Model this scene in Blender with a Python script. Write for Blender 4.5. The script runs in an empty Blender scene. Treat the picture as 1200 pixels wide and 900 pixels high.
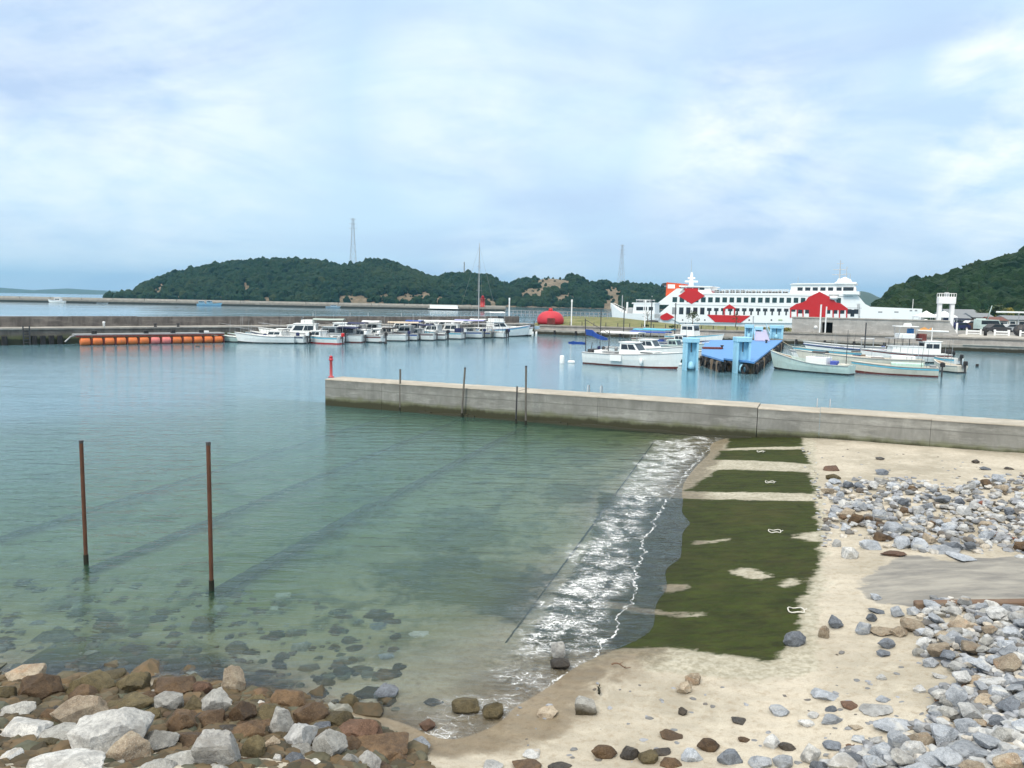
import bpy, bmesh, math, random
import numpy as np
from mathutils import Vector, Matrix, noise as mnoise

SC = bpy.context.scene
COL = SC.collection
rnd = random.Random(7)
R = math.radians

# ------------------------------------------------------------------ camera
F_PX, CAM_H, PITCH, ROLL = 902.0, 6.0, R(6.15), R(1.05)
_f = Vector((0, math.cos(PITCH), -math.sin(PITCH)))
_r0 = Vector((1, 0, 0))
_u0 = _r0.cross(_f)
_r = math.cos(ROLL) * _r0 + math.sin(ROLL) * _u0
_u = -math.sin(ROLL) * _r0 + math.cos(ROLL) * _u0
cam_d = bpy.data.cameras.new('camera')
cam_d.sensor_fit = 'HORIZONTAL'
cam_d.sensor_width = 36.0
cam_d.lens = 36.0 * F_PX / 1200.0
cam_d.clip_start = 0.1
cam_d.clip_end = 20000
cam = bpy.data.objects.new('camera', cam_d)
COL.objects.link(cam)
_m = Matrix((_r, _u, -_f)).transposed().to_4x4()
_m.translation = Vector((0, 0, CAM_H))
cam.matrix_world = _m
SC.camera = cam

# ------------------------------------------------------------------ sky and light
SUN_EL, SUN_AZ = R(46), R(212)          # azimuth measured from +Y towards +X
world = bpy.data.worlds.new('World')
SC.world = world
world.use_nodes = True
nt = world.node_tree
for n in list(nt.nodes):
    nt.nodes.remove(n)
N = nt.nodes.new
L = nt.links.new
out = N('ShaderNodeOutputWorld')
bg = N('ShaderNodeBackground')
bg.inputs['Strength'].default_value = 0.105
sky = N('ShaderNodeTexSky')
sky.sky_type = 'NISHITA'
sky.sun_disc = False
sky.sun_elevation = SUN_EL
sky.sun_rotation = SUN_AZ
sky.altitude = 10
sky.dust_density = 2.0
sky.ozone_density = 1.5
tc = N('ShaderNodeTexCoord')
sep = N('ShaderNodeSeparateXYZ')
L(tc.outputs['Generated'], sep.inputs[0])
def vmath(op, a, b=None, val=None):
    n = N('ShaderNodeVectorMath'); n.operation = op
    L(a, n.inputs[0])
    if b is not None: L(b, n.inputs[1])
    if val is not None: n.inputs[1].default_value = val
    return n
def wmath(op, a, b=0.0, clamp=False):
    n = N('ShaderNodeMath'); n.operation = op; n.use_clamp = clamp
    for i, v in enumerate((a, b)):
        if isinstance(v, (int, float)): n.inputs[i].default_value = v
        else: L(v, n.inputs[i])
    return n.outputs[0]
# cloud deck seen in perspective: direction divided by its height
zc = wmath('ADD', wmath('MAXIMUM', sep.outputs[2], 0.0), 0.30)
px_ = wmath('DIVIDE', sep.outputs[0], zc)
py_ = wmath('DIVIDE', sep.outputs[1], zc)
comb = N('ShaderNodeCombineXYZ'); L(px_, comb.inputs[0]); L(py_, comb.inputs[1])
def wnoise(scale, detail, rough, dist=0.0, loc=(0, 0, 0), stretch=(1, 1, 1)):
    mp = N('ShaderNodeMapping'); L(comb.outputs[0], mp.inputs[0])
    mp.inputs['Location'].default_value = loc; mp.inputs['Scale'].default_value = stretch
    n = N('ShaderNodeTexNoise'); L(mp.outputs[0], n.inputs['Vector'])
    n.inputs['Scale'].default_value = scale; n.inputs['Detail'].default_value = detail
    n.inputs['Roughness'].default_value = rough; n.inputs['Distortion'].default_value = dist
    return n.outputs[0]
def wramp(fac, stops):
    n = N('ShaderNodeValToRGB'); L(fac, n.inputs[0])
    e = n.color_ramp.elements
    e[0].position, e[0].color = stops[0][0], (*stops[0][1], 1)
    e[1].position, e[1].color = stops[-1][0], (*stops[-1][1], 1)
    for p, c in stops[1:-1]:
        x = e.new(p); x.color = (*c, 1)
    return n.outputs[0]
def wmix(fac, a, b):
    n = N('ShaderNodeMix'); n.data_type = 'RGBA'
    if isinstance(fac, (int, float)): n.inputs[0].default_value = fac
    else: L(fac, n.inputs[0])
    for i, v in ((6, a), (7, b)):
        if isinstance(v, tuple): n.inputs[i].default_value = (*v, 1)
        else: L(v, n.inputs[i])
    return n.outputs[2]
n_big = wnoise(0.55, 4, 0.5, 0.4, (3.1, 1.7, 0), (0.7, 1.0, 1))
n_mid = wnoise(1.6, 6, 0.58, 0.6, (8.2, 4.3, 0), (0.75, 1.1, 1))
n_fine = wnoise(4.5, 7, 0.6, 0.3, (1.2, 9.3, 0))
# layered overcast, numbers in the units of the physical sky (x 0.10)
c0 = wramp(wmath('ADD', wmath('MULTIPLY', n_big, 0.6), wmath('MULTIPLY', n_mid, 0.4)),
           [(0.32, (3.8, 4.75, 6.6)), (0.46, (4.1, 5.3, 7.0)), (0.58, (4.7, 6.3, 7.55)), (0.74, (5.9, 7.0, 7.8))])
# brighter thin places of the deck: given as directions
def blob(v, radius, soft):
    v = Vector(v).normalized()
    d = vmath('DOT_PRODUCT', nrm.outputs[0], val=tuple(v)).outputs['Value']
    n = N('ShaderNodeMapRange'); L(d, n.inputs[0]); n.interpolation_type = 'SMOOTHSTEP'
    n.inputs[1].default_value = math.cos(radius + soft); n.inputs[2].default_value = math.cos(max(0.0, radius - soft))
    return n.outputs[0]
nrm = vmath('NORMALIZE', tc.outputs['Generated'])
def dirpx(px, py):
    return _f + (px - 600) / F_PX * _r - (py - 450) / F_PX * _u
bright = None
for (x, y, rr, ss, w_) in ((1165, 85, .03, .05, 1.0), (1180, 195, .06, .07, 1.0), (880, 150, .05, .07, .8), (900, 190, .10, .10, .55),
                       (540, 130, .06, .10, .42), (1110, 230, .08, .10, .4), (110, 110, .16, .16, .5), (600, 335, .05, .07, .6), (680, 60, .08, .12, .25)):
    b = wmath('MULTIPLY', blob(dirpx(x, y), rr, ss), w_)
    bright = b if bright is None else wmath('MAXIMUM', bright, b)
bmask = wmath('MULTIPLY', bright, wramp(wmath('ADD', wmath('MULTIPLY', n_mid, .55), wmath('MULTIPLY', n_fine, .45)), [(0.40, (0, 0, 0)), (0.60, (1, 1, 1))]))
c1 = wmix(bmask, c0, (8.7, 8.8, 8.6))
# the deck towards the zenith is thinner and lets more daylight through
zen = wramp(sep.outputs[2], [(0.35, (0, 0, 0)), (0.95, (1, 1, 1))])
c2 = wmix(zen, c1, (14.6, 13.8, 12.2))
# a pale band of air low over the sea
hz = wramp(sep.outputs[2], [(0.0, (1, 1, 1)), (0.16, (0, 0, 0))])
c3 = wmix(wmath('MULTIPLY', hz, 0.55), c2, (4.5, 5.9, 7.3))
cfin = wmix(0.9, sky.outputs[0], c3)
L(cfin, bg.inputs['Color'])
L(bg.outputs[0], out.inputs['Surface'])

sun_d = bpy.data.lights.new('sun', 'SUN')
sun_d.energy = 1.5
sun_d.angle = R(14)
sun_d.color = (1.0, 0.93, 0.82)
sun = bpy.data.objects.new('sun', sun_d)
COL.objects.link(sun)
_sd = Vector((math.sin(SUN_AZ) * math.cos(SUN_EL), math.cos(SUN_AZ) * math.cos(SUN_EL), math.sin(SUN_EL)))
sun.rotation_euler = (-_sd).to_track_quat('-Z', 'Y').to_euler()

vs = SC.view_settings
vs.view_transform = 'Standard'
vs.look = 'None'
vs.exposure = 0.5
vs.gamma = 1.0
vs.use_curve_mapping = False
SC.render.engine = 'CYCLES'
cy = SC.cycles
cy.max_bounces = 7
cy.diffuse_bounces = 3
cy.glossy_bounces = 3
cy.transmission_bounces = 4
cy.transparent_max_bounces = 8
cy.volume_bounces = 0
cy.caustics_reflective = False
cy.caustics_refractive = True
cy.use_denoising = True

# ------------------------------------------------------------------ placing helpers
def ray(px, py):
    px, py = float(px), float(py)
    return _f + (px - 600) / F_PX * _r - (py - 450) / F_PX * _u
def P(px, py, z=0.0):
    d = ray(px, py)
    t = (z - CAM_H) / d.z
    return Vector((d.x * t, d.y * t, z))
def at(px, Y, z=0.0):
    """ground point at distance Y along the view axis under picture column px"""
    d = ray(px, 358)
    return Vector((d.x / d.y * float(Y), float(Y), z))
def zat(px, py, Y):
    """height of the picture point at distance Y"""
    d = ray(px, py)
    return CAM_H + d.z / d.y * Y
def on_plane(px, py, p0, ang):
    """(s, z) where the ray meets the vertical plane through p0 running at angle ang"""
    d = ray(px, py)
    c, s = math.cos(ang), math.sin(ang)
    # d.xy*t = p0 + s*(c,s)
    det = d.x * (-s) - d.y * (-c)
    t = (p0[0] * (-s) - p0[1] * (-c)) / det
    q = (d.x * t - p0[0], d.y * t - p0[1])
    return q[0] * c + q[1] * s, CAM_H + d.z * t

# ------------------------------------------------------------------ object helpers
def tag(o, label=None, cat=None, group=None, kind=None):
    if label: o['label'] = label
    if cat: o['category'] = cat
    if group: o['group'] = group
    if kind: o['kind'] = kind
    return o
def empty(name, loc=(0, 0, 0), rz=0.0, label=None, cat=None, group=None):
    o = bpy.data.objects.new(name, None)
    o.empty_display_size = 0.3
    COL.objects.link(o)
    o.location = loc
    o.rotation_euler = (0, 0, rz)
    return tag(o, label, cat, group)

class MB:
    """collects shapes, then links them as ONE mesh object"""
    def __init__(s):
        s.v, s.f, s.sm = [], [], []
    def add(s, verts, faces, smooth=False):
        b = len(s.v)
        s.v += [tuple(p) for p in verts]
        s.f += [tuple(i + b for i in q) for q in faces]
        s.sm += [smooth] * len(faces)
        return s
    def box(s, x0, x1, y0, y1, z0, z1, taper=1.0):
        cx, cy_ = (x0 + x1) / 2, (y0 + y1) / 2
        hx, hy = (x1 - x0) / 2 * taper, (y1 - y0) / 2 * taper
        v = [(x0, y0, z0), (x1, y0, z0), (x1, y1, z0), (x0, y1, z0), (cx - hx, cy_ - hy, z1), (cx + hx, cy_ - hy, z1), (cx + hx, cy_ + hy, z1), (cx - hx, cy_ + hy, z1)]
        return s.add(v, [(3, 2, 1, 0), (4, 5, 6, 7), (0, 1, 5, 4), (1, 2, 6, 5), (2, 3, 7, 6), (3, 0, 4, 7)])
    def bbox(s, x0, x1, y0, y1, z0, z1, b=0.02):
        """box with bevelled upper and vertical edges"""
        b = min(b, (x1 - x0) / 3, (y1 - y0) / 3, (z1 - z0) / 2)
        def ring(ix, z):
            return [(x0 + ix, y0 + b, z), (x0 + b, y0 + ix, z), (x1 - b, y0 + ix, z), (x1 - ix, y0 + b, z), (x1 - ix, y1 - b, z), (x1 - b, y1 - ix, z), (x0 + b, y1 - ix, z), (x0 + ix, y1 - b, z)]
        v = ring(0, z0) + ring(0, z1 - b) + [(x0 + b + (p[0] - x0 - b) * 1, p[1], z1) for p in ring(b, z1)]
        f = [tuple(range(7, -1, -1)), tuple(range(16, 24))]
        for k in range(2):
            for i in range(8):
                j = (i + 1) % 8
                f.append((k * 8 + i, k * 8 + j, k * 8 + 8 + j, k * 8 + 8 + i))
        return s.add(v, f)
    def quadbox(s, q, th):
        """slab: quad of 4 points pushed back along its normal by th"""
        q = [Vector(p) for p in q]
        n = (q[1] - q[0]).cross(q[2] - q[0]).normalized() * th
        v = q + [p - n for p in q]
        return s.add(v, [(0, 1, 2, 3), (7, 6, 5, 4), (0, 4, 5, 1), (1, 5, 6, 2), (2, 6, 7, 3), (3, 7, 4, 0)])
    def tube(s, pts, r, n=8, cap=True, r1=None):
        pts = [Vector(p) for p in pts]
        rings = []
        for i, p in enumerate(pts):
            if i == 0: d = pts[1] - p
            elif i == len(pts) - 1: d = p - pts[i - 1]
            else: d = (pts[i + 1] - pts[i - 1])
            d.normalize()
            a = Vector((0, 0, 1)) if abs(d.z) < 0.9 else Vector((1, 0, 0))
            e1 = d.cross(a).normalized(); e2 = d.cross(e1)
            rr = r if r1 is None else r + (r1 - r) * i / (len(pts) - 1)
            rings.append([p + (e1 * math.cos(2 * math.pi * k / n) + e2 * math.sin(2 * math.pi * k / n)) * rr for k in range(n)])
        v = [q for g in rings for q in g]
        f = []
        for i in range(len(pts) - 1):
            for k in range(n):
                k2 = (k + 1) % n
                f.append((i * n + k, (i + 1) * n + k, (i + 1) * n + k2, i * n + k2))
        s.add(v, f, True)
        if cap:
            s.add(rings[0], [tuple(range(n))]); s.add(rings[-1], [tuple(range(n - 1, -1, -1))])
        return s
    def lathe(s, prof, n=20, c=(0, 0, 0), axis='z', smooth=True):
        v, f = [], []
        for r_, z_ in prof:
            for k in range(n):
                a = 2 * math.pi * k / n
                x, y = r_ * math.cos(a), r_ * math.sin(a)
                if axis == 'z': p = (c[0] + x, c[1] + y, c[2] + z_)
                elif axis == 'x': p = (c[0] + z_, c[1] + x, c[2] + y)
                else: p = (c[0] + x, c[1] + z_, c[2] + y)
                v.append(p)
        for i in range(len(prof) - 1):
            for k in range(n):
                k2 = (k + 1) % n
                f.append((i * n + k, i * n + k2, (i + 1) * n + k2, (i + 1) * n + k))
        f.append(tuple(range(n - 1, -1, -1))); f.append(tuple((len(prof) - 1) * n + k for k in range(n)))
        return s.add(v, f, smooth)
    def prism(s, poly, z0, z1):
        n = len(poly)
        v = [(x, y, z0) for x, y in poly] + [(x, y, z1) for x, y in poly]
        f = [tuple(range(n - 1, -1, -1)), tuple(range(n, 2 * n))] + [(i, (i + 1) % n, n + (i + 1) % n, n + i) for i in range(n)]
        return s.add(v, f)
    def yprism(s, poly, y0, y1):
        """outline in x,z pushed along y"""
        n = len(poly)
        v = [(x, y0, z) for x, z in poly] + [(x, y1, z) for x, z in poly]
        f = [tuple(range(n)), tuple(range(2 * n - 1, n - 1, -1))] + [((i + 1) % n, i, n + i, n + (i + 1) % n) for i in range(n)]
        return s.add(v, f)
    def build(s, name, mat, parent=None, recalc=True):
        me = bpy.data.meshes.new(name)
        me.from_pydata(s.v, [], s.f)
        me.polygons.foreach_set('use_smooth', s.sm)
        if recalc:
            bm = bmesh.new(); bm.from_mesh(me)
            bmesh.ops.recalc_face_normals(bm, faces=bm.faces)
            bm.to_mesh(me); bm.free()
        me.materials.append(mat)
        o = bpy.data.objects.new(name, me)
        COL.objects.link(o)
        if parent: o.parent = parent
        return o

def mesh_np(name, V, Fq, mat, smooth=False, parent=None):
    """fast mesh from numpy arrays (Fq: n x 3 or n x 4)"""
    me = bpy.data.meshes.new(name)
    k = Fq.shape[1]
    me.vertices.add(len(V)); me.vertices.foreach_set('co', V.astype(np.float32).ravel())
    me.loops.add(Fq.size); me.loops.foreach_set('vertex_index', Fq.astype(np.int32).ravel())
    me.polygons.add(len(Fq))
    me.polygons.foreach_set('loop_start', np.arange(0, Fq.size, k, dtype=np.int32))
    me.polygons.foreach_set('loop_total', np.full(len(Fq), k, dtype=np.int32))
    me.polygons.foreach_set('use_smooth', np.full(len(Fq), smooth))
    me.update(calc_edges=True)
    me.materials.append(mat)
    o = bpy.data.objects.new(name, me)
    COL.objects.link(o)
    if parent: o.parent = parent
    return o

def copy_tree(o, parent=None):
    c = o.copy(); COL.objects.link(c)
    if parent: c.parent = parent
    for ch in list(o.children):
        copy_tree(ch, c)
    return c

# ------------------------------------------------------------------ materials
class NT:
    """small node-graph writer"""
    def __init__(s, name):
        s.m = bpy.data.materials.new(name); s.m.use_nodes = True
        s.t = s.m.node_tree
        s.b = s.t.nodes['Principled BSDF']; s.o = s.t.nodes['Material Output']
        s.geo = s.n('ShaderNodeNewGeometry'); s.tc = s.n('ShaderNodeTexCoord')
    def n(s, t): return s.t.nodes.new(t)
    def l(s, a, b): s.t.links.new(a, b)
    def put(s, v, sock):
        if v is None: return
        if isinstance(v, (int, float)):
            sock.default_value = v
        elif isinstance(v, tuple):
            sock.default_value = (*v, 1) if len(v) == 3 and sock.type == 'RGBA' else v
        else: s.l(v, sock)
    def math(s, op, a, b=0.0, clamp=False):
        n = s.n('ShaderNodeMath'); n.operation = op; n.use_clamp = clamp
        s.put(a, n.inputs[0]); s.put(b, n.inputs[1]); return n.outputs[0]
    def pos(s, scale=(1, 1, 1), obj=False, loc=(0, 0, 0), rot=(0, 0, 0)):
        m = s.n('ShaderNodeMapping'); s.l(s.tc.outputs['Object'] if obj else s.geo.outputs['Position'], m.inputs[0])
        m.inputs['Scale'].default_value = scale; m.inputs['Location'].default_value = loc; m.inputs['Rotation'].default_value = rot
        return m.outputs[0]
    def noise(s, v, scale, detail=4, rough=0.55, dist=0.0):
        n = s.n('ShaderNodeTexNoise'); s.l(v, n.inputs['Vector'])
        n.inputs['Scale'].default_value = scale; n.inputs['Detail'].default_value = detail
        n.inputs['Roughness'].default_value = rough; n.inputs['Distortion'].default_value = dist
        return n.outputs[0]
    def vor(s, v, scale, feature='F1', out='Distance', rand=1.0):
        n = s.n('ShaderNodeTexVoronoi'); n.feature = feature; s.l(v, n.inputs['Vector'])
        n.inputs['Scale'].default_value = scale; n.inputs['Randomness'].default_value = rand
        return n.outputs[out]
    def ramp(s, fac, stops):
        n = s.n('ShaderNodeValToRGB'); s.put(fac, n.inputs[0])
        e = n.color_ramp.elements
        def c4(c): return (c, c, c, 1) if isinstance(c, (int, float)) else (*c, 1)
        e[0].position, e[0].color = stops[0][0], c4(stops[0][1])
        e[1].position, e[1].color = stops[-1][0], c4(stops[-1][1])
        for p, c in stops[1:-1]:
            x = e.new(p); x.color = c4(c)
        return n.outputs[0]
    def step(s, v, a, b):
        n = s.n('ShaderNodeMapRange'); n.interpolation_type = 'SMOOTHSTEP'; s.put(v, n.inputs[0])
        n.inputs[1].default_value = a; n.inputs[2].default_value = b; return n.outputs[0]
    def mix(s, f, a, b, blend='MIX'):
        n = s.n('ShaderNodeMix'); n.data_type = 'RGBA'; n.blend_type = blend
        s.put(f, n.inputs[0]); s.put(a, n.inputs[6]); s.put(b, n.inputs[7]); return n.outputs[2]
    def attr(s, name):
        n = s.n('ShaderNodeAttribute'); n.attribute_name = name; return n.outputs['Fac']
    def rand(s):
        n = s.n('ShaderNodeObjectInfo'); return n.outputs['Random']
    def bump(s, h, strength=0.3, dist=0.02, normal=None):
        n = s.n('ShaderNodeBump'); n.inputs['Strength'].default_value = strength; n.inputs['Distance'].default_value = dist
        s.put(h, n.inputs['Height'])
        if normal is not None: s.l(normal, n.inputs['Normal'])
        return n.outputs[0]
    def done(s, color=None, rough=0.6, metal=0.0, normal=None, spec=None):
        s.put(color, s.b.inputs['Base Color']); s.put(rough, s.b.inputs['Roughness']); s.put(metal, s.b.inputs['Metallic'])
        if spec is not None: s.put(spec, s.b.inputs['Specular IOR Level'])
        if normal is not None: s.l(normal, s.b.inputs['Normal'])
        return s.m

_mats = {}
def paint(name, col, rough=0.45, dirt=0.12, scale=2.0, metal=0.0, grime=(0.25, 0.2, 0.14)):
    """weathered paint or plastic: slight patchiness, streaks of grime"""
    if name in _mats: return _mats[name]
    g = NT(name)
    p = g.pos((1, 1, 1), obj=True)
    ps = g.pos((1, 1, 0.25), obj=True)
    a = g.noise(p, scale, 5, 0.6)
    b = g.noise(ps, scale * 3, 4, 0.6)
    c = g.mix(g.ramp(a, [(0.3, 0.0), (0.75, 1.0)]), tuple(x * (1 - dirt) for x in col), tuple(min(1, x * (1 + dirt * .5)) for x in col))
    c = g.mix(g.math('MULTIPLY', g.ramp(b, [(0.52, 0.0), (0.8, 1.0)]), dirt * 2.2, True), c, grime)
    _mats[name] = g.done(c, g.ramp(a, [(0.2, rough * 0.8), (0.8, min(1, rough * 1.25))]), metal)
    return _mats[name]

def concrete(name, base, dark, z_wet=None, wet=(0.05, 0.05, 0.03), stain=0.5, moss=None, joints=None):
    """weathered concrete; z_wet = height below which weed and damp darken it"""
    if name in _mats: return _mats[name]
    g = NT(name)
    p = g.pos()
    n1 = g.noise(p, 0.6, 5, 0.6, 0.2)
    n2 = g.noise(p, 6.0, 6, 0.65)
    st = g.noise(g.pos((1.1, 1.1, 0.30)), .9, 7, 0.7, .6)
    c = g.mix(g.ramp(n1, [(0.3, 0.0), (0.7, 1.0)]), dark, base)
    c = g.mix(g.ramp(st, [(0.38, stain), (0.60, 0.0)]), c, tuple(x * 0.5 for x in dark))
    c = g.mix(g.ramp(g.noise(g.pos((.35, .35, 1.6), loc=(3, 7, 1)), 1.3, 6, .7), [(.5, 0.), (.66, .55)]), c, tuple(min(1, x * 1.35) for x in base))
    c = g.mix(g.ramp(n2, [(0.35, 0.35), (0.6, 0.0)]), c, tuple(x * 0.6 for x in base))
    z = g.n('ShaderNodeSeparateXYZ'); g.l(g.geo.outputs['Position'], z.inputs[0])
    zz = z.outputs[2]
    if joints is not None:     # lichen-dark band along the weathered top edge, faint pour lines
        zb = g.math('ADD', zz, g.math('MULTIPLY', g.noise(g.pos((1, 1, .4)), 1.4, 6, .7), -.7))
        c = g.mix(g.math('MULTIPLY', g.step(zb, joints[0], joints[1]), .55), c, tuple(x * .62 for x in dark))
        pl = g.n('ShaderNodeTexWave'); g.l(g.pos((1, 1, 1)), pl.inputs['Vector']); pl.bands_direction = 'Z'
        pl.inputs['Scale'].default_value = .62; pl.inputs['Distortion'].default_value = .6; pl.inputs['Detail'].default_value = 3
        c = g.mix(g.ramp(pl.outputs['Fac'], [(.0, .55), (.035, 0.)]), c, tuple(x * .5 for x in dark))
    if moss is not None:
        zm = g.math('ADD', zz, g.math('MULTIPLY', g.noise(p, 1.5, 4), -0.5))
        c = g.mix(g.step(zm, moss[1], moss[0]), c, moss[2])
    if z_wet is not None:
        zw = g.math('ADD', zz, g.math('MULTIPLY', g.noise(g.pos((1, 1, .5)), 1.3, 5, .65), -0.45))
        c = g.mix(g.step(zw, z_wet + 0.05, z_wet - 0.18), c, wet)
    h = g.math('ADD', g.math('MULTIPLY', n2, 0.6), g.math('MULTIPLY', g.noise(p, 30, 3), 0.4))
    _mats[name] = g.done(c, 0.85, 0, g.bump(h, 0.35, 0.03))
    return _mats[name]

# ------------------------------------------------------------------ ground height
def vnoise(x, y, seed=0):
    x = np.asarray(x, float); y = np.asarray(y, float)
    xi, yi = np.floor(x), np.floor(y); fx, fy = x - xi, y - yi
    fx = fx * fx * (3 - 2 * fx); fy = fy * fy * (3 - 2 * fy)
    def h(a, b):
        s = np.sin(a * 127.1 + b * 311.7 + seed * 74.7) * 43758.5453
        return s - np.floor(s)
    return (h(xi, yi) * (1 - fx) + h(xi + 1, yi) * fx) * (1 - fy) + (h(xi, yi + 1) * (1 - fx) + h(xi + 1, yi + 1) * fx) * fy
def fbm(x, y, seed=0, o=4):
    a, s, t = 0.5, 0.0, 0.0
    for i in range(o):
        s = s + a * vnoise(x * 2 ** i, y * 2 ** i, seed + i); t += a; a *= 0.5
    return s / t - 0.5

CTRL = [  # picture x, picture y, height above the water
 (0, 450, -3.2), (300, 480, -2.8), (0, 560, -2.0), (250, 560, -1.8), (0, 640, -1.15), (150, 640, -1.1), (390, 490, -2.2), (480, 500, -1.7), (600, 510, -1.2), (680, 520, -.8),
 (400, 560, -1.4), (550, 560, -1.0), (650, 560, -.6), (300, 640, -.85), (450, 640, -.8), (560, 640, -.6), (620, 640, -.45), (100, 720, -.6), (280, 720, -.55), (400, 720, -.42),
 (500, 720, -.35), (560, 720, -.26), (0, 770, -.25), (200, 768, -.3), (350, 775, -.28), (450, 790, -.17), (540, 800, -.09), (400, 830, -.06), (500, 850, -.02),
 (767, 515, -.20), (700, 600, -.17), (640, 690, -.13), (572, 782, -.08),
 (850, 512, -.02), (825, 530, -.02), (800, 560, -.015), (785, 590, -.03), (766, 615, -.035), (752, 660, -.035), (738, 700, -.035), (716, 743, -.03), (690, 765, -.015),
 (870, 508, .05), (835, 545, .05), (812, 570, .03), (796, 590, -.008), (804, 613, -.008), (792, 655, -.008), (778, 690, -.008), (758, 738, -.008), (815, 590, .03), (824, 613, .03), (811, 655, .03), (796, 690, .03), (778, 743, .03), (765, 762, .035),
 (640, 800, -.01), (600, 830, .0), (640, 850, .03), (590, 870, .04), (520, 880, .03), (700, 800, .05), (700, 850, .1), (800, 800, .12), (760, 880, .16),
 (940, 512, .28), (955, 560, .30), (965, 610, .31), (965, 690, .32), (880, 700, .2), (870, 600, .17), (940, 760, .3), (870, 790, .2), (650, 895, .12),
 (1000, 530, .34), (1100, 550, .42), (1200, 545, .40), (1100, 600, .55), (1200, 620, .6), (1050, 660, .5), (1200, 680, .65), (1010, 740, .4), (1100, 740, .6), (1200, 760, .8),
 (1000, 830, .42), (1100, 830, .62), (1200, 860, .95), (900, 880, .3), (1000, 900, .5), (1100, 900, .75),
 (0, 800, .05), (100, 800, .08), (200, 800, .06), (300, 815, .06), (380, 830, .08), (430, 850, .1), (0, 840, .5), (120, 850, .5), (250, 860, .45), (350, 870, .35), (440, 890, .2), (0, 895, .95), (150, 895, .9), (300, 895, .75), (400, 899, .5)]
_cw = [(*P(x, y, z).xy, z) for x, y, z in CTRL]
_cw += [(x, 5.5, z) for x, z in ((-14, 2.4), (-7, 2.3), (0, 1.6), (6, 1.9), (14, 2.6))]
_cw += [(x, 0, 3.4) for x in (-14, -5, 4, 14)]
_cw += [(-14, 9.5, 1.3), (-18, 14, -.5), (-22, 22, -2.2), (-30, 34, -3.6), (-22, 46, -3.8), (20, 20, 1.0), (26, 26, .9), (24, 12, 2.0), (-30, 8, 1.2), (-10, 58, -4), (20, 58, -4), (40, 30, 1.0)]
_cw = np.array(_cw)
def _phi(d2):
    return 0.5 * d2 * np.log(d2 + 1e-9)
def _fit():
    n = len(_cw)
    X = _cw[:, :2]
    d2 = ((X[:, None] - X[None]) ** 2).sum(-1)
    A = _phi(d2) + np.eye(n) * 0.05
    Pm = np.hstack([np.ones((n, 1)), X])
    M = np.zeros((n + 3, n + 3)); M[:n, :n] = A; M[:n, n:] = Pm; M[n:, :n] = Pm.T
    return np.linalg.solve(M, np.concatenate([_cw[:, 2], np.zeros(3)]))
_W = _fit()
# sea wall line (foot on this side)
WA, WB = P(381, 475, 0).xy, P(1200, 534, .25).xy
WDIR = (WB - WA).normalized(); WN = Vector((-WDIR.y, WDIR.x))
WALL_T = 1.7
def height(x, y):
    x = np.atleast_1d(np.asarray(x, float)); y = np.atleast_1d(np.asarray(y, float))
    sh = x.shape; xf, yf = x.ravel(), y.ravel()
    z = _W[-3] + _W[-2] * xf + _W[-1] * yf
    for i, (cx, cy_, _) in enumerate(_cw):
        z = z + _W[i] * _phi((xf - cx) ** 2 + (yf - cy_) ** 2)
    # fade to the flat harbour bottom away from the shore
    dx = np.maximum(np.abs(xf - 2) - 30, 0); dy = np.maximum(yf - 48, 0)
    k = np.clip(np.hypot(dx, dy) / 12, 0, 1)
    z = z * (1 - k) + np.where(yf > 24, -4.0, np.clip(z, -4, 3.5)) * k
    z = np.clip(z, -4.0, 3.6)
    # behind the wall lies the boat basin
    dist = (xf - WA.x) * WN.x + (yf - WA.y) * WN.y
    al = (xf - WA.x) * WDIR.x + (yf - WA.y) * WDIR.y
    z = np.where((dist > WALL_T * .5) & (yf > 14), np.minimum(z, -3.0), z)
    return z.reshape(sh)
_wn = _W[:-3]
def H1(x, y):
    if not (-26 < x < 30 and y < 47): return float(height(x, y)[0])
    z = _W[-3] + _W[-2] * x + _W[-1] * y + float(_wn @ _phi((x - _cw[:, 0]) ** 2 + (y - _cw[:, 1]) ** 2))
    z = min(3.6, max(-4.0, z))
    if y > 14 and (x - WA.x) * WN.x + (y - WA.y) * WN.y > WALL_T * .5: z = min(z, -3.0)
    return z
def ground(px, py):
    z = 0.0
    for _ in range(7):
        p = P(px, py, z); z = 0.5 * z + 0.5 * H1(p.x, p.y)
    return P(px, py, z)

def sdist(X, Y, poly):
    """signed distance (inside positive) to a polygon, vectorised"""
    inside = np.zeros(X.shape, bool); best = np.full(X.shape, 1e9)
    n = len(poly)
    for i in range(n):
        x0, y0 = poly[i]; x1, y1 = poly[(i + 1) % n]
        ex, ey = x1 - x0, y1 - y0
        t = np.clip(((X - x0) * ex + (Y - y0) * ey) / (ex * ex + ey * ey + 1e-12), 0, 1)
        best = np.minimum(best, np.hypot(X - x0 - t * ex, Y - y0 - t * ey))
        c = ((y0 > Y) != (y1 > Y)) & (X < (x1 - x0) * (Y - y0) / (y1 - y0 + 1e-12) + x0)
        inside ^= c
    return np.where(inside, best, -best)
def pdist(X, Y, line):
    best = np.full(X.shape, 1e9)
    for (x0, y0), (x1, y1) in zip(line[:-1], line[1:]):
        ex, ey = x1 - x0, y1 - y0
        t = np.clip(((X - x0) * ex + (Y - y0) * ey) / (ex * ex + ey * ey + 1e-12), 0, 1)
        best = np.minimum(best, np.hypot(X - x0 - t * ex, Y - y0 - t * ey))
    return best
def G(pts, z=None):
    return [tuple((ground(x, y) if z is None else P(x, y, z)).xy) for x, y in pts]

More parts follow.
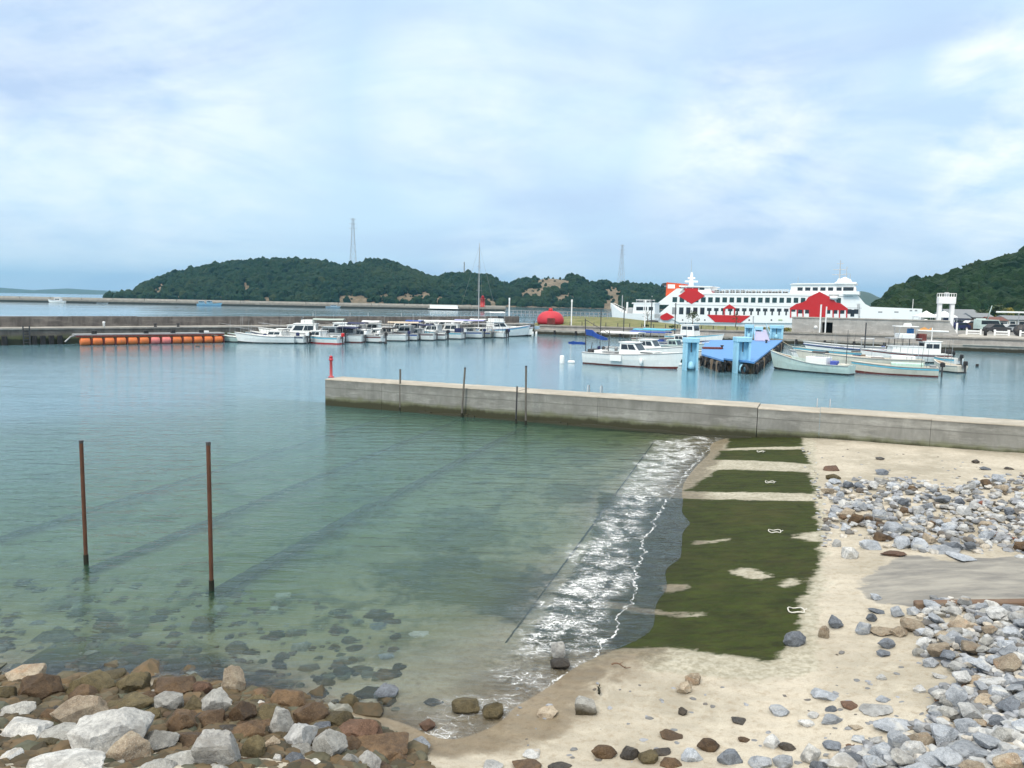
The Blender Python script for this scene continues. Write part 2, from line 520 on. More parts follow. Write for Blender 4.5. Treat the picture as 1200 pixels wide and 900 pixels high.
def axis(fine0, fine1, step, far0, far1):
    a = list(np.arange(fine0, fine1 + 1e-6, step))
    s, v = step, a[-1]
    while v < far1: s *= 1.35; v += s; a.append(v)
    s, v, pre = step, a[0], []
    while v > far0: s *= 1.35; v -= s; pre.append(v)
    return np.array(pre[::-1] + a)
def grid_mesh(name, xs, ys, Z, mat, attrs):
    ny, nx = Z.shape
    X, Y = np.meshgrid(xs, ys)
    V = np.stack([X, Y, Z], -1).reshape(-1, 3)
    i = np.arange(ny * nx).reshape(ny, nx)
    Q = np.stack([i[:-1, :-1], i[:-1, 1:], i[1:, 1:], i[1:, :-1]], -1).reshape(-1, 4)
    o = mesh_np(name, V, Q, mat, smooth=True)
    for k, a in attrs.items():
        at_ = o.data.attributes.new(k, 'FLOAT', 'POINT')
        at_.data.foreach_set('value', a.astype(np.float32).ravel())
    return o

xs = axis(-14, 24, 0.11, -7000, 7000)
ys = axis(8.0, 38.5, 0.11, -60, 7000)
GX, GY = np.meshgrid(xs, ys)
GZ = height(GX, GY)
near = (np.abs(GX - 5) < 30) & (GY < 45)
GZ = GZ + np.where(near, fbm(GX * .5, GY * .5, 3) * .05 * np.clip(np.abs(GZ) * 6, 0, 1) + fbm(GX * 2.2, GY * 2.2, 9) * .02 * np.clip(np.abs(GZ) * 5, .1, 1), 0)

panels = [G(p) for p in (
    [(866, 508), (938, 509), (942, 523), (850, 526)],
    [(842, 528), (943, 526), (950, 544), (905, 541), (835, 539)],
    [(840, 550), (950, 553), (957, 579), (800, 576)],
    [(700, 583), (800, 584), (957, 588), (964, 640), (961, 668), (945, 700), (938, 740), (905, 776), (866, 772), (772, 758), (640, 766), (612, 758), (650, 700), (690, 645)])]
strips = [G(p, .05) for p in ([(700, 701), (745, 709), (819, 722), (818, 724), (740, 712), (698, 703)],
                              [(779, 684), (798, 683), (806, 688), (786, 691)], [(856, 673), (878, 672), (894, 680), (903, 685), (884, 686), (868, 679)], [(912, 694), (926, 690), (932, 694), (918, 698)],
                              [(930, 640), (962, 632), (962, 650)], [(815, 634), (852, 634), (852, 636), (815, 636)])]
al = np.full(GX.shape, -3.0); win = (GX > -8) & (GX < 24) & (GY > 6) & (GY < 42)
xw, yw = GX[win], GY[win]
a = np.full(xw.shape, -3.0)
for p in panels: a = np.maximum(a, sdist(xw, yw, p))
for p in strips: a = np.minimum(a, -sdist(xw, yw, p))
al[win] = np.clip(a, -3, 3)
def fld(polys, z=None, lo=-3.0):
    o = np.full(GX.shape, lo); v = np.full(xw.shape, lo)
    for p in polys: v = np.maximum(v, sdist(xw, yw, G(p, z)))
    o[win] = np.clip(v, lo, 3); return o
slip = fld([[(767, 514), (868, 506), (940, 508), (968, 612), (966, 690), (962, 782), (925, 795), (868, 800), (760, 788), (745, 765), (640, 790), (572, 786)]])
patch = fld([[(1015, 664), (1060, 652), (1120, 655), (1240, 650), (1250, 712), (1080, 712), (1030, 706), (1010, 688)]])
dark = fld([[(430, 655), (520, 640), (600, 655), (640, 672), (628, 705), (598, 724), (540, 706), (470, 690)],
            [(655, 562), (700, 568), (690, 585), (650, 590), (640, 575)], [(500, 600), (560, 600), (600, 625), (540, 640), (470, 630)],
            [(0, 735), (100, 740), (230, 752), (300, 775), (330, 800), (0, 790)]], 0)
green = fld([[(390, 480), (500, 487), (640, 500), (760, 508), (800, 512), (740, 522), (600, 540), (480, 560), (330, 700), (240, 720), (260, 640), (380, 560)]], 0)

g = NT('ground')
p = g.pos()
zc_ = g.n('ShaderNodeSeparateXYZ'); g.l(g.geo.outputs['Position'], zc_.inputs[0]); Z_ = zc_.outputs[2]
n_a = g.noise(p, .35, 5, .6, .3); n_b = g.noise(p, 1.7, 6, .65, .4); n_c = g.noise(p, 9, 5, .65); n_d = g.noise(p, 60, 2, .6)
sand = g.mix(g.ramp(n_a, [(.40, 0.), (.60, 1.)]), (.37, .34, .275), (.54, .495, .41))
sand = g.mix(g.ramp(n_b, [(.5, 0.), (.72, .6)]), sand, (.64, .60, .50))
sand = g.mix(g.ramp(n_c, [(.28, .55), (.5, 0.)]), sand, (.27, .21, .14))
sand = g.mix(g.ramp(n_d, [(.3, .35), (.55, 0.)]), sand, (.25, .2, .14))
cs = g.mix(g.ramp(n_b, [(.3, 0.), (.7, 1.)]), (.36, .34, .27), (.56, .53, .44))
cs = g.mix(g.ramp(n_c, [(.4, .6), (.6, 0.)]), cs, (.22, .2, .14))
sl = g.math('ADD', g.attr('slip'), g.math('MULTIPLY', g.math('SUBTRACT', n_b, .5), 1.0))
c = g.mix(g.step(sl, -.1, .12), sand, cs)
cp = g.mix(g.ramp(g.noise(g.pos((.6, 2.0, 1)), 1.2, 6, .65), [(.35, 0.), (.62, 1.)]), (.19, .185, .175), (.34, .325, .29))
pt = g.math('ADD', g.attr('patch'), g.math('MULTIPLY', g.math('SUBTRACT', n_a, .5), 2.4))
pt = g.math('ADD', pt, g.math('MULTIPLY', g.math('SUBTRACT', n_b, .5), .6))
c = g.mix(g.step(pt, .0, .14), c, cp)
# weed-covered panels of the slipway
alg_col = g.mix(g.ramp(n_b, [(.3, 0.), (.7, 1.)]), (.018, .030, .005), (.044, .062, .011))
alg_col = g.mix(g.ramp(n_c, [(.3, .5), (.6, 0.)]), alg_col, (.035, .028, .012))
alg_col = g.mix(g.ramp(n_d, [(.48, 0.), (.72, .55)]), alg_col, (.075, .085, .03))
alg_col = g.mix(g.ramp(g.noise(g.pos((.5, 1.6, 1)), 2.6, 7, .75, .6), [(.34, .7), (.52, 0.)]), alg_col, (.016, .017, .008))
alg_col = g.mix(g.ramp(g.noise(g.pos((1, 1, 1), loc=(5, 2, 0)), .55, 6, .7, .4), [(.50, 0.), (.70, .55)]), alg_col, (.060, .056, .020))
av = g.math('ADD', g.attr('algae'), g.math('MULTIPLY', g.math('SUBTRACT', n_b, .5), .55))
av = g.math('ADD', av, g.math('MULTIPLY', g.math('SUBTRACT', n_c, .5), .30))
av = g.math('ADD', av, g.math('MULTIPLY', g.math('SUBTRACT', g.noise(g.pos((.35, 2.2, 1)), 2.2, 6, .7), .5), .5))
c = g.mix(g.step(av, -.05, .12), c, alg_col)
# weed and cobbles on the bottom
dv = g.math('ADD', g.attr('dark'), g.math('MULTIPLY', g.math('SUBTRACT', n_b, .5), 2.6))
dv = g.math('ADD', dv, g.math('MULTIPLY', g.math('SUBTRACT', n_c, .5), .9))
c = g.mix(g.math('MULTIPLY', g.step(dv, -.55, .35), .95), c, g.mix(n_b, (.015, .028, .03), (.05, .055, .04)))
gv = g.math('ADD', g.attr('green'), g.math('MULTIPLY', g.math('SUBTRACT', n_a, .5), 4.0))
c = g.mix(g.math('MULTIPLY', g.step(gv, -1.2, 1.2), .75), c, (.085, .14, .02))
c = g.mix(g.math('MULTIPLY', g.step(Z_, -.10, -.35), .38), c, (.30, .33, .10))
uw = g.math('MULTIPLY', g.step(Z_, -.12, -.3), g.step(g.noise(p, .75, 6, .68, .5), .50, .62))
c = g.mix(g.math('MULTIPLY', uw, .62), c, (.035, .06, .035))
# wet strand just above the water
wz = g.math('ADD', Z_, g.math('MULTIPLY', g.math('SUBTRACT', n_b, .5), .09))
wet = g.math('MULTIPLY', g.step(wz, .085, .035), g.ramp(g.step(Z_, -.12, -.02), [(0., .25), (1., 1.)]))
c = g.mix(g.math('MULTIPLY', wet, g.math('SUBTRACT', 1.0, g.math('MULTIPLY', g.step(av, -.05, .12), .75))), c, (.52, .47, .40), 'MULTIPLY')
rg = g.ramp(g.math('MULTIPLY', wet, g.math('SUBTRACT', 1.0, g.math('MULTIPLY', g.step(av, -.05, .12), .9))), [(0., .9), (1., .42)])
hh = g.math('ADD', g.math('MULTIPLY', n_c, .5), g.math('MULTIPLY', n_b, 1.0))
hh = g.math('ADD', hh, g.math('MULTIPLY', n_d, .2))
# raked ripples on the sand under the wall
wv = g.n('ShaderNodeTexWave'); g.l(g.pos((1, 1, 1), rot=(0, 0, .35)), wv.inputs['Vector']); wv.bands_direction = 'Y'
wv.inputs['Scale'].default_value = .9; wv.inputs['Distortion'].default_value = 3.0; wv.inputs['Detail'].default_value = 2
hh = g.math('ADD', hh, g.math('MULTIPLY', wv.outputs['Fac'], .35))
M_GROUND = g.done(c, rg, 0, g.bump(hh, .55, .06), .18)
ter = grid_mesh('shore_ground', xs, ys, GZ, M_GROUND, dict(algae=al, slip=slip, patch=patch, dark=dark, green=green))
tag(ter, kind='structure')

# ------------------------------------------------------------------ water
wxs = axis(-16, 18, 0.16, -7000, 7000)
wys = axis(7.5, 46, 0.16, -60, 7000)
WX, WY = np.meshgrid(wxs, wys)
WD = -height(WX, WY)
ww = (WX > -10) & (WX < 16) & (WY > 7) & (WY < 40)
xw, yw = WX[ww], WY[ww]
def wfld(v, lo):
    o = np.full(WX.shape, lo); o[ww] = v; return o
surf = G([(850, 512), (862, 508), (800, 512), (767, 516), (725, 565), (690, 612), (655, 668), (612, 735), (572, 786), (585, 800), (650, 772), (722, 757), (719, 743), (728, 713), (742, 687), (750, 660), (752, 640), (766, 612), (770, 605), (788, 577), (807, 552), (826, 530)], 0)
side = G([(620, 690), (640, 640), (655, 640), (600, 730), (585, 760), (578, 740)], 0)
low = G([(572, 786), (640, 775), (720, 760), (700, 785), (680, 830), (650, 850), (560, 880), (520, 900), (450, 900), (480, 830), (560, 800)], 0)
front = G([(852, 511), (826, 530), (807, 552), (788, 577), (770, 605), (764, 622), (752, 634), (756, 648), (748, 662), (742, 687), (741, 702), (728, 713), (719, 743), (700, 757),
           (703, 772), (690, 788), (668, 790), (650, 800), (664, 812), (668, 836), (640, 838), (600, 850), (560, 880), (520, 905)], 0) + [(-30, 6), (-60, 6), (-60, 70), (tuple(P(852, 511))[0] + 1, 70)]
fo = np.clip((sdist(xw, yw, surf) + .05 + 1.0 * fbm(xw * 1.3, yw * 1.3, 33)) / .5, 0, 1) * (.66 + .8 * fbm(xw * .7, yw * .7, 21))
fo = np.maximum(fo, np.clip((sdist(xw, yw, side) + .2) / .8, 0, 1) * .3)
fo = np.maximum(fo, np.clip((sdist(xw, yw, low) + .1) / .5, 0, 1) * .40)
foam = wfld(fo, 0.0)
fr = wfld(np.clip(sdist(xw, yw, front), -4, 4), 4.0)

g = NT('water')
p = g.pos()
dep = g.attr('depth')
# ripples: long low ones, short ones riding on them, calmer further out
r1 = g.noise(g.pos((.55, 1.9, 1), rot=(0, 0, -.38)), 1.25, 4, .55, .5)
r2 = g.noise(g.pos((.7, 2.1, 1), rot=(0, 0, -.2)), 4.2, 3, .55, .3)
r3 = g.noise(g.pos((.10, .42, 1), rot=(0, 0, -.1)), 1.0, 4, .55, .2)
h = g.math('ADD', g.math('MULTIPLY', r1, .55), g.math('MULTIPLY', r2, .16))
h = g.math('ADD', h, g.math('MULTIPLY', r3, .7))
yy_ = g.n('ShaderNodeSeparateXYZ'); g.l(g.geo.outputs['Position'], yy_.inputs[0])
calm = g.ramp(g.step(yy_.outputs[1], 14, 90), [(0., 1.), (.45, .42), (1., .22)])
h = g.math('MULTIPLY', h, calm)
nb = g.bump(h, .8, .15)
# calm lanes and breezy patches
lane = g.noise(g.pos((.012, .05, 1)), 1.0, 4, .6, .3)
gl = g.n('ShaderNodeBsdfGlossy'); gl.inputs['Color'].default_value = (.93, .96, .98, 1)
g.l(g.ramp(lane, [(.35, .05), (.65, .14)]), gl.inputs['Roughness']); g.l(nb, gl.inputs['Normal'])
fz = g.n('ShaderNodeFresnel'); fz.inputs['IOR'].default_value = 1.33; g.l(nb, fz.inputs['Normal'])
tr = g.n('ShaderNodeBsdfRefraction'); tr.inputs['IOR'].default_value = 1.33; tr.inputs['Roughness'].default_value = 0.0; g.l(nb, tr.inputs['Normal'])
ex = g.math('POWER', 2.718, g.math('MULTIPLY', g.math('MAXIMUM', dep, 0.0), -.85))
g.l(g.mix(g.math('SUBTRACT', 1.0, ex), (.97, .98, .96), (.26, .66, .52)), tr.inputs['Color'])
df = g.n('ShaderNodeBsdfDiffuse')
g.l(g.mix(g.step(dep, .5, 3.4), (.09, .21, .145), (.165, .32, .395)), df.inputs['Color'])
m1 = g.n('ShaderNodeMixShader')
murk = g.math('SUBTRACT', 1.0, g.math('POWER', 2.718, g.math('MULTIPLY', g.math('MAXIMUM', dep, 0.0), -.34)))
g.l(murk, m1.inputs[0]); g.l(tr.outputs[0], m1.inputs[1]); g.l(df.outputs[0], m1.inputs[2])
m2 = g.n('ShaderNodeMixShader'); g.l(fz.outputs[0], m2.inputs[0]); g.l(m1.outputs[0], m2.inputs[1]); g.l(gl.outputs[0], m2.inputs[2])
# foam lace
wp = g.n('ShaderNodeVectorMath'); wp.operation = 'ADD'
nz = g.n('ShaderNodeTexNoise'); g.l(p, nz.inputs['Vector']); nz.inputs['Scale'].default_value = 2.6; nz.inputs['Detail'].default_value = 5
sc_ = g.n('ShaderNodeVectorMath'); sc_.operation = 'SCALE'; g.l(nz.outputs['Color'], sc_.inputs[0]); sc_.inputs['Scale'].default_value = .55
mp = g.pos((.75, 1.5, 1), rot=(0, 0, .25)); g.l(mp, wp.inputs[0]); g.l(sc_.outputs[0], wp.inputs[1])
v1 = g.vor(wp.outputs[0], 4.6, 'DISTANCE_TO_EDGE'); v2 = g.vor(wp.outputs[0], 12.0, 'DISTANCE_TO_EDGE')
fa = g.attr('foam')
pat = g.noise(p, 1.7, 6, .7, .5)
dens = g.math('MULTIPLY', fa, g.ramp(pat, [(.42, .10), (.64, 1.2)]))
def soft(v, wd, d0):
    return g.step(g.math('SUBTRACT', v, g.math('MULTIPLY', dens, wd)), .0, -d0)
l1 = soft(v1, .10, .015); l2 = soft(g.math('ADD', v2, .01), .135, .02)
lace = g.math('MAXIMUM', l1, g.math('MULTIPLY', l2, .8))
brk = g.ramp(g.noise(g.pos((.7, 1.6, 1)), 6, 5, .75), [(.38, .1), (.58, 1.)])
lace = g.math('MULTIPLY', lace, brk)
fd = g.math('ADD', g.attr('front'), g.math('MULTIPLY', g.math('SUBTRACT', g.noise(p, 1.8, 5, .65), .5), .75))
w_ = g.math('MULTIPLY', g.ramp(g.noise(p, 3.0, 4), [(.42, -.4), (.80, 1.)]), .030)
line = g.step(g.math('SUBTRACT', g.math('ABSOLUTE', fd), w_), .012, -.004)
fm = g.math('MAXIMUM', g.math('MULTIPLY', lace, .92), g.math('MULTIPLY', line, g.ramp(brk, [(0., .45), (1., .95)])))
milky = g.math('MULTIPLY', g.math('MULTIPLY', dens, g.ramp(g.noise(g.pos((.6, 1.5, 1), rot=(0, 0, .3)), 3.2, 6, .72), [(.34, .15), (.68, 1.)])), .72)
fm = g.math('ADD', fm, g.math('MULTIPLY', milky, .55), True)
fdif = g.n('ShaderNodeBsdfDiffuse'); fdif.inputs['Color'].default_value = (.86, .88, .88, 1)
m3 = g.n('ShaderNodeMixShader'); g.l(fm, m3.inputs[0]); g.l(m2.outputs[0], m3.inputs[1]); g.l(fdif.outputs[0], m3.inputs[2])
g.l(m3.outputs[0], g.o.inputs['Surface'])
g.t.nodes.remove(g.b)
M_WATER = g.m
wat = grid_mesh('sea_water', wxs, wys, np.zeros(WX.shape), M_WATER, dict(depth=WD, foam=foam, front=fr))
tag(wat, kind='structure')

# ------------------------------------------------------------------ hills
def project(x, y, z):
    d = Vector((x, y, z - CAM_H)); k = d.dot(_f)
    return 600 + F_PX * d.dot(_r) / k, 450 - F_PX * d.dot(_u) / k

def ico(sub, seed, lump=.28):
    bm = bmesh.new(); bmesh.ops.create_icosphere(bm, subdivisions=sub, radius=1)
    r_ = random.Random(seed); off = Vector((r_.random() * 50, r_.random() * 50, 0))
    for v in bm.verts:
        n1 = mnoise.noise(v.co * 1.4 + off); n2 = mnoise.noise(v.co * 3.6 + off)
        v.co *= 1 + lump * n1 * 1.6 + lump * n2 * 1.1 + r_.uniform(-.07, .07)
    V = np.array([v.co[:] for v in bm.verts]); Fc = np.array([[w.index for w in f.verts] for f in bm.faces])
    bm.free(); return V, Fc

def merge_scatter(name, protos, items, mat, parent=None):
    """items: (x,y,z,sx,sy,sz,rot,tint); one mesh of many copies"""
    Vs, Fs, T, b = [], [], [], 0
    for i, (x, y, z, sx, sy, sz, rt, ti) in enumerate(items):
        V, Fc = protos[i % len(protos)]
        c_, s_ = math.cos(rt), math.sin(rt)
        Q = V * (sx, sy, sz)
        Q = np.stack([Q[:, 0] * c_ - Q[:, 1] * s_ + x, Q[:, 0] * s_ + Q[:, 1] * c_ + y, Q[:, 2] + z], -1)
        Vs.append(Q); Fs.append(Fc + b); b += len(V); T.append(np.full(len(V), ti))
    o = mesh_np(name, np.concatenate(Vs), np.concatenate(Fs), mat, False, parent)
    a_ = o.data.attributes.new('tint', 'FLOAT', 'POINT'); a_.data.foreach_set('value', np.concatenate(T).astype(np.float32))
    return o

def foliage(name, cols, sc_=1.0):
    g = NT(name); p = g.pos()
    t = g.attr('tint')
    c = g.ramp(t, [(i / (len(cols) - 1), k) for i, k in enumerate(cols)])
    c = g.mix(g.ramp(g.noise(p, 1.3 * sc_, 4, .7), [(.35, .75), (.6, 0.)]), c, tuple(x * .4 for x in cols[0]))
    c = g.mix(g.ramp(g.noise(p, .02, 4, .6), [(.45, 0.), (.7, .45)]), c, cols[-1])
    return g.done(c, .8, 0, g.bump(g.noise(p, 2.2 * sc_, 4, .7), 1.0, .8 / sc_), .15)
M_WOOD = foliage('pine_woodland', [(.008, .030, .018), (.013, .044, .024), (.024, .062, .026), (.020, .050, .020), (.060, .085, .030)], .35)
M_WOOD2 = foliage('broadleaf_woodland', [(.010, .034, .014), (.016, .050, .018), (.030, .066, .020), (.018, .046, .018), (.055, .078, .026)], .8)

g = NT('hillside_soil'); p = g.pos()
sc = g.mix(g.ramp(g.noise(p, .05, 5, .65), [(.35, 0.), (.65, 1.)]), (.20, .15, .10), (.34, .26, .18))
sc = g.mix(g.ramp(g.noise(p, .25, 5, .7), [(.4, .6), (.6, 0.)]), sc, (.06, .065, .03))
M_SOIL = g.done(sc, .95, 0, g.bump(g.noise(p, .3, 5, .7), 1.0, 2.5))

def interp(tab, x):
    return float(np.interp(x, [t[0] for t in tab], [t[1] for t in tab]))
def hill(name, ridge, px0, px1, rb, rr, rend, treeh, seed, rough=.25):
    pxs = np.linspace(px0, px1, int((px1 - px0) / 3) + 2)
    ts = np.concatenate([np.linspace(-.12, 1, 26), np.linspace(1.05, 2, 10)])
    V = []
    for pxx in pxs:
        hr = max(0.5, zat(pxx, interp(ridge, pxx), rr) - treeh)
        edge = min(1, (pxx - px0) / 14, 1) if name != 'near' else 1
        for t in ts:
            r_ = rb + (rr - rb) * t if t <= 1 else rr + (rend - rr) * (t - 1)
            q = at(pxx, r_)
            if t <= 0: z = -2 + (t + .12) / .12 * 3
            elif t <= 1: z = 1 + (hr - 1) * (math.sin(t * math.pi / 2) ** .85)
            else: z = hr * max(0, 1 - (t - 1) ** 1.6) - (2 if t >= 1.99 else 0)
            if 0 < t: z *= 1 + rough * 1.6 * float(fbm(q.x * .012, q.y * .012, seed)) * math.sin(min(t, 1) * math.pi) + (0.0)
            V.append((q.x, q.y, z))
    V = np.array(V); n, m = len(pxs), len(ts)
    i = np.arange(n * m).reshape(n, m)
    Q = np.stack([i[:-1, :-1], i[1:, :-1], i[1:, 1:], i[:-1, 1:]], -1).reshape(-1, 4)
    return V, Q, n, m
def grow(V, n, m, count, size, seed, bare, tmax=30):
    r_ = random.Random(seed); V = V.reshape(n, m, 3); it = []
    while len(it) < count:
        a_, b_ = r_.random() * (n - 1), r_.uniform(2.2, tmax)
        i, j = int(a_), int(b_); u, v = a_ - i, b_ - j
        q = (V[i, j] * (1 - u) + V[min(i + 1, n - 1), j] * u) * (1 - v) + (V[i, j + 1] * (1 - u) + V[min(i + 1, n - 1), j + 1] * u) * v
        if q[2] < .8: continue
        px, py = project(*q)
        k = any(((px - c[0]) / c[2]) ** 2 + ((py - c[1]) / c[3]) ** 2 < r_.uniform(.6, 2.2) for c in bare)
        if k and r_.random() > .10: continue
        s = size * r_.uniform(.6, 1.25) * (1.15 if r_.random() < .12 else 1)
        if k: s *= .4
        it.append((q[0], q[1], q[2] + s * .35, s * r_.uniform(.85, 1.1), s * r_.uniform(.85, 1.1), s * r_.uniform(.75, 1.2), r_.uniform(0, 6.3), min(1, max(0, r_.gauss(.42, .22)))))
    return it
ridge1 = [(118, 354), (134, 349), (150, 341), (170, 330), (190, 322), (215, 315), (240, 310), (280, 304), (330, 301), (370, 303), (400, 309), (420, 308), (440, 303), (460, 306), (490, 318), (510, 324), (525, 319), (545, 318), (575, 321), (583, 329), (597, 331), (610, 326), (640, 319), (675, 322), (700, 327), (740, 331), (775, 335), (820, 343), (880, 351), (940, 356)]
V, Q, n, m = hill('far', ridge1, 126, 940, 800, 1000, 1350, 8.5, 5)
tag(mesh_np('island_hills', V, Q, M_SOIL, True), kind='structure')
protos1 = [ico(2 if s < 3 else 1, s, .30) for s in range(8)]
bare1 = [(648, 333, 22, 9), (625, 345, 16, 6), (660, 350, 14, 5), (720, 345, 12, 10), (715, 358, 14, 4), (575, 354, 16, 4), (190, 336, 8, 3), (186, 342, 7, 5), (288, 339, 6, 4), (300, 334, 6, 3),
         (395, 308, 7, 3), (215, 322, 4, 2), (690, 334, 14, 2), (700, 327, 8, 2), (155, 345, 6, 3), (400, 352, 5, 6), (420, 351, 16, 5), (450, 349, 8, 5), (478, 350, 12, 5), (497, 349, 10, 5), (515, 353, 6, 4)] + [(180 + 26 * k, 348 + k * .35, 5, 2.2) for k in range(9)]
tag(merge_scatter('island_woodland', protos1, grow(V, n, m, 12000, 4.4, 11, bare1), M_WOOD), 'dense dark pine woodland covering the long low island behind the breakwater', 'woodland', kind='stuff')

ridge2 = [(1034, 357), (1042, 350), (1050, 340), (1060, 338), (1080, 333), (1100, 330), (1120, 324), (1135, 318), (1150, 315), (1160, 313), (1180, 306), (1200, 299), (1260, 280), (1330, 270), (1450, 262)]
V2, Q2, n2, m2 = hill('near', ridge2, 1032, 1450, 300, 420, 620, 3.5, 17, .3)
tag(mesh_np('harbour_hill', V2, Q2, M_SOIL, True), kind='structure')
protos2 = [ico(2, 40 + s, .40) for s in range(8)]
bare2 = [(1090, 352, 7, 3), (1082, 355, 6, 3), (1062, 356, 6, 3), (1130, 356, 6, 3)]
tag(merge_scatter('hillside_woodland', protos2, grow(V2, n2, m2, 3000, 3.6, 31, bare2), M_WOOD2), 'thick green woodland covering the steep hill at the right edge', 'woodland', kind='stuff')

# far blue islands
def island(name, ridge, d0, d1, seed):
    V, Q, n, m = hill('isl', ridge, ridge[0][0], ridge[-1][0], d0, (d0 + d1) / 2, d1, 0, seed, .15)
    tag(mesh_np(name, V, Q, M_WOODFAR, True), kind='structure')
g = NT('far_forest'); M_WOODFAR = g.done(g.mix(g.noise(g.pos(), .01, 4), (.03, .05, .025), (.07, .09, .045)), .9)
island('distant_island', [(960, 357), (985, 352), (1000, 344), (1008, 341), (1018, 343), (1030, 349), (1045, 350), (1060, 352), (1090, 357)], 2300, 3000, 3)
island('distant_island', [(-200, 337), (-60, 335), (0, 337), (40, 340), (80, 338), (110, 340), (140, 341), (190, 345)], 4600, 5600, 4)

# ------------------------------------------------------------------ haze
g = NT('haze_air')
pv = g.n('ShaderNodeVolumePrincipled')
pv.inputs['Color'].default_value = (.26, .66, .98, 1)
pv.inputs['Density'].default_value = .00011
pv.inputs['Anisotropy'].default_value = .2
g.l(pv.outputs[0], g.o.inputs['Volume']); g.t.nodes.remove(g.b)
hz_ = MB().box(-7600, 7600, -120, 7600, -5.5, 190).build('haze', g.m)
tag(hz_, kind='stuff')

# ------------------------------------------------------------------ shared paints
M_CONC = concrete('sea_wall_concrete', (.37, .37, .345), (.22, .22, .20), z_wet=.22, wet=(.045, .045, .022), stain=.5, moss=(.1, .4, (.17, .18, .11)), joints=(.75, 1.25))
M_CTOP = concrete('wall_top_concrete', (.50, .46, .39), (.36, .33, .27), stain=.2)
M_CFAR = concrete('breakwater_concrete', (.23, .205, .18), (.13, .115, .10), z_wet=.5, wet=(.03, .035, .02), stain=.7, moss=(.4, 1.1, (.11, .12, .05)))
M_CAPR = concrete('apron_concrete', (.42, .40, .36), (.28, .265, .24), z_wet=.35, wet=(.035, .033, .02), stain=.4)
M_CPALE = concrete('pale_concrete', (.50, .48, .43), (.36, .345, .31), stain=.35)
M_CGREY = concrete('shelter_concrete', (.50, .48, .45), (.38, .365, .34), stain=.35)
M_WHITE = paint('white_paint', (.90, .91, .90), .35, .03)
M_WHITE2 = paint('white_gelcoat', (.90, .91, .89), .25, .06, 1.5)
M_PALEG = paint('pale_green_gelcoat', (.58, .72, .68), .3, .12, 1.5)
M_CREAM = paint('cream_gelcoat', (.74, .70, .60), .35, .12, 1.5)
M_RED = paint('red_paint', (.55, .012, .016), .4, .05)
M_REDPALE = paint('faded_red_paint', (.55, .09, .10), .5, .1)
M_ORANGE = paint('orange_plastic', (.80, .20, .05), .5, .25)
M_ORRED = paint('orange_red_paint', (.70, .10, .03), .4, .08)
M_BLUE = paint('pontoon_blue', (.10, .29, .62), .55, .10, .8)
M_SKYB = paint('pillar_blue', (.36, .68, .86), .5, .12, 1.2)
M_DKBLUE = paint('dark_blue_canvas', (.02, .08, .36), .7, .15)
M_CYAN = paint('cyan_canvas', (.12, .50, .68), .7, .15)
M_NAVY = paint('navy_canvas', (.02, .03, .10), .8, .1)
M_BLACK = paint('black_rubber', (.018, .018, .02), .75, .1)
M_DARK = paint('dark_metal', (.05, .05, .055), .5, .2)
M_STEEL = paint('grey_steel', (.33, .34, .35), .4, .2, metal=.6)
M_GALV = paint('galvanised_steel', (.50, .52, .53), .45, .15, metal=.3)
M_RUST = paint('rusty_steel', (.13, .055, .03), .85, .4, 3.0, grime=(.05, .02, .012))
M_REDBOOT = paint('antifouling_red', (.16, .03, .025), .7, .3)
M_DKBOOT = paint('antifouling_dark', (.02, .03, .035), .7, .3)
M_GREY = paint('mid_grey_paint', (.32, .33, .34), .6, .2)
M_BROWN = paint('brown_boards', (.10, .065, .05), .7, .2)
M_WOODP = paint('weathered_wood', (.28, .21, .15), .8, .25)
M_GRASSY = paint('dry_rope', (.5, .46, .36), .9, .2)
g = NT('window_glass'); M_GLASS = g.done(g.mix(g.noise(g.pos((1, 1, 1), obj=True), .8, 2), (.012, .02, .03), (.03, .045, .055)), .08, 0, None, .6)
g = NT('green_window_glass'); M_GLASSG = g.done(g.mix(g.noise(g.pos((1, 1, 1), obj=True), .8, 2), (.008, .035, .04), (.02, .07, .07)), .1, 0, None, .6)

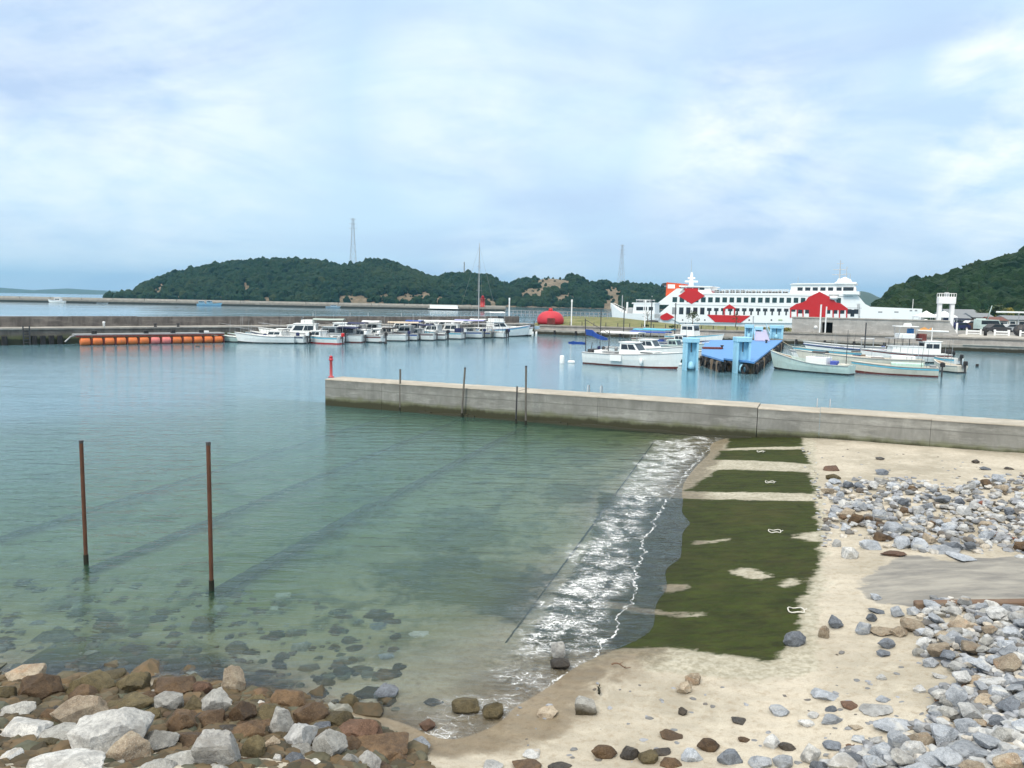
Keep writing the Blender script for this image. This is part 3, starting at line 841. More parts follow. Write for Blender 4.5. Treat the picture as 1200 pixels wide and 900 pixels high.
# ------------------------------------------------------------------ sea wall
def rz_of(v): return math.atan2(v.y, v.x)
wa = rz_of(WDIR)
wl = (WB - WA).length
sw = empty('sea_wall', (WA.x, WA.y, 0), wa, 'long grey concrete sea wall crossing the water behind the slipway', 'wall')
WTOP = 1.5
cuts = [0, on_plane(447, 460, WA, wa)[0], on_plane(543, 460, WA, wa)[0], on_plane(606, 470, WA, wa)[0], on_plane(700, 480, WA, wa)[0], on_plane(887, 490, WA, wa)[0], on_plane(960, 500, WA, wa)[0], on_plane(1090, 510, WA, wa)[0], wl + 4, wl + 12, wl + 22]
for i, (s0, s1) in enumerate(zip(cuts[:-1], cuts[1:])):
    hh_ = WTOP + (-.012, .0, .01, -.006, .004, -.04, -.02, -.03, -.01, 0)[i]
    gap = .012 if i != 5 else .03
    m = MB(); m.box(s0 + gap, s1 - .0, 0, WALL_T, -4.2, hh_ - .06)
    m.build('wall_panel', M_CONC, sw)
    m = MB()
    n_ = max(4, int((s1 - s0) / .35)); rr_ = random.Random(i)
    top, lip = [], []
    for k in range(n_ + 1):
        x = s0 + gap + (s1 - s0 - gap - .004) * k / n_
        j = rr_.uniform(-.018, .012)
        top.append((x, -.015 + j, hh_ + rr_.uniform(-.01, .006)))
    vv, ff = [], []
    for (x, y, z) in top:
        vv += [(x, y + .0, hh_ - .06), (x, y, z - .025), (x, y + .03, z), (x, WALL_T - .03, z), (x, WALL_T + .012, z - .03), (x, WALL_T + .012, hh_ - .06)]
    for k in range(n_):
        for q in range(5): ff.append((k * 6 + q, k * 6 + q + 1, k * 6 + 7 + q, k * 6 + 6 + q))
    ff += [tuple(range(6)), tuple(n_ * 6 + q for q in range(5, -1, -1))]
    m.add(vv, ff); m.build('coping', M_CTOP, sw)
# narrow broken footing shelf along the water line
m = MB(); rr_ = random.Random(3)
for k in range(60):
    x0 = 6 + k * .36
    if x0 > cuts[5] - .5: break
    yo = -.06 - .14 * vnoise(k * .31, 1.0, 4); zo = .02 + .14 * vnoise(k * .43, 3.0, 8)
    m.box(x0, x0 + .36, float(yo), .0, -.6, float(zo))
m.build('footing', concrete('weedy_footing', (.10, .09, .05), (.05, .05, .025), z_wet=.1), sw)

def hit_wall(px, py, off=0.0):
    s, z = on_plane(px, py, WA + WN * off, wa); q = WA + WN * off + WDIR * s
    return Vector((q.x, q.y, z))

# red harbour light on the wall end
q = hit_wall(388, 436, .75)
t = empty('harbour_light', (q.x, q.y, WTOP), 0, 'slim red light post standing on the left end of the sea wall', 'light post')
MB().lathe([(.17, 0), (.17, .05), (.10, .08), (.085, .12), (.08, .95), (.10, .97)], 14).build('post', M_REDPALE, t)
MB().lathe([(.11, .97), (.13, 1.0), (.13, 1.04), (.10, 1.06), (.10, 1.16), (.12, 1.17), (.05, 1.23), (.01, 1.25)], 14).build('lamp', paint('red_lamp', (.6, .03, .05), .25), t)

# thin stakes along the wall, and the two tall ones in front; each stands on a sunken beam
def stake(top, base, r, label, z0=None, mat=None):
    b = P(*base, 0.0); zt = zat(top[0], top[1], b.y); tp = at(top[0], b.y, zt)
    d = ray(*top); k = (zt - CAM_H) / d.z if abs(d.z) > 1e-6 else b.y / d.y
    tp = Vector((d.x * b.y / d.y, b.y, CAM_H + d.z / d.y * b.y))
    foot = H1(b.x, b.y) - .2
    e = empty('mooring_stake', (b.x, b.y, 0), 0, label, 'stake', 'stakes standing in the water')
    dr = (tp - Vector((b.x, b.y, 0)))
    low_ = Vector((0, 0, 0)) + dr * (foot / dr.z)
    m = MB(); m.tube([low_, dr * .3, dr * .7, dr], r, 10); m.build('pipe', mat or M_RUST, e)
    m = MB(); m.tube([dr * .0 + Vector((0, 0, -.12)), dr * (.22 / dr.z)], r * 1.25, 10); m.build('weed_collar', M_WEED, e)
    m = MB(); m.tube([dr * .985, dr * 1.006], r * 1.12, 10); m.build('rim', M_DARK, e)
    return b
M_WEED = concrete('dark_weed', (.025, .025, .012), (.012, .014, .008))
M_STAKE = paint('grey_wet_stake', (.16, .15, .13), .8, .4)
b1 = stake((95, 517), (101, 661), .042, 'left one of the two tall rusty stakes in open water')
b2 = stake((244, 519), (248, 692), .042, 'right one of the two tall rusty stakes, nearest the shore rocks')
w1 = stake((469, 433), (469, 482), .05, 'grey stake nearest the red light before the wall', mat=M_STAKE)
w2 = stake((545, 431), (541, 489), .05, 'grey stake in the middle of three before the wall', mat=M_STAKE)
w3 = stake((616.5, 429), (616, 498), .05, 'tallest grey stake before the wall, beside a short one', mat=M_STAKE)
w4 = stake((606, 453), (604.5, 496), .04, 'short dark stake against the wall left of the tallest one', mat=M_DARK)
M_BEAM = concrete('sunken_beam_concrete', (.045, .05, .04), (.02, .025, .02))
def beam(a, b, z0, z1, w, label):
    v = Vector((b.x - a.x, b.y - a.y)); n_ = 40
    m = MB(); vv, ff = [], []
    for k in range(n_ + 1):
        x = v.length * k / n_; z = z0 + (z1 - z0) * k / n_ + math.sin(k * 1.7) * .012; ww_ = w * (.5 + .05 * math.sin(k * 2.3))
        vv += [(x, -ww_, z - .14), (x, -ww_, z - .04), (x, -ww_ + .05, z), (x, ww_ - .05, z), (x, ww_, z - .04), (x, ww_, z - .14)]
    for k in range(n_):
        for q in range(5): ff.append((k * 6 + q, k * 6 + q + 1, k * 6 + 7 + q, k * 6 + 6 + q))
    ff += [tuple(range(6)), tuple(n_ * 6 + q for q in range(5, -1, -1))]
    m.add(vv, ff)
    o = m.build('sunken_beam', M_BEAM); o.location = (a.x, a.y, 0); o.rotation_euler = (0, 0, rz_of(v))
    tag(o, label, 'beam', 'dark beams lying under the water')
beam(b2, P(438, 587, 0), -.16, -.22, .34, 'near half of the dark sunken beam running from the right stake')
beam(P(445, 583, 0), w3, -.45, -.30, .30, 'far half of the dark sunken beam, reaching the tallest wall stake')
beam(b1, w2, -.42, -.44, .30, 'dark sunken beam running from the left stake to the wall')
beam(P(-60, 640, 0), w1, -.6, -.55, .30, 'farthest sunken beam, reaching the stake by the red light')

# slipway edge: a dark sunken joint line
sa, sb = P(767, 516, 0), P(566, 786, 0)
v = sb - sa; m = MB()
m.box(0, v.length, -.018, .018, -.5, -.12)
o = m.build('slipway_edge', M_BEAM); o.location = (sa.x, sa.y, 0); o.rotation_euler = (0, 0, math.atan2(v.y, v.x))
tag(o, 'thin dark straight edging under the foam along the slipway', 'edging')
# weathered timber along the concrete patch
sa, sb = ground(1072, 713), ground(1230, 711)
v = sb - sa; m = MB(); m.bbox(0, v.length, -.09, .09, -.05, .13, .02)
o = m.build('timber_kerb', paint('old_timber', (.17, .11, .075), .9, .3)); o.location = sa; o.rotation_euler = (0, -math.asin(v.z / v.length), math.atan2(v.y, v.x))
tag(o, 'long weathered brown timber edging the grey concrete patch', 'timber')
# mooring rings of rope
for (px, py, r_, lab) in ((908, 624, .15, 'white rope ring on green weed in the middle of the slipway'), (933, 717, .15, 'white rope ring near the lower right edge of the weed'),
                          (902, 566, .14, 'pale rope ring on the third weed panel from the wall'), (891, 530, .13, 'small pale rope ring on weed close to the wall')):
    q = ground(px, py); rr_ = random.Random(px)
    m = MB(); pts = [(r_ * (1 + rr_.uniform(-.1, .1)) * math.cos(a_), r_ * .9 * math.sin(a_), .035 + .02 * math.sin(3 * a_)) for a_ in np.linspace(0, 2 * math.pi, 19)[:-1]]
    pts.append(pts[0]); pts.append(pts[1]); m.tube(pts, .013, 7, False)
    m.tube([(r_, 0, .04), (r_ + .07, .06, .03), (r_ + .10, .12, .02)], .013, 6)
    o = m.build('rope_ring', paint('white_rope', (.72, .70, .64), .9, .25)); o.location = q; tag(o, lab, 'rope ring', 'rope rings on the slipway')
# ladder handrails over the far side of the wall
for (pa, pb, lab) in (((690, 453), (705, 454), 'pair of pale ladder handrails behind the wall, near the white boat'), ((958, 468), (973, 469), 'pair of grey ladder handrails behind the wall on the right')):
    a_, b_ = hit_wall(*pa, WALL_T), hit_wall(*pb, WALL_T)
    t = empty('ladder', (a_.x, a_.y, WTOP), wa, lab, 'ladder')
    d_ = min(.9, (b_ - a_).length)
    for x in (0, d_): MB().tube([(x, .12, -1.6), (x, .12, .28), (x, .05, .34), (x, -.12, .34), (x, -.2, .28), (x, -.2, .0)], .022, 8).build('handrail', M_GALV, t)
    for k in range(5): MB().tube([(0, .12, -.2 - k * .3), (d_, .12, -.2 - k * .3)], .016, 6).build('rung', M_GALV, t)

# ------------------------------------------------------------------ far breakwater, lighthouse
def wall_line(name, a, b, t, z0, z1, mat, label, cat, extra=None, kind=None, parent=None):
    v = Vector((b[0] - a[0], b[1] - a[1]))
    e = empty(name, (a[0], a[1], 0), rz_of(v), label, cat)
    MB().box(0, v.length, 0, t, z0, z1).build('wall_body', mat, e)
    return e, v.length
FBa, FBb = (-520, 486), at(592, 447).xy
e, ln = wall_line('outer_breakwater', FBa, FBb, 9, -4.3, 2.2, concrete('outer_concrete', (.36, .33, .28), (.24, .22, .19), z_wet=1.0, wet=(.035, .04, .035), stain=.4),
                  'long low outer breakwater stretching across the water before the hills', 'breakwater')
for k in range(26):
    x0 = ln * k / 26
    MB().box(x0 + .2, x0 + ln / 26 - .2, 3, 8, 2.2, 3.55 - k * .017).build('parapet', M_CPALE, e)
a_ = at(521, 451, 0)
tag(MB().box(-8, 8, -2, 2, 1.0, 3.0).add([(-9, -3, .9), (9, -3, .9), (9, 0, .9), (-9, 0, .9), (-9, -3, 1.1), (9, -3, 1.1), (9, 0, 1.1), (-9, 0, 1.1)], [(0, 1, 5, 4), (4, 5, 6, 7), (0, 3, 2, 1)]).build('landing_stage', M_WHITE), 'long white landing stage against the outer breakwater near its end', 'landing stage')
bpy.data.objects['landing_stage'].location = (a_.x, a_.y - 4, 0)
q = at(565.5, 452, 0)
t = empty('lighthouse', (q.x, q.y, 2.2), 0, 'small red lighthouse on the end of the outer breakwater', 'lighthouse')
MB().lathe([(2.2, 0), (2.2, .3), (1.45, .35), (1.3, 4.6), (1.7, 4.7), (1.7, 4.95)], 16).build('tower', paint('lighthouse_red', (.48, .03, .03), .5), t)
MB().lathe([(.8, 4.95), (.8, 6.0), (1.0, 6.05), (.2, 6.7)], 12).build('lantern', M_RED, t)
MB().tube([(0, 0, 6.6), (0, 0, 7.8)], .06, 6).build('antenna', M_DARK, t)

# ------------------------------------------------------------------ inner breakwater (left) and quay (right)
QA, QM, QB = Vector((-107, 40.7)), Vector((4, 143.5)), Vector((110, 88.5))
va = (QM - QA); aa = rz_of(va)
ib = empty('inner_breakwater', (QA.x, QA.y, 0), aa, 'dark stained concrete breakwater with a low apron behind the small boats', 'breakwater')
l_ = va.length
m = MB()
for k in range(18):
    m.box(l_ * k / 18 + .02, l_ * (k + 1) / 18, 0, 4.2, -4.3, 1.72)
m.build('apron', M_CFAR, ib)
m = MB()
for k in range(18):
    m.box(l_ * k / 18, l_ * (k + 1) / 18 - .01, -.12, 4.2, 1.723, 1.90)
m.build('apron_edge', M_CAPR, ib)
m = MB(); rr_ = random.Random(5)
for k in range(20):
    m.box(l_ * k / 20 + .03, l_ * (k + 1) / 20, 4.21, 5.4, -4.3, 3.12 + rr_.uniform(-.03, .03))
m.build('parapet', concrete('parapet_concrete', (.24, .215, .19), (.13, .115, .105), stain=.75), ib)
for px in (5, 40, 50, 60, 70, 17 - 30):
    s, z = on_plane(px, 402, QA, aa)
    MB().bbox(s - .28, s + .28, -.32, -.02, -.3, 1.05, .06).build('rubber_fender', M_BLACK, ib)
s0, _ = on_plane(27, 400, QA, aa); s1, _ = on_plane(34.5, 400, QA, aa)
ld = empty('dock_ladder', (0, 0, 0), 0); ld.parent = ib; ld.location = (s0, -.3, 0)
for x in (0, s1 - s0): MB().box(x - .06, x + .06, -.06, .06, -.4, 2.2).build('stringer', M_DARK, ld)
for k in range(7): MB().box(.07, s1 - s0 - .07, -.05, .05, k * .32 - .1, k * .32).build('rung', M_DARK, ld)
q = Vector((QA.x, QA.y)) + va.normalized() * on_plane(119, 388, QA, aa)[0]
o = MB().lathe([(.13, 0), (.13, .5), (.16, .55), (.16, .68), (.05, .72)], 10).build('bollard', M_WHITE); o.location = (q.x, q.y + .6, 1.9)
tag(o, 'small white bollard on the breakwater apron above the orange floats', 'bollard')
for px, py in ((180, 387), (207, 387)):
    q = Vector((QA.x, QA.y)) + va.normalized() * on_plane(px, py, QA, aa)[0]
    o = MB().lathe([(.2, 0), (.16, .1), (.14, .3), (.22, .38), (.2, .48), (.05, .5)], 10).build('bollard', M_DARK); o.location = (q.x, q.y + .5, 1.9)
    tag(o, 'small dark mooring bollard on the apron, ' + ('left of two near the orange floats' if px == 180 else 'right of two near the orange floats'), 'bollard')

vb = (QB - QM); ab = rz_of(vb); lb = vb.length
qy = empty('quay', (QM.x, QM.y, 0), ab, 'stepped grey concrete quay in front of the ferry', 'quay')
sx, _ = on_plane(1115, 395, QM, ab)
m = MB()
for k in range(20): m.box(lb * k / 20 + .015, lb * (k + 1) / 20, 0, 2.2, -4.3, .85)
m.build('lower_ledge', M_CAPR, qy)
m = MB()
for k in range(20): m.box(lb * k / 20 + .015, lb * (k + 1) / 20, 2.2, 9, -4.3, 1.45 + .5 * (k / 20))
m.build('quay_body', M_CGREY, qy)
m = MB()
for k in range(20): m.box(lb * k / 20, lb * (k + 1) / 20 - .01, 1.95, 3.0, 1.455 + .5 * (k / 20), 1.68 + .5 * (k / 20))
m.build('coping', M_CAPR, qy)
m = MB(); m.box(sx + 1.5, lb, -.2, .1, .86, 1.0); m.build('pale_kerb', M_CPALE, qy)
for k in range(14):
    x0 = 4 + k * 4.2; MB().bbox(x0, x0 + .35, -.3, -.01, -.2, .8, .05).build('rubber_fender', M_BLACK, qy)

# land behind the quay: grass berm on the left, paved ground on the right
def strip_land(name, line, z_in, z_out, mat):
    m = MB(); n_ = len(line); vv, ff = [], []
    for (x0, y0, z0, x1, y1, z1) in line:
        for t_ in np.linspace(0, 1, 6):
            vv.append((x0 + (x1 - x0) * t_, y0 + (y1 - y0) * t_, z0 + (z1 - z0) * math.sin(t_ * math.pi / 2)))
        vv.append((x1 + .5, y1 + 1, -4.3))
    for i in range(n_ - 1):
        for k in range(6): ff.append((i * 7 + k, (i + 1) * 7 + k, (i + 1) * 7 + k + 1, i * 7 + k + 1))
    m.add(vv, ff, False)
    o = m.build(name, mat); tag(o, kind='structure'); return o
g = NT('quay_grass'); p = g.pos()
gc = g.mix(g.ramp(g.noise(p, .35, 5, .65), [(.35, 0.), (.65, 1.)]), (.10, .14, .035), (.30, .30, .13))
gc = g.mix(g.ramp(g.noise(p, 2.5, 4, .7), [(.4, .6), (.6, 0.)]), gc, (.20, .17, .08))
M_GRASS = g.done(gc, .95, 0, g.bump(g.noise(p, 6, 4, .7), 1., .2))
vbn, nbn = vb.normalized(), Vector((-vb.normalized().y, vb.normalized().x))
sg, _ = on_plane(930, 395, QM, ab)
line = []
for k in range(16):
    s = -6 + (sg + 8) * k / 15
    a_ = QM + vbn * s + nbn * 8.9; b_ = QM + vbn * s + nbn * (32 - k * .5)
    line.append((a_.x, a_.y, 1.2 + .3 * max(0, min(1, s / 40)), b_.x, b_.y, 2.9 - 1.05 * max(0, min(1, (k - 3) / 4))))
strip_land('grass_bank', line, 0, 0, M_GRASS)
line = []
for k in range(12):
    s = sg + 2 + (lb + 60 - sg) * k / 11
    a_ = QM + vbn * s + nbn * 8.9; b_ = QM + vbn * s + nbn * (110 + 20 * k)
    line.append((a_.x, a_.y, 1.75, b_.x, b_.y, 2.1))
g = NT('paved_yard'); p = g.pos()
M_YARD = g.done(g.mix(g.ramp(g.noise(p, .2, 5, .6), [(.35, 0.), (.65, 1.)]), (.16, .155, .15), (.27, .26, .24)), .9, 0, g.bump(g.noise(p, 8, 4), .3, .02))
# yard pavement is a solid block
yard = MB()
yp = [QM + vbn * (sg + 2) + nbn * 9.0, QM + vbn * (lb + 90) + nbn * 9.0, QM + vbn * (lb + 260) + nbn * 170, QM + vbn * (sg + 60) + nbn * 120, QM + vbn * (sg + 22) + nbn * 34, QM + vbn * (sg + 2) + nbn * 30]
yard.prism([tuple(q) for q in yp], -4.3, 2.0)
tag(yard.build('yard_pavement', M_YARD), kind='structure')
# yard apron slope at the right
pa = MB()
s0, s1 = on_plane(1112, 392, QM + nbn * 5, ab)[0], lb
pa.add([(s0, 3.0, 1.9), (s1, 3.0, 2.0), (s1, 8.9, 2.2), (s0 + 2, 8.9, 2.25), (s0, 3.0, 1.3), (s1, 3.0, 1.3), (s1, 8.9, 1.3), (s0 + 2, 8.9, 1.3)], [(0, 1, 2, 3), (0, 4, 5, 1), (2, 6, 7, 3), (0, 3, 7, 4), (1, 5, 6, 2)])
pa.build('pale_apron', M_CPALE, qy)

def qpt(px, py_guess, off):
    """point on the line parallel to the quay face, off metres behind it, under picture column px"""
    s, z = on_plane(px, py_guess, QM + nbn * off, ab)
    w = QM + nbn * off + vbn * s
    return Vector((w.x, w.y, 0)), s, z

# concrete shelter wall with the dark opening
SO = 3.2
pA, sA, _ = qpt(928, 380, SO); pB, sB, zt = qpt(1113, 377, SO)
_, so0, _ = qpt(963, 385, SO); _, so1, _ = qpt(975.5, 385, SO)
ztl = on_plane(928, 372.5, QM + nbn * SO, ab)[1]
sh = empty('concrete_storehouse', (pA.x, pA.y, 0), ab, 'long low grey concrete storehouse with a square black opening', 'storehouse')
W_ = sB - sA
m = MB()
edges = [0, so0 - sA, so1 - sA, (so1 - sA) + (W_ - so1 + sA) * .33, (so1 - sA) + (W_ - so1 + sA) * .66, W_]
for i, (x0, x1) in enumerate(zip(edges[:-1], edges[1:])):
    if i == 1: m.box(x0, x1, 0, 5, 3.55, ztl); m.box(x0, x1, 3, 5, 1.5, 3.55)
    elif i == 4: m.yprism([(x0, 1.5), (x1 + 1.6, 1.5), (x1, ztl), (x0, ztl)], 0, 5)
    else: m.box(x0 + (.01 if i else 0), x1, 0, 5, 1.5, ztl)
m.build('wall', M_CGREY, sh)
MB().box(-.1, W_ + .05, -.12, 5.1, ztl, ztl + .16).build('roof_edge', M_CAPR, sh)
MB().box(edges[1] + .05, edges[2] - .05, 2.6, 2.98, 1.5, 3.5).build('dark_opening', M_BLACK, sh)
MB().lathe([(.28, 0), (.28, .06)], 14, (on_plane(956, 383, QM + nbn * SO, ab)[0] - sA, -.03, on_plane(956, 383.5, QM + nbn * SO, ab)[1]), 'y').build('round_plate', M_WHITE, sh)

# ------------------------------------------------------------------ poles, posts, rails on the quay
def pole(name, px, ytop, ybase_off, r, mat, label, cat, group, zb=1.6, cap=None):
    q, s, _ = qpt(px, 380, ybase_off)
    zt = zat(px, ytop, q.y)
    t = empty(name, (q.x, q.y, zb), 0, label, cat, group)
    MB().tube([(0, 0, 0), (0, 0, zt - zb)], r, 8).build('shaft', mat, t)
    MB().bbox(-r * 2.4, r * 2.4, -r * 2.4, r * 2.4, -.02, .12, .02).build('base', M_GREY, t)
    if cap: cap(t, zt - zb)
    else: MB().lathe([(r * 1.2, zt - zb), (r * 1.4, zt - zb + .05), (.01, zt - zb + .1)], 8).build('cap', mat, t)
    return t
def lamp_head(t, h):
    MB().bbox(-.16, .16, -.16, .16, h, h + .5, .04).build('lamp', M_WHITE, t)
pole('lamp_post', 596.5, 352, 5, .13, M_WHITE, 'white lamp post on the quay left of the red dome', 'lamp post', 'white posts on the quay', cap=lamp_head, zb=1.3)
pole('lamp_post', 669.5, 354, 10, .12, M_WHITE, 'white lamp post right of the red dome', 'lamp post', 'white posts on the quay', cap=lamp_head, zb=1.3)
pole('lamp_post', 755.5, 355, 9, .10, M_WHITE, 'white lamp post on the grass before the small passenger ship', 'lamp post', 'white posts on the quay', cap=lamp_head)
pole('marker_pole', 961, 357.5, 2.6, .13, M_WHITE, 'taller of two white poles by the black opening of the storehouse', 'pole', 'white posts on the quay')
pole('marker_pole', 967.5, 360, 2.8, .11, M_WHITE, 'shorter of two white poles by the black opening of the storehouse', 'pole', 'white posts on the quay')
pole('marker_pole', 882.5, 371, 1.2, .10, M_GALV, 'thin grey pole rising behind the blue gangway towers', 'pole', 'white posts on the quay', zb=.85)
for px, yt, off, lab in ((704, 362, -.6, 'thin dark pile standing in water between the flags and the ferry bow'), (731, 352, -.8, 'tall thin dark pile in front of the passenger ship bow'),
                         (763, 351, -.8, 'thin dark pile in front of the passenger ship cabin'), (791, 355, -.8, 'thin grey pile in front of the ferry near its left end'), (1015, 378, -14, 'dark thin pile rising among the right-hand fishing boats')):
    q, s, _ = qpt(px, 380, off)
    zt = zat(px, yt, q.y); zb_ = -1.0
    o = MB().tube([(0, 0, zb_), (0, 0, zt)], .085, 8).build('mooring_pile', M_DARK); o.location = (q.x, q.y, 0)
    tag(o, lab, 'pile', 'thin mooring piles')
# handrail on the bank behind the dome
t0, _, _ = qpt(592, 364, 24); t1, _, _ = qpt(712, 364, 24)
fv = t1 - t0; fe = empty('bank_railing', (t0.x, t0.y, 2.6), rz_of(fv), 'thin grey railing along the back of the quay bank', 'railing')
n_ = 24
for k in range(n_ + 1): MB().box(fv.length * k / n_ - .05, fv.length * k / n_ + .05, -.05, .05, 0, 1.35).build('post', M_GREY, fe)
for z in (.7, 1.35): MB().box(-.1, fv.length + .1, -.06, .06, z - .05, z + .05).build('rail', M_GREY, fe)
ORD = 'first second third fourth fifth sixth seventh eighth ninth tenth eleventh twelfth thirteenth fourteenth fifteenth sixteenth seventeenth eighteenth nineteenth twentieth twenty-first twenty-second twenty-third twenty-fourth twenty-fifth'.split()
# short black posts along the grass edge
for k, px in enumerate(list(range(602, 640, 12)) + list(range(668, 925, 14))):
    q, s, _ = qpt(px, 380, 9.8)
    o = MB().box(-.07, .07, -.07, .07, 0, .95, .8).build('edge_post', M_DARK); o.location = (q.x, q.y, 1.3)
    tag(o, ORD[k] + ' short dark post from the left along the front of the grass bank', 'post', 'short dark posts along the grass bank')

# plain red dome (generic stand-in)
q, s, _ = qpt(645, 377, 12)
RW = 31.5 * q.y / F_PX / 2
dm = empty('red_dome', (q.x, q.y, 1.55), 0, 'large squat red dome on the quay', 'dome')
pr = [(RW * .93, 0), (RW, .22 * RW), (RW * .98, .42 * RW), (RW * .86, .66 * RW), (RW * .62, .86 * RW), (RW * .32, .96 * RW), (.02, .98 * RW)]
MB().lathe(pr, 40).build('shell', paint('dome_red', (.55, .03, .05), .6), dm)
MB().lathe([(RW * .2, .94 * RW), (RW * .13, 1.05 * RW), (RW * .14, 1.16 * RW), (.02, 1.18 * RW)], 14).build('top_knob', M_RED, dm)
MB().box(-RW * .28, RW * .28, -RW * 1.02, -RW * .8, 0, RW * .45).build('doorway', M_REDBOOT, dm)

# ------------------------------------------------------------------ small trees on the bank
def leaf_mesh(name, pts, size, mat, parent, seed=0, per=10):
    r_ = np.random.default_rng(seed); V, Fq = [], []
    for (x, y, z, rad) in pts:
        for _ in range(per):
            d = r_.normal(size=3); d /= np.linalg.norm(d); d *= rad * r_.random() ** .4
            c_ = np.array([x, y, z]) + d * (1, 1, .8)
            u_ = r_.normal(size=3); u_ /= np.linalg.norm(u_); w_ = np.cross(u_, r_.normal(size=3)); w_ /= np.linalg.norm(w_) + 1e-9
            s_ = size * r_.uniform(.6, 1.3); b_ = len(V)
            V += [c_ - u_ * s_, c_ + w_ * s_ * .55, c_ + u_ * s_, c_ - w_ * s_ * .55]; Fq.append((b_, b_ + 1, b_ + 2, b_ + 3))
    return mesh_np(name, np.array(V), np.array(Fq), mat, False, parent)
g = NT('leaves'); p = g.pos()
M_LEAF = g.done(g.mix(g.ramp(g.noise(p, 1.2, 3, .6), [(.35, 0.), (.65, 1.)]), (.03, .055, .02), (.08, .11, .04)), .7)
g = NT('yellow_leaves'); p = g.pos()
M_LEAFY = g.done(g.mix(g.ramp(g.noise(p, 1.2, 3, .6), [(.35, 0.), (.65, 1.)]), (.10, .12, .02), (.30, .25, .05)), .7)
M_BARK = paint('bark', (.10, .075, .055), .95, .3)
def tree(name, base, h, crown, label, cat, mat, seed, leaf=.22, spread=1.0, group=None, per=26):
    t = empty(name, base, 0, label, cat, group); r_ = random.Random(seed)
    m = MB(); m.tube([(0, 0, 0), (.05 * h, .02 * h, h * .4), (.02 * h, 0, h * .75)], h * .035, 7, r1=h * .012)
    tips = []
    for k in range(9):
        a_ = k * 2.4; z0 = h * (.35 + .06 * k); l_2 = crown * (1.0 - .06 * k) * spread
        e_ = (math.cos(a_) * l_2, math.sin(a_) * l_2, z0 + crown * .35 + r_.uniform(-.1, .3)); tips.append(e_)
        m.tube([(.04 * h, .01 * h, z0), tuple((a + b) / 2 for a, b in zip((.04 * h, .01 * h, z0), e_)), e_], h * .014, 5, r1=h * .004)
    m.build('trunk', M_BARK, t)
    pts = [(x * .9, y * .9, z, crown * .38) for x, y, z in tips] + [(0, 0, h * .92, crown * .4), (0, 0, h * .75, crown * .35)]
    leaf_mesh('crown', pts, leaf, mat, t, seed, per)
    return t
q, _, _ = qpt(811, 377, 14); tree('small_pine', (q.x, q.y, 1.9), 2.6, 1.15, 'small dark pine with a bare trunk before the ferry', 'tree', M_LEAF, 3, .14)
q, _, _ = qpt(758, 378, 14); tree('bare_sapling', (q.x, q.y, 1.9), 2.8, .9, 'thin sparse sapling before the small passenger ship', 'tree', M_LEAF, 5, .08, per=7)
q, _, _ = qpt(862, 377, 16); tree('young_tree', (q.x, q.y, 1.9), 2.7, .7, 'thin young tree in front of the red boat shape on the ferry', 'tree', M_LEAF, 6, .10, per=8)
for px, sz, lab, mt in ((896, .8, 'yellow-green bush between the blue gangway towers', M_LEAFY), (922, .9, 'low yellowish bush against the left end of the storehouse', M_LEAFY), (788, .55, 'low dark shrub on the grass left of the pine', M_LEAF), (757, .5, 'low dark shrub around the sapling foot', M_LEAF), (812, .7, 'flat dark shrub around the pine foot', M_LEAF)):
    q, _, _ = qpt(px, 380, 12); t = empty('bush', (q.x, q.y, 1.6), 0, lab, 'bush')
    MB().tube([(0, 0, 0), (0, 0, sz * .6)], .05, 5).build('stem', M_BARK, t)
    leaf_mesh('foliage', [(dx * sz, dy * sz, sz * .45, sz * .5) for dx, dy in ((0, 0), (.8, .1), (-.8, 0), (.3, .4), (-.3, -.3))], .14, mt, t, px, 34)

# ------------------------------------------------------------------ pylons
def pylon(px, ytop, ybase, Y, wb, wt, label, arms=True):
    b = at(px, Y, 0); z0 = zat(px, ybase, Y) - 8; z1 = zat(px, ytop, Y); h = z1 - z0
    t = empty('power_pylon', (b.x, b.y, z0), .4, label, 'pylon', 'steel power pylons on the hills')
    n_ = 8; r_ = h * .0017
    lv = [(h * (1 - (1 - k / n_) ** 1.25), wb + (wt - wb) * (1 - (1 - k / n_) ** 1.7)) for k in range(n_ + 1)]
    for sx_, sy_ in ((1, 1), (-1, 1), (-1, -1), (1, -1)):
        MB().tube([(sx_ * w / 2, sy_ * w / 2, z) for z, w in lv], r_ * 1.5, 4).build('leg', M_GALV, t)
    m = MB()
    for (za, wa_), (zb, wb_) in zip(lv[:-1], lv[1:]):
        for k in range(4):
            c4 = ((1, 1), (-1, 1), (-1, -1), (1, -1)); p0, p1 = c4[k], c4[(k + 1) % 4]
            m.tube([(p0[0] * wa_ / 2, p0[1] * wa_ / 2, za), (p1[0] * wb_ / 2, p1[1] * wb_ / 2, zb)], r_, 3)
            m.tube([(p1[0] * wa_ / 2, p1[1] * wa_ / 2, za), (p0[0] * wb_ / 2, p0[1] * wb_ / 2, zb)], r_, 3)
            m.tube([(p0[0] * wb_ / 2, p0[1] * wb_ / 2, zb), (p1[0] * wb_ / 2, p1[1] * wb_ / 2, zb)], r_, 3)
    m.build('bracing', M_GALV, t)
    if arms:
        for f_, wd in ((.98, .07), (.88, .085), (.78, .095)):
            m = MB(); z = h * f_
            m.tube([(-h * wd, 0, z), (h * wd, 0, z)], r_ * 1.3, 4); m.tube([(-h * wd, 0, z), (0, 0, z + h * .03), (h * wd, 0, z)], r_, 3); m.build('crossarm', M_GALV, t)
pylon(414, 256, 304, 1120, 9, 2.6, 'tall steel pylon on the left hill ridge')
pylon(727, 287, 330, 1150, 9.5, 1.8, 'steel pylon on the low ridge above the ferry bow')
b = at(543.5, 1000, 0); z0 = zat(543.5, 322, 1000)
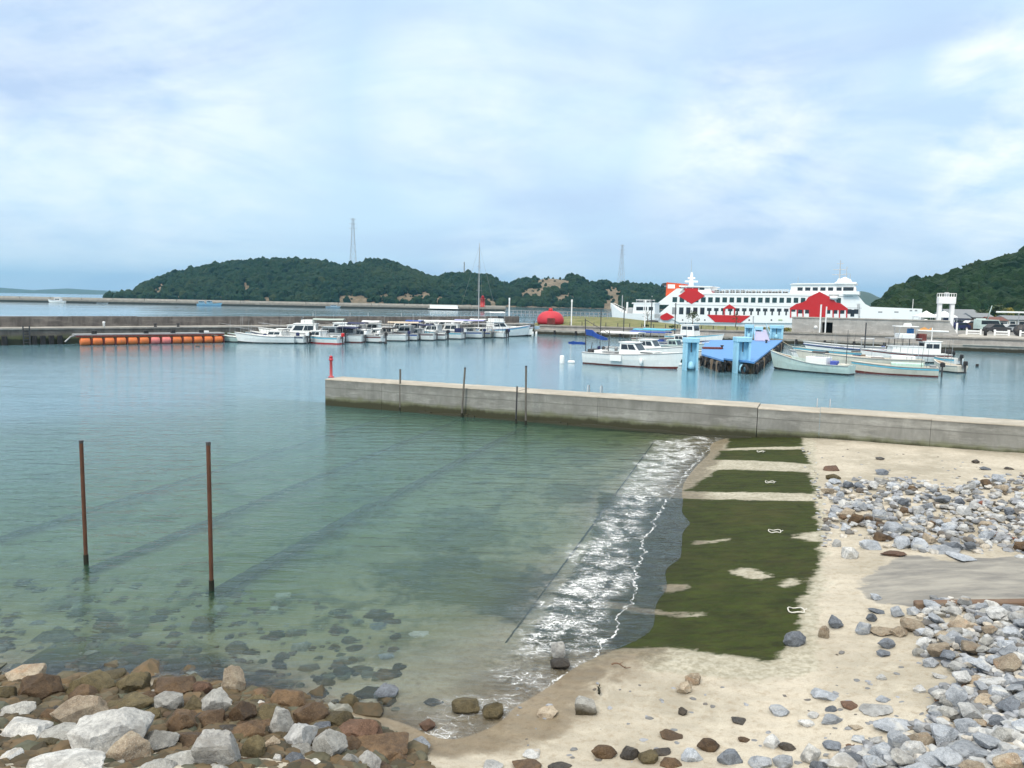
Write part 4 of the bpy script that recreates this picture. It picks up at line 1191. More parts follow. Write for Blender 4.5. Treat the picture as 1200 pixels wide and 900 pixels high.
o = MB().tube([(0, 0, -4), (0, 0, zat(543.5, 307, 1000) - z0)], .8, 6).build('antenna_mast', M_GREY); o.location = (b.x, b.y, z0)
tag(o, 'thin dark mast on the hill just left of the sailboat mast', 'mast')

# lone trees standing out of the ridge on the right
for px, yt, yb, cr, lab in ((1133, 309.5, 322, 3.2, 'lone round-topped tree on the ridge, larger of two'), (1156, 308, 317, 2.6, 'lone tree on the ridge right of the larger one'), (1055, 337, 345, 2.6, 'lone tree at the left end of the right-hand ridge')):
    Y = 418; b = at(px, Y, 0); zt = zat(px, yt, Y); zb = zat(px, yb, Y) - 2
    tree('ridge_tree', (b.x, b.y, zb), zt - zb, cr, lab, 'tree', M_LEAF, px, .55, group='lone trees on the right ridge', per=40)

# ------------------------------------------------------------------ panels on faces
def panel(m, q, u0, u1, v0, v1, off=.012, th=.03):
    """thin slab over part of quad q (corners: bottom-left, bottom-right, top-right, top-left seen from outside)"""
    q = [Vector(p) for p in q]
    def at_(u, v): return (q[0] * (1 - u) + q[1] * u) * (1 - v) + (q[3] * (1 - u) + q[2] * u) * v
    n = (q[1] - q[0]).cross(q[3] - q[0]).normalized()
    c = [at_(u0, v0), at_(u1, v0), at_(u1, v1), at_(u0, v1)]
    m.quadbox([p + n * off for p in c], th)

def boat(name, px, py, L, heading, label, cat='boat', B=None, H=.75, bow=.55, hull=None, boot=None, group=None, stripe=None,
         cabin=None, roof=None, bridge=None, motors=0, mcol=None, rail=0, mast=None, crates=(), canopy=None, wind=False, floats=(), pole=None, loc=None, draft=.16, fore=.35, deckm=None):
    """hull lofted stern (x=0) to bow (x=L), placed by its middle on the water line"""
    B = B or L * .29; hull = hull or M_WHITE2; boot = boot or M_DKBOOT
    c = loc if loc is not None else P(px, py, 0)
    kk = 1.12 if group == 'small boats moored in a row along the breakwater' else 1.0
    t = empty(name, (c.x - math.cos(heading) * L * kk / 2, c.y - math.sin(heading) * L * kk / 2, 0), heading, label, cat, group)
    t.scale = (kk, kk, kk)
    n_ = 16
    def hb(u): return B / 2 * (.86 + .14 * min(1, u * 4)) * (1 - max(0, (u - .42) / .58) ** 2.3) + .015
    def sz(u): return H * (1 + bow * max(0, (u - .3) / .7) ** 1.8) * (1 + .04 * (1 - u))
    def xx(u, k): return L * u + k * L * .075 * max(0, (u - .55) / .45) ** 2
    us = [i / n_ for i in range(n_ + 1)]
    def strip_(rows, name_, mat_, close=True, smooth=False):
        """rows: list of functions u -> (x, halfwidth, z), skinned on both sides"""
        m = MB()
        for s_ in (1, -1):
            vv = [(r_(u)[0], s_ * r_(u)[1], r_(u)[2]) for u in us for r_ in rows]; k = len(rows); ff = []
            for i in range(n_):
                for j in range(k - 1): ff.append((i * k + j, (i + 1) * k + j, (i + 1) * k + j + 1, i * k + j + 1))
            m.add(vv, ff, smooth)
        return m
    dz = min(.5, H * .55)
    r_kn = lambda u: (xx(u, .25), hb(u) * .80, .13 + .10 * max(0, (u - .6) / .4) ** 2)
    r_md = lambda u: (xx(u, .6), hb(u) * .93, .13 + (sz(u) - .13) * .5)
    r_sh = lambda u: (xx(u, 1), hb(u), sz(u))
    r_in = lambda u: (xx(u, 1) - .05 * (u > .9), max(.005, hb(u) - .09), sz(u) + .01)
    r_dk = lambda u: (xx(u, .8) - .1 * (u > .9), max(.004, hb(u) - .11), sz(u) - dz * (1 if u < 1 - fore else .08))
    m = strip_([r_kn, r_md, r_sh, r_in, r_dk], 'hull', hull)
    w0, h0 = hb(0), sz(0)
    m.add([(0, -w0 * .8, .13), (0, w0 * .8, .13), (0, w0, h0), (0, -w0, h0), (.1, -w0 + .1, h0), (.1, w0 - .1, h0), (.1, w0 - .1, h0 - dz), (.1, -w0 + .1, h0 - dz)], [(0, 1, 2, 3), (3, 2, 5, 4), (4, 5, 6, 7)])
    m.build('hull', hull, t, True)
    m = MB(); vv, ff = [], []
    for i, u in enumerate(us):
        x, w, z = r_dk(u); vv += [(x, -w, z), (x, w, z)]
    for i in range(n_): ff.append((2 * i, 2 * i + 1, 2 * i + 3, 2 * i + 2))
    m.add(vv, ff); m.build('deck', deckm or M_DECK, t)
    r_bk = lambda u: (xx(u, 0) - .02, .02, -draft - .1 + .22 * max(0, (u - .6) / .4) ** 2)
    r_bc = lambda u: (xx(u, .1), hb(u) * .70, -draft + .2 * max(0, (u - .6) / .4) ** 2)
    m = strip_([r_bk, r_bc, r_kn], '', boot)
    m.add([(0, -w0 * .7, -draft), (0, w0 * .7, -draft), (0, w0 * .8, .13), (0, -w0 * .8, .13)], [(0, 1, 2, 3)])
    m.build('waterline_band', boot, t)
    m = MB()
    for s_ in (1, -1): m.tube([(xx(u, 1), s_ * (hb(u) + .015), sz(u) - .05) for u in us], .032, 5)
    m.build('rubbing_strake', stripe or M_GREY, t)
    if group and int(abs(c.x * 13)) % 5 < 3:       # a painted band under the sheer
        m = MB(); hs = (M_DKBLUE, M_REDBOOT, M_CYAN, M_NAVY, M_GREY)[int(abs(c.y * 7)) % 5]
        for s_ in (1, -1):
            vv = [(xx(u, .85), s_ * (hb(u) * .985 + .012 + (.0 if j else -.0)), sz(u) - (.13 if j else .24)) for u in us for j in (0, 1)]
            m.add(vv, [(2 * i, 2 * i + 2, 2 * i + 3, 2 * i + 1) for i in range(n_)])
        m.build('painted_band', hs, t)
    dk = H - dz
    def house(x0, x1, w, z0, h, rake=.3, back=.05, mat=None, glass=None, nwin=2, band=(.5, .88), front=True):
        mat = mat or hull
        zt_ = z0 + h; wt_ = w * .9
        b4 = [(x0, -w, z0), (x1, -w, z0), (x1, w, z0), (x0, w, z0)]
        t4 = [(x0 + back * h, -wt_, zt_), (x1 - rake * h, -wt_, zt_), (x1 - rake * h, wt_, zt_), (x0 + back * h, wt_, zt_)]
        m = MB(); m.add(b4 + t4, [(3, 2, 1, 0), (4, 5, 6, 7), (0, 1, 5, 4), (1, 2, 6, 5), (2, 3, 7, 6), (3, 0, 4, 7)])
        ho = m.build('cabin', mat, t)
        sides = [(b4[0], b4[1], t4[1], t4[0]), (b4[2], b4[3], t4[3], t4[2])]
        for q in sides:
            for k in range(nwin):
                m = MB(); panel(m, q, .08 + .84 * k / nwin + .02, .08 + .84 * (k + 1) / nwin - .02, *band); m.build('window', glass or M_GLASS, ho)
        if front:
            m = MB(); panel(m, (b4[1], b4[2], t4[2], t4[1]), .08, .92, band[0] - .05, band[1] + .04); m.build('windscreen', glass or M_GLASS, ho)
        m = MB(); m.bbox(x0 + back * h - .15, x1 - rake * h + .18, -wt_ - .08, wt_ + .08, zt_ + .003, zt_ + .07, .03); m.build('roof', roof or mat, ho)
        return ho
    if cabin:
        for cb in (cabin if isinstance(cabin, list) else [cabin]): house(**cb)
    if bridge:
        x0, x1, w, z0 = bridge
        MB().bbox(x0, x1, -w, w, z0, z0 + .45, .08).build('flybridge', hull, t)
        m = MB(); panel(m, ((x1, -w, z0 + .45), (x1, w, z0 + .45), (x1 - .15, w * .9, z0 + .8), (x1 - .15, -w * .9, z0 + .8)), 0, 1, 0, 1); m.build('screen', M_GLASS, t)
    if canopy:
        x0, x1, w, z, cm = canopy
        m = MB(); k_ = 7; vv, ff = [], []
        for j in range(k_ + 1):
            a_ = math.pi * (j / k_); y_ = -w * math.cos(a_); zz = z + .14 * math.sin(a_)
            vv += [(x0, y_, zz), ((x0 + x1) / 2, y_, zz - .03), (x1, y_, zz), (x0, y_, zz - .05), ((x0 + x1) / 2, y_, zz - .08), (x1, y_, zz - .05)]
        for j in range(k_):
            b_ = j * 6
            for (p_, q_) in ((0, 1), (1, 2)): ff += [(b_ + p_, b_ + q_, b_ + 6 + q_, b_ + 6 + p_), (b_ + p_ + 3, b_ + 9 + p_, b_ + 9 + q_, b_ + q_ + 3)]
            ff += [(b_ + 0, b_ + 6, b_ + 9, b_ + 3), (b_ + 2, b_ + 5, b_ + 11, b_ + 8)]
        m.add(vv, ff); m.build('canopy', cm, t)
        for x in (x0 + .1, x1 - .1):
            for s_ in (1, -1): MB().tube([(x, s_ * w * .96, dk), (x, s_ * w * .96, z)], .022, 5).build('canopy_pole', M_GALV, t)
    for k in range(motors):
        y_ = (k - (motors - 1) / 2) * .62
        mc_ = mcol or (M_BLACK, M_WHITE, M_GREY, M_NAVY)[int(abs(px) * 7 + k) % 4]; mo = MB().bbox(-.50, -.10, y_ - .15, y_ + .15, h0 + .05, h0 + .46, .09).build('outboard_motor', mc_, t)
        MB().box(-.36, -.22, y_ - .05, y_ + .05, -.3, h0 + .05).build('shaft', M_DARK, mo)
        MB().box(-.16, .05, y_ - .12, y_ + .12, h0 - .25, h0 + .08).build('bracket', M_STEEL, mo)
    if rail:
        m = MB(); hr = .55
        pts = [(xx(u, 1) - .08, max(.03, hb(u) - .08), sz(u) + hr) for u in us if u >= 1 - rail]
        m.tube(pts, .018, 5); m.tube([(a, -b, z) for a, b, z in pts], .018, 5); m.tube([pts[-1], (pts[-1][0] + .06, 0, pts[-1][2]), (pts[-1][0], -pts[-1][1], pts[-1][2])], .018, 5)
        for (a, b, z) in pts[::2]: 
            for s_ in (1, -1): m.tube([(a, s_ * b, z - hr), (a, s_ * b, z)], .015, 4)
        m.build('bow_rail', M_STEEL, t)
    if mast:
        for (x, z0, h, mm) in (mast if isinstance(mast, list) else [mast]):
            MB().tube([(x, 0, z0), (x, 0, z0 + h)], .035 if h < 5 else .075, 7, r1=.02 if h < 5 else .05).build('mast', mm, t)
    for (x0, x1, y0, y1, z0, z1, cm, cn) in crates:
        MB().bbox(x0, x1, y0, y1, z0, z1, .04).build(cn, cm, t)
    for (x, s_) in floats:
        u = x / L; MB().lathe([(.02, -.34), (.13, -.28), (.15, 0), (.13, .28), (.02, .34)], 10, (x, s_ * (hb(u) + .14), sz(u) * .45)).build('fender', M_WHITE, t)
    if group and 'outer' not in group:
        rq = random.Random(int(c.x * 31 + c.y * 7)); cm_ = (M_WHITE, M_CREAM, M_DKBLUE, M_CYAN, M_DARK, M_ORANGE, M_GREY, M_WOODP)
        busy = [(x0, x1) for (x0, x1, *_r2) in crates] + ([(cb['x0'], cb['x1']) for cb in (cabin if isinstance(cabin, list) else [cabin])] if cabin else [])
        k_n = 0
        for _ in range(16):
            if k_n >= (5 if L > 8 else 3): break
            x = rq.uniform(.25, L * .62)
            if any(a_ - .25 < x < b_ + .25 for a_, b_ in busy): continue
            k_n += 1; y = rq.uniform(-.45, .45) * hb(x / L) * 1.2; kd = rq.choice('bnrb')
            if kd == 'b': MB().bbox(x - .24, x + .24, y - .18, y + .18, dk + .01, dk + rq.uniform(.25, .55), .03).build('crate', rq.choice(cm_), t)
            elif kd == 'n': MB().lathe([(.32, 0), (.36, .08), (.27, .2), (.14, .3), (.03, .34)], 9, (x, y, dk + .01)).build('net_pile', rq.choice((M_GRASSY, M_PALEG, M_CYAN, M_NAVY)), t)
            else: MB().lathe([(.18, 0), (.20, .12), (.18, .34), (.06, .36)], 10, (x, y, dk + .01)).build('bucket', rq.choice(cm_), t)
        for _ in range(2):
            x = rq.uniform(.1, L * .8); h_a = rq.uniform(1.2, 2.6)
            MB().tube([(x, hb(x / L) * .8, sz(x / L)), (x - .1, hb(x / L) * .8, sz(x / L) + h_a)], .02, 5, r1=.01).build('aerial', rq.choice((M_GALV, M_DARK)), t)
        if cabin and not canopy and rq.random() < .7:
            cb = cabin[0] if isinstance(cabin, list) else cabin; w = cb['w']; xa = cb['x0'] - .3; z1_ = cb['z0'] + cb['h'] + .25
            MB().tube([(xa, -w, dk + .3), (xa + .15, -w * .9, z1_), (xa + .15, w * .9, z1_), (xa, w, dk + .3)], .045, 6).build('arch', M_STEEL, t)
    return t
g = NT('deck_paint'); p = g.pos((1, 1, 1), obj=True)
M_DECK = g.done(g.mix(g.ramp(g.noise(p, 3, 5, .65), [(.35, 0.), (.65, 1.)]), (.40, .42, .40), (.62, .64, .60)), .7)
g = NT('wood_deck'); p = g.pos((1, 1, 1), obj=True)
M_WDECK = g.done(g.mix(g.ramp(g.noise(g.pos((1, 8, 1), obj=True), 2, 5, .65), [(.35, 0.), (.65, 1.)]), (.22, .15, .10), (.42, .32, .24)), .8)

# ------------------------------------------------------------------ row of moored leisure boats, left centre
GR = 'small boats moored in a row along the breakwater'
HB = R(138)          # bows towards the breakwater
cab = lambda x0, x1, w, z0=.35, h=1.25, **k: dict(x0=x0, x1=x1, w=w, z0=z0, h=h, **k)
B_ = boat
B_('skiff', 281, 401.1, 5.6, R(173), 'pale green open skiff next to the orange floats, leftmost of the row', hull=M_PALEG, H=.6, motors=1, group=GR, crates=((1.6, 2.5, -.6, .6, .2, .55, M_WHITE, 'engine_box'),), floats=((4.6, -1),))
B_('skiff', 300, 400.1, 6.0, R(178), 'pale green and white open skiff, second of the row from the left', hull=M_PALEG, H=.62, motors=0, group=GR, crates=((.6, 1.5, -.6, .6, .2, .8, M_WHITE, 'engine_box'), (3.0, 4.0, -.5, .5, .2, .6, M_WHITE, 'locker')))
B_('motorboat', 313, 402.1, 6.4, R(184), 'low white motorboat with small windscreen and black outboard, left of the arched cruiser', motors=1, group=GR, crates=((2.2, 4.4, -.7, .7, .3, .9, M_WHITE, 'console'),), rail=.3, H=.8)
B_('motorboat', 328, 401.6, 6.8, R(167), 'white motorboat with low cuddy and two black outboards against the arched cruiser', motors=2, group=GR, cabin=cab(2.8, 5.0, .8, .6, .75, rake=.7), rail=.35, H=.85)
B_('cabin_cruiser', 356, 401.1, 9.2, R(186), 'large white cruiser with tall arched grey-green hardtop, biggest at the left of the row', motors=1, group=GR, H=1.1, cabin=[cab(3.0, 6.6, 1.15, .7, 1.5, rake=.75, nwin=2), cab(6.2, 7.8, .8, 1.2, .35, rake=.8, nwin=1, front=False)], canopy=(-.2, 3.4, 1.15, 2.75, paint('grey_green_canvas', (.42, .50, .46), .7)), rail=.35, bridge=(3.4, 4.8, .8, 2.25), floats=((2, -1), (4.5, -1)), mast=(3.2, 2.3, 1.6, M_STEEL))
B_('motorboat', 374, 402.1, 6.2, R(156), 'white motorboat with red hull bottom just right of the arched cruiser', motors=1, group=GR, boot=M_RED, cabin=cab(2.4, 4.2, .75, .5, .95, rake=.6), H=.8, rail=.3, mcol=M_RED)
B_('cabin_boat', 391, 400.6, 7.4, R(174), 'white cabin boat with a dark blue cockpit cover above the red light post', motors=1, group=GR, boot=M_REDBOOT, cabin=cab(3.0, 5.4, .95, .6, 1.2, rake=.5), canopy=(.5, 3.0, .95, 1.75, M_NAVY), H=.9, rail=.35)
B_('cabin_boat', 407, 400.1, 7.2, R(177), 'white cabin boat with big dark side windows and red waterline, mid row', motors=1, group=GR, boot=M_RED, cabin=cab(2.4, 5.0, .95, .55, 1.35, rake=.45, band=(.4, .9)), H=.9, rail=.3)
B_('motorboat', 424, 400.6, 6.2, R(160), 'white motorboat with brown stern locker left of the slanted black cover', motors=1, group=GR, cabin=cab(2.2, 4.0, .8, .5, 1.0, rake=.6), H=.8, crates=((.3, .9, -.7, .7, .3, .8, M_BROWN, 'stern_locker'),), rail=.3)
B_('motorboat', 445, 399.1, 7.0, R(176), 'white motorboat with a slanted black cockpit cover', motors=1, group=GR, cabin=cab(3.2, 4.8, .85, .55, .95, rake=.6), canopy=(1.2, 3.0, .85, 1.6, M_BLACK), H=.85, rail=.3)
B_('cabin_boat', 458, 398.4, 7.0, R(181), 'white boat under a long tan sun roof', motors=1, group=GR, cabin=cab(3.2, 5.0, .85, .55, 1.1, rake=.5), canopy=(-.2, 3.8, 1.0, 2.3, paint('tan_canvas', (.62, .52, .40), .8)), H=.85)
B_('cabin_boat', 478, 398.1, 7.4, R(170), 'white cabin boat with a navy blue sun roof, right of the tan roofed boat', motors=1, group=GR, cabin=cab(3.0, 5.2, .9, .6, 1.2, rake=.5), canopy=(.3, 3.0, .95, 2.0, M_NAVY), H=.9, rail=.3, mast=(3, 1.8, 1.6, M_GALV))
B_('motorboat', 493, 397.8, 6.8, R(176), 'low white motorboat with two black outboards in the middle of the row', motors=2, group=GR, cabin=cab(3.0, 4.6, .8, .55, .85, rake=.7), H=.85, rail=.35)
B_('cabin_boat', 511, 396.4, 8.0, R(164), 'cabin boat under a long white and blue roof, left of two such boats', motors=1, group=GR, cabin=cab(3.4, 5.6, 1.0, .6, 1.25, rake=.45), canopy=(-.3, 3.9, 1.1, 2.4, M_WHITE), H=.9, crates=((.2, 1.0, -.8, .8, .4, 1.5, M_NAVY, 'cover'),))
B_('cabin_boat', 533, 395.6, 8.0, R(174), 'cabin boat under a long white and purple-blue roof, right of two such boats', motors=1, group=GR, cabin=cab(3.4, 5.8, 1.0, .6, 1.3, rake=.4), canopy=(-.3, 3.9, 1.1, 2.5, paint('lilac_canvas', (.35, .36, .62), .8)), H=.9)
B_('motorboat', 550, 395.2, 6.4, R(172), 'cream motorboat with small black outboard beneath the tall sailboat mast', motors=1, group=GR, hull=M_CREAM, cabin=cab(2.4, 4.2, .75, .5, .85, rake=.7), H=.8, rail=.3)
# sailing yacht with the tall mast
q = P(560.5, 394, 0)
yb_ = B_('sailing_yacht', 560.5, 394.1, 8.0, R(150), 'white sailing yacht with a very tall mast rising above the hills', loc=q, motors=0, group=GR, cabin=cab(2.6, 5.0, .7, .85, .4, rake=.8), H=.9, bow=.35, B=2.4)
mh = zat(560.5, 297, q.y)
MB().tube([(4, 0, .8), (4, 0, mh)], .085, 8, r1=.05).build('mast', M_GALV, yb_)
MB().tube([(4, 0, 1.9), (.6, 0, 1.85)], .06, 7).build('boom', M_GALV, yb_)
m = MB()
for a_ in ((8.3, 0, 1.2), (.1, 0, .9), (3.8, 1.15, .95), (3.8, -1.15, .95)): m.tube([a_, (4, 0, mh * .97)], .012, 4)
m.tube([(4, -.7, mh * .5), (4, .7, mh * .5)], .025, 5); m.tube([(4, -.5, mh * .75), (4, .5, mh * .75)], .02, 5); m.build('rigging', M_STEEL, yb_)
B_('motorboat', 569, 395.0, 6.6, R(155), 'low white motorboat with black outboards beside the blue framed cruiser', motors=2, group=GR, cabin=cab(2.8, 4.4, .8, .5, .8, rake=.7), H=.8)
B_('sport_fisher', 585, 394.1, 9.4, R(28), 'white sport cruiser with raked flybridge near the right end of the row', motors=0, group=GR, H=1.1, cabin=cab(3.0, 6.2, 1.2, .8, 1.4, rake=.9, nwin=2), bridge=(3.2, 5.0, .95, 2.25), canopy=(2.6, 5.2, .95, 3.6, M_WHITE), rail=.4, stripe=M_DKBLUE)
B_('motorboat', 602, 393.2, 5.6, R(-20), 'white boat with a rounded lilac-shaded bow at the right end of the row', group=GR, H=.95, bow=.5, cabin=cab(1.6, 3.2, .8, .7, .7, rake=.6), motors=0, stripe=paint('lilac', (.4, .38, .62)), rail=.3)
# second line on the far side of the walkway
for i, (px, py, L_, hd_, lab, kw) in enumerate((
    (292, 396.5, 6.5, 182, 'white open boat in the back line behind the two pale green skiffs', dict(crates=((2, 3, -.5, .5, .4, 1.0, M_WHITE, 'console'),))),
    (343, 396, 7.0, 177, 'white back-line boat mostly hidden behind the arched cruiser', dict(cabin=cab(2.4, 4.4, .9, .6, 1.2, rake=.5))),
    (400, 395.5, 7.4, 172, 'white back-line boat with dark windows behind the navy-covered one', dict(cabin=cab(2.6, 5.0, .95, .6, 1.5, rake=.4), canopy=(.3, 2.6, .95, 2.1, M_NAVY))),
    (418, 395, 7.4, 177, 'white back-line boat with pale arch left of the slanted black cover', dict(cabin=cab(2.6, 4.8, .95, .6, 1.3, rake=.6), canopy=(.5, 2.8, .95, 2.3, M_WHITE))),
    (437, 394.5, 7.2, 172, 'white back-line boat just left of the tan sun roof', dict(cabin=cab(2.6, 4.8, .9, .6, 1.4, rake=.5))),
    (468, 393.2, 7.4, 172, 'white back-line boat between the tan and the navy roofs', dict(cabin=cab(2.6, 4.8, .9, .6, 1.5, rake=.5), canopy=(.3, 2.6, .9, 2.3, M_DKBLUE))),
    (486, 392.6, 7.2, 177, 'white back-line boat with a pale roof right of the navy roof', dict(cabin=cab(2.6, 4.8, .9, .6, 1.3, rake=.5), canopy=(.3, 3.0, .9, 2.3, M_WHITE))),
    (503, 392, 7.4, 172, 'white back-line boat left of the two long roofed boats', dict(cabin=cab(2.6, 4.8, .9, .6, 1.5, rake=.5))),
    (523, 391.3, 7.6, 174, 'white back-line boat with dark windows between the two long roofs', dict(cabin=cab(2.6, 5.4, .95, .6, 1.6, rake=.4))),
    (544, 390.6, 7.6, 172, 'white back-line boat behind the cream motorboat', dict(cabin=cab(2.6, 4.8, .9, .6, 1.4, rake=.5), canopy=(.3, 2.8, .9, 2.4, M_WHITE))),
    (576, 389.8, 7.6, 170, 'white back-line boat behind the sport cruiser', dict(cabin=cab(2.6, 4.8, .9, .6, 1.4, rake=.5))))):
    B_('motorboat', px, py + 1.6, L_, R(hd_), lab, group=GR, H=.95, rail=.3, motors=i % 2, **kw)
# floats by them
def float_(px, py, w, h, lab, mat=M_WHITE, cat='float', up=False):
    q = P(px, py, 0); k = q.y / F_PX
    w, h = w * k, h * k
    if up: o = MB().lathe([(w * .45, -.3), (w * .5, 0), (w * .5, h * .85), (w * .4, h), (.02, h)], 14).build('mooring_float', mat)
    else: o = MB().lathe([(.02, -w / 2), (h * .4, -w * .46), (h * .5, -w * .36), (h * .5, w * .36), (h * .4, w * .46), (.02, w / 2)], 14, (0, 0, h * .25), 'x').build('mooring_float', mat)
    o.location = q; tag(o, lab, cat, 'mooring floats')
float_(268, 397.5, 9, 7, 'large white float touching the right end of the orange barrier')
float_(389.5, 400.5, 6, 5, 'white float in front of the red-bottomed boats', up=True)
float_(615, 391, 4, 5, 'white ball float by the quay, leftmost of three', up=True)
float_(624, 391.5, 2.5, 3, 'middle small white float by the quay', up=True)
float_(628.5, 391.5, 2.5, 3, 'right small white float by the quay', up=True)
float_(658.5, 425.5, 5.5, 9, 'upright white float left of the big white boat', up=True)
float_(669.5, 425.5, 8.5, 4.2, 'white float lying flat beside the upright one')
float_(784, 428.5, 9, 4.5, 'white float under the bow of the big white boat, left of two')
float_(795, 428.3, 8, 4.5, 'white float under the bow of the big white boat, right of two')
float_(446, 402, 4, 2.5, 'dark float on the water in front of the row, left of two', M_BLACK)
float_(452, 403, 3.5, 2.5, 'dark float on the water in front of the row, right of two', M_BLACK)
float_(231.5, 406, 5, 2, 'small dark green float below the orange barrier', M_BROWN)
float_(1145, 429.5, 3.4, 3, 'small black buoy right of the fishing boats', M_BLACK, up=True)
# floating pontoon carrying the row
a_, b_ = P(276, 397.6, 0), P(598, 391, 0); v = b_ - a_
fp = empty('floating_walkway', (a_.x, a_.y + .5, 0), rz_of(v), 'grey floating walkway behind the row of small boats', 'walkway')
for k in range(16): MB().bbox(v.length * k / 16 + .03, v.length * (k + 1) / 16, 0, 1.6, .12, .5, .04).build('deck_section', M_CPALE, fp)
for pi_, px in enumerate((366.5, 410, 431, 470, 524, 552)):
    a_ = P(px, 393 - (px - 366) * .02, 0)
    o = MB().tube([(0, 0, -1), (0, 0, 3.6)], .06, 7).build('mooring_pile', M_GALV); o.location = (a_.x, a_.y + .3, 0); tag(o, ORD[pi_] + ' thin grey pile from the left among the row of small boats', 'pile', 'thin piles among the moored row')

# ------------------------------------------------------------------ orange floating barrier
a_, b_ = P(92, 405, 0), P(264, 401.5, 0); v = b_ - a_
ob = empty('float_barrier', (a_.x, a_.y, 0), rz_of(v), 'floating walkway on a long row of orange cylindrical floats, left of the boats', 'float barrier')
ln = v.length; nf = 13
MB().bbox(-.3, ln, .1, 1.9, 1.15, 1.30, .03).build('walkway_deck', M_GREY, ob)
MB().bbox(-.2, ln - .1, .0, .12, .95, 1.14, .02).build('side_beam', M_REDBOOT, ob)
for k in range(nf):
    x0 = .2 + (ln - .3) * k / nf; x1 = .2 + (ln - .3) * (k + 1) / nf - .22
    mt = paint('pink_plastic', (.85, .24, .22), .5, .2) if k in (6, 7) else M_ORANGE
    MB().lathe([(.05, x0), (.40, x0 + .02), (.47, x0 + .12), (.47, x1 - .12), (.40, x1 - .02), (.05, x1)], 18, (0, .25, .42), 'x').build('float', mt, ob)
    MB().box(x1 + .04, x1 + .2, -.1, .3, .0, .8).build('strap', M_REDBOOT, ob)
for k in (0, 4.9, 7.6, 10.6):
    x = 1.5 + (ln - 1.8) * k / nf; MB().bbox(x, x + .5, .2, .7, 1.30, 1.68, .05).build('cleat_box', M_BLACK, ob)
MB().tube([(-1.2, .8, .4), (-.6, .8, 1.0), (.2, .8, 1.15)], .1, 7).build('end_strut', M_STEEL, ob)
MB().bbox(ln * .85, ln * .9, 1.0, 1.5, 1.30, 1.5, .04).build('white_box', M_WHITE, ob)

# ------------------------------------------------------------------ boats far out on the left
def farboat(px, py, L, hd, lab, **k): return boat('motorboat', px, py, L, hd, lab, group='boats moored off the outer breakwater', **k)
farboat(67, 355, 9.5, R(178), 'white cabin boat far out before the outer breakwater, leftmost on the water', H=1.3, cabin=cab(2.2, 6.2, 1.2, .9, 1.7), canopy=(2, 6, 1.2, 3.3, M_WHITE), mast=(4, 3, 2, M_GALV))
farboat(120, 356, 6, R(8), 'tiny pale open boat between the white cabin boat and a low grey-blue one', H=.5)
farboat(161, 356, 9.5, R(10), 'low grey-blue boat close under the outer breakwater', hull=paint('blue_gel', (.35, .5, .62)), H=.9, cabin=cab(3, 6, 1.1, .7, .9))
farboat(245, 358.5, 13, R(5), 'blue and white fishing boat far out before the hills', hull=paint('blue_hull', (.25, .50, .68)), H=1.3, boot=M_DKBLUE, cabin=[cab(1.0, 4.0, 1.3, 1.0, 1.8), cab(5.5, 8.5, 1.3, 1.0, 2.0)], mast=(3, 2.8, 2, M_GALV), roof=M_WHITE)
farboat(393, 361, 11, R(-5), 'low blue and white boat left of a white one near the breakwater', H=.9, hull=paint('blue_gel', (.35, .5, .62)), cabin=cab(3, 7, 1.2, .7, 1.0))
farboat(422, 361.5, 13, R(3), 'long low white boat right of a blue one near the outer breakwater', H=1.0, cabin=cab(2, 8, 1.3, .8, 1.0, nwin=4))

# ------------------------------------------------------------------ boats left of the blue pontoon
GM = 'boats moored left of the blue pontoon'
bq = (P(689, 424.5, 0) + P(793, 433.5, 0)) / 2
hd = math.atan2(P(793, 431.5, 0).y - P(689, 424.5, 0).y, P(793, 431.5, 0).x - P(689, 424.5, 0).x)
wb_ = B_('fishing_boat', 740, 428, 9.4, hd, 'large white fishing boat with hardtop cabin and red waterline, nearest left of the blue pontoon', loc=bq, B=2.7, H=1.12, bow=.42, boot=M_REDBOOT, hull=M_WHITE2,
         cabin=[cab(3.9, 6.3, .95, 1.0, 1.25, rake=.75, nwin=2), cab(5.9, 7.6, .8, 1.2, .25, rake=.8, nwin=1, front=False)], rail=.0, motors=0,
         crates=((.3, .9, -.6, .6, .8, 1.45, M_DARK, 'engine_cover'), (1.2, 2.1, -.9, .9, .9, 1.4, M_WHITE, 'fish_hold'), (2.4, 3.4, -.8, .2, .9, 1.3, M_GREY, 'locker'), (3.2, 4.4, -1.43, -1.36, .5, 1.05, M_WHITE, 'side_panel')), floats=((6.4, -1),), fore=.28)
MB().tube([(-.15, .0, .3), (-.35, 0, 4.4)], .05, 7).build('mast', M_DARK, wb_)
MB().tube([(.2, .3, 1.0), (.35, .3, 2.1)], .03, 6).build('rod_holder', M_DARK, wb_)
MB().tube([(2.4, -.2, 1.2), (2.5, -.2, 3.3)], .04, 6).build('derrick', M_DARK, wb_)
MB().tube([(2.5, -.2, 3.0), (-.35, 0, 4.3)], .03, 6).build('stay', M_DARK, wb_)
m = MB(); rr_ = random.Random(4)
def cloth(m, pts, th=.06):
    vv, ff = [], []
    for i, (x, z, hgt) in enumerate(pts):
        y = .12 * math.sin(i * 1.9); vv += [(x, y - th, z), (x, y + th, z), (x, y + th * .6 + .05, z - hgt), (x, y - th * .6 + .05, z - hgt)]
    for i in range(len(pts) - 1):
        for k in range(4): ff.append((i * 4 + k, i * 4 + (k + 1) % 4, i * 4 + 4 + (k + 1) % 4, i * 4 + 4 + k))
    ff += [(0, 1, 2, 3), tuple(len(pts) * 4 - 4 + k for k in (3, 2, 1, 0))]; m.add(vv, ff)
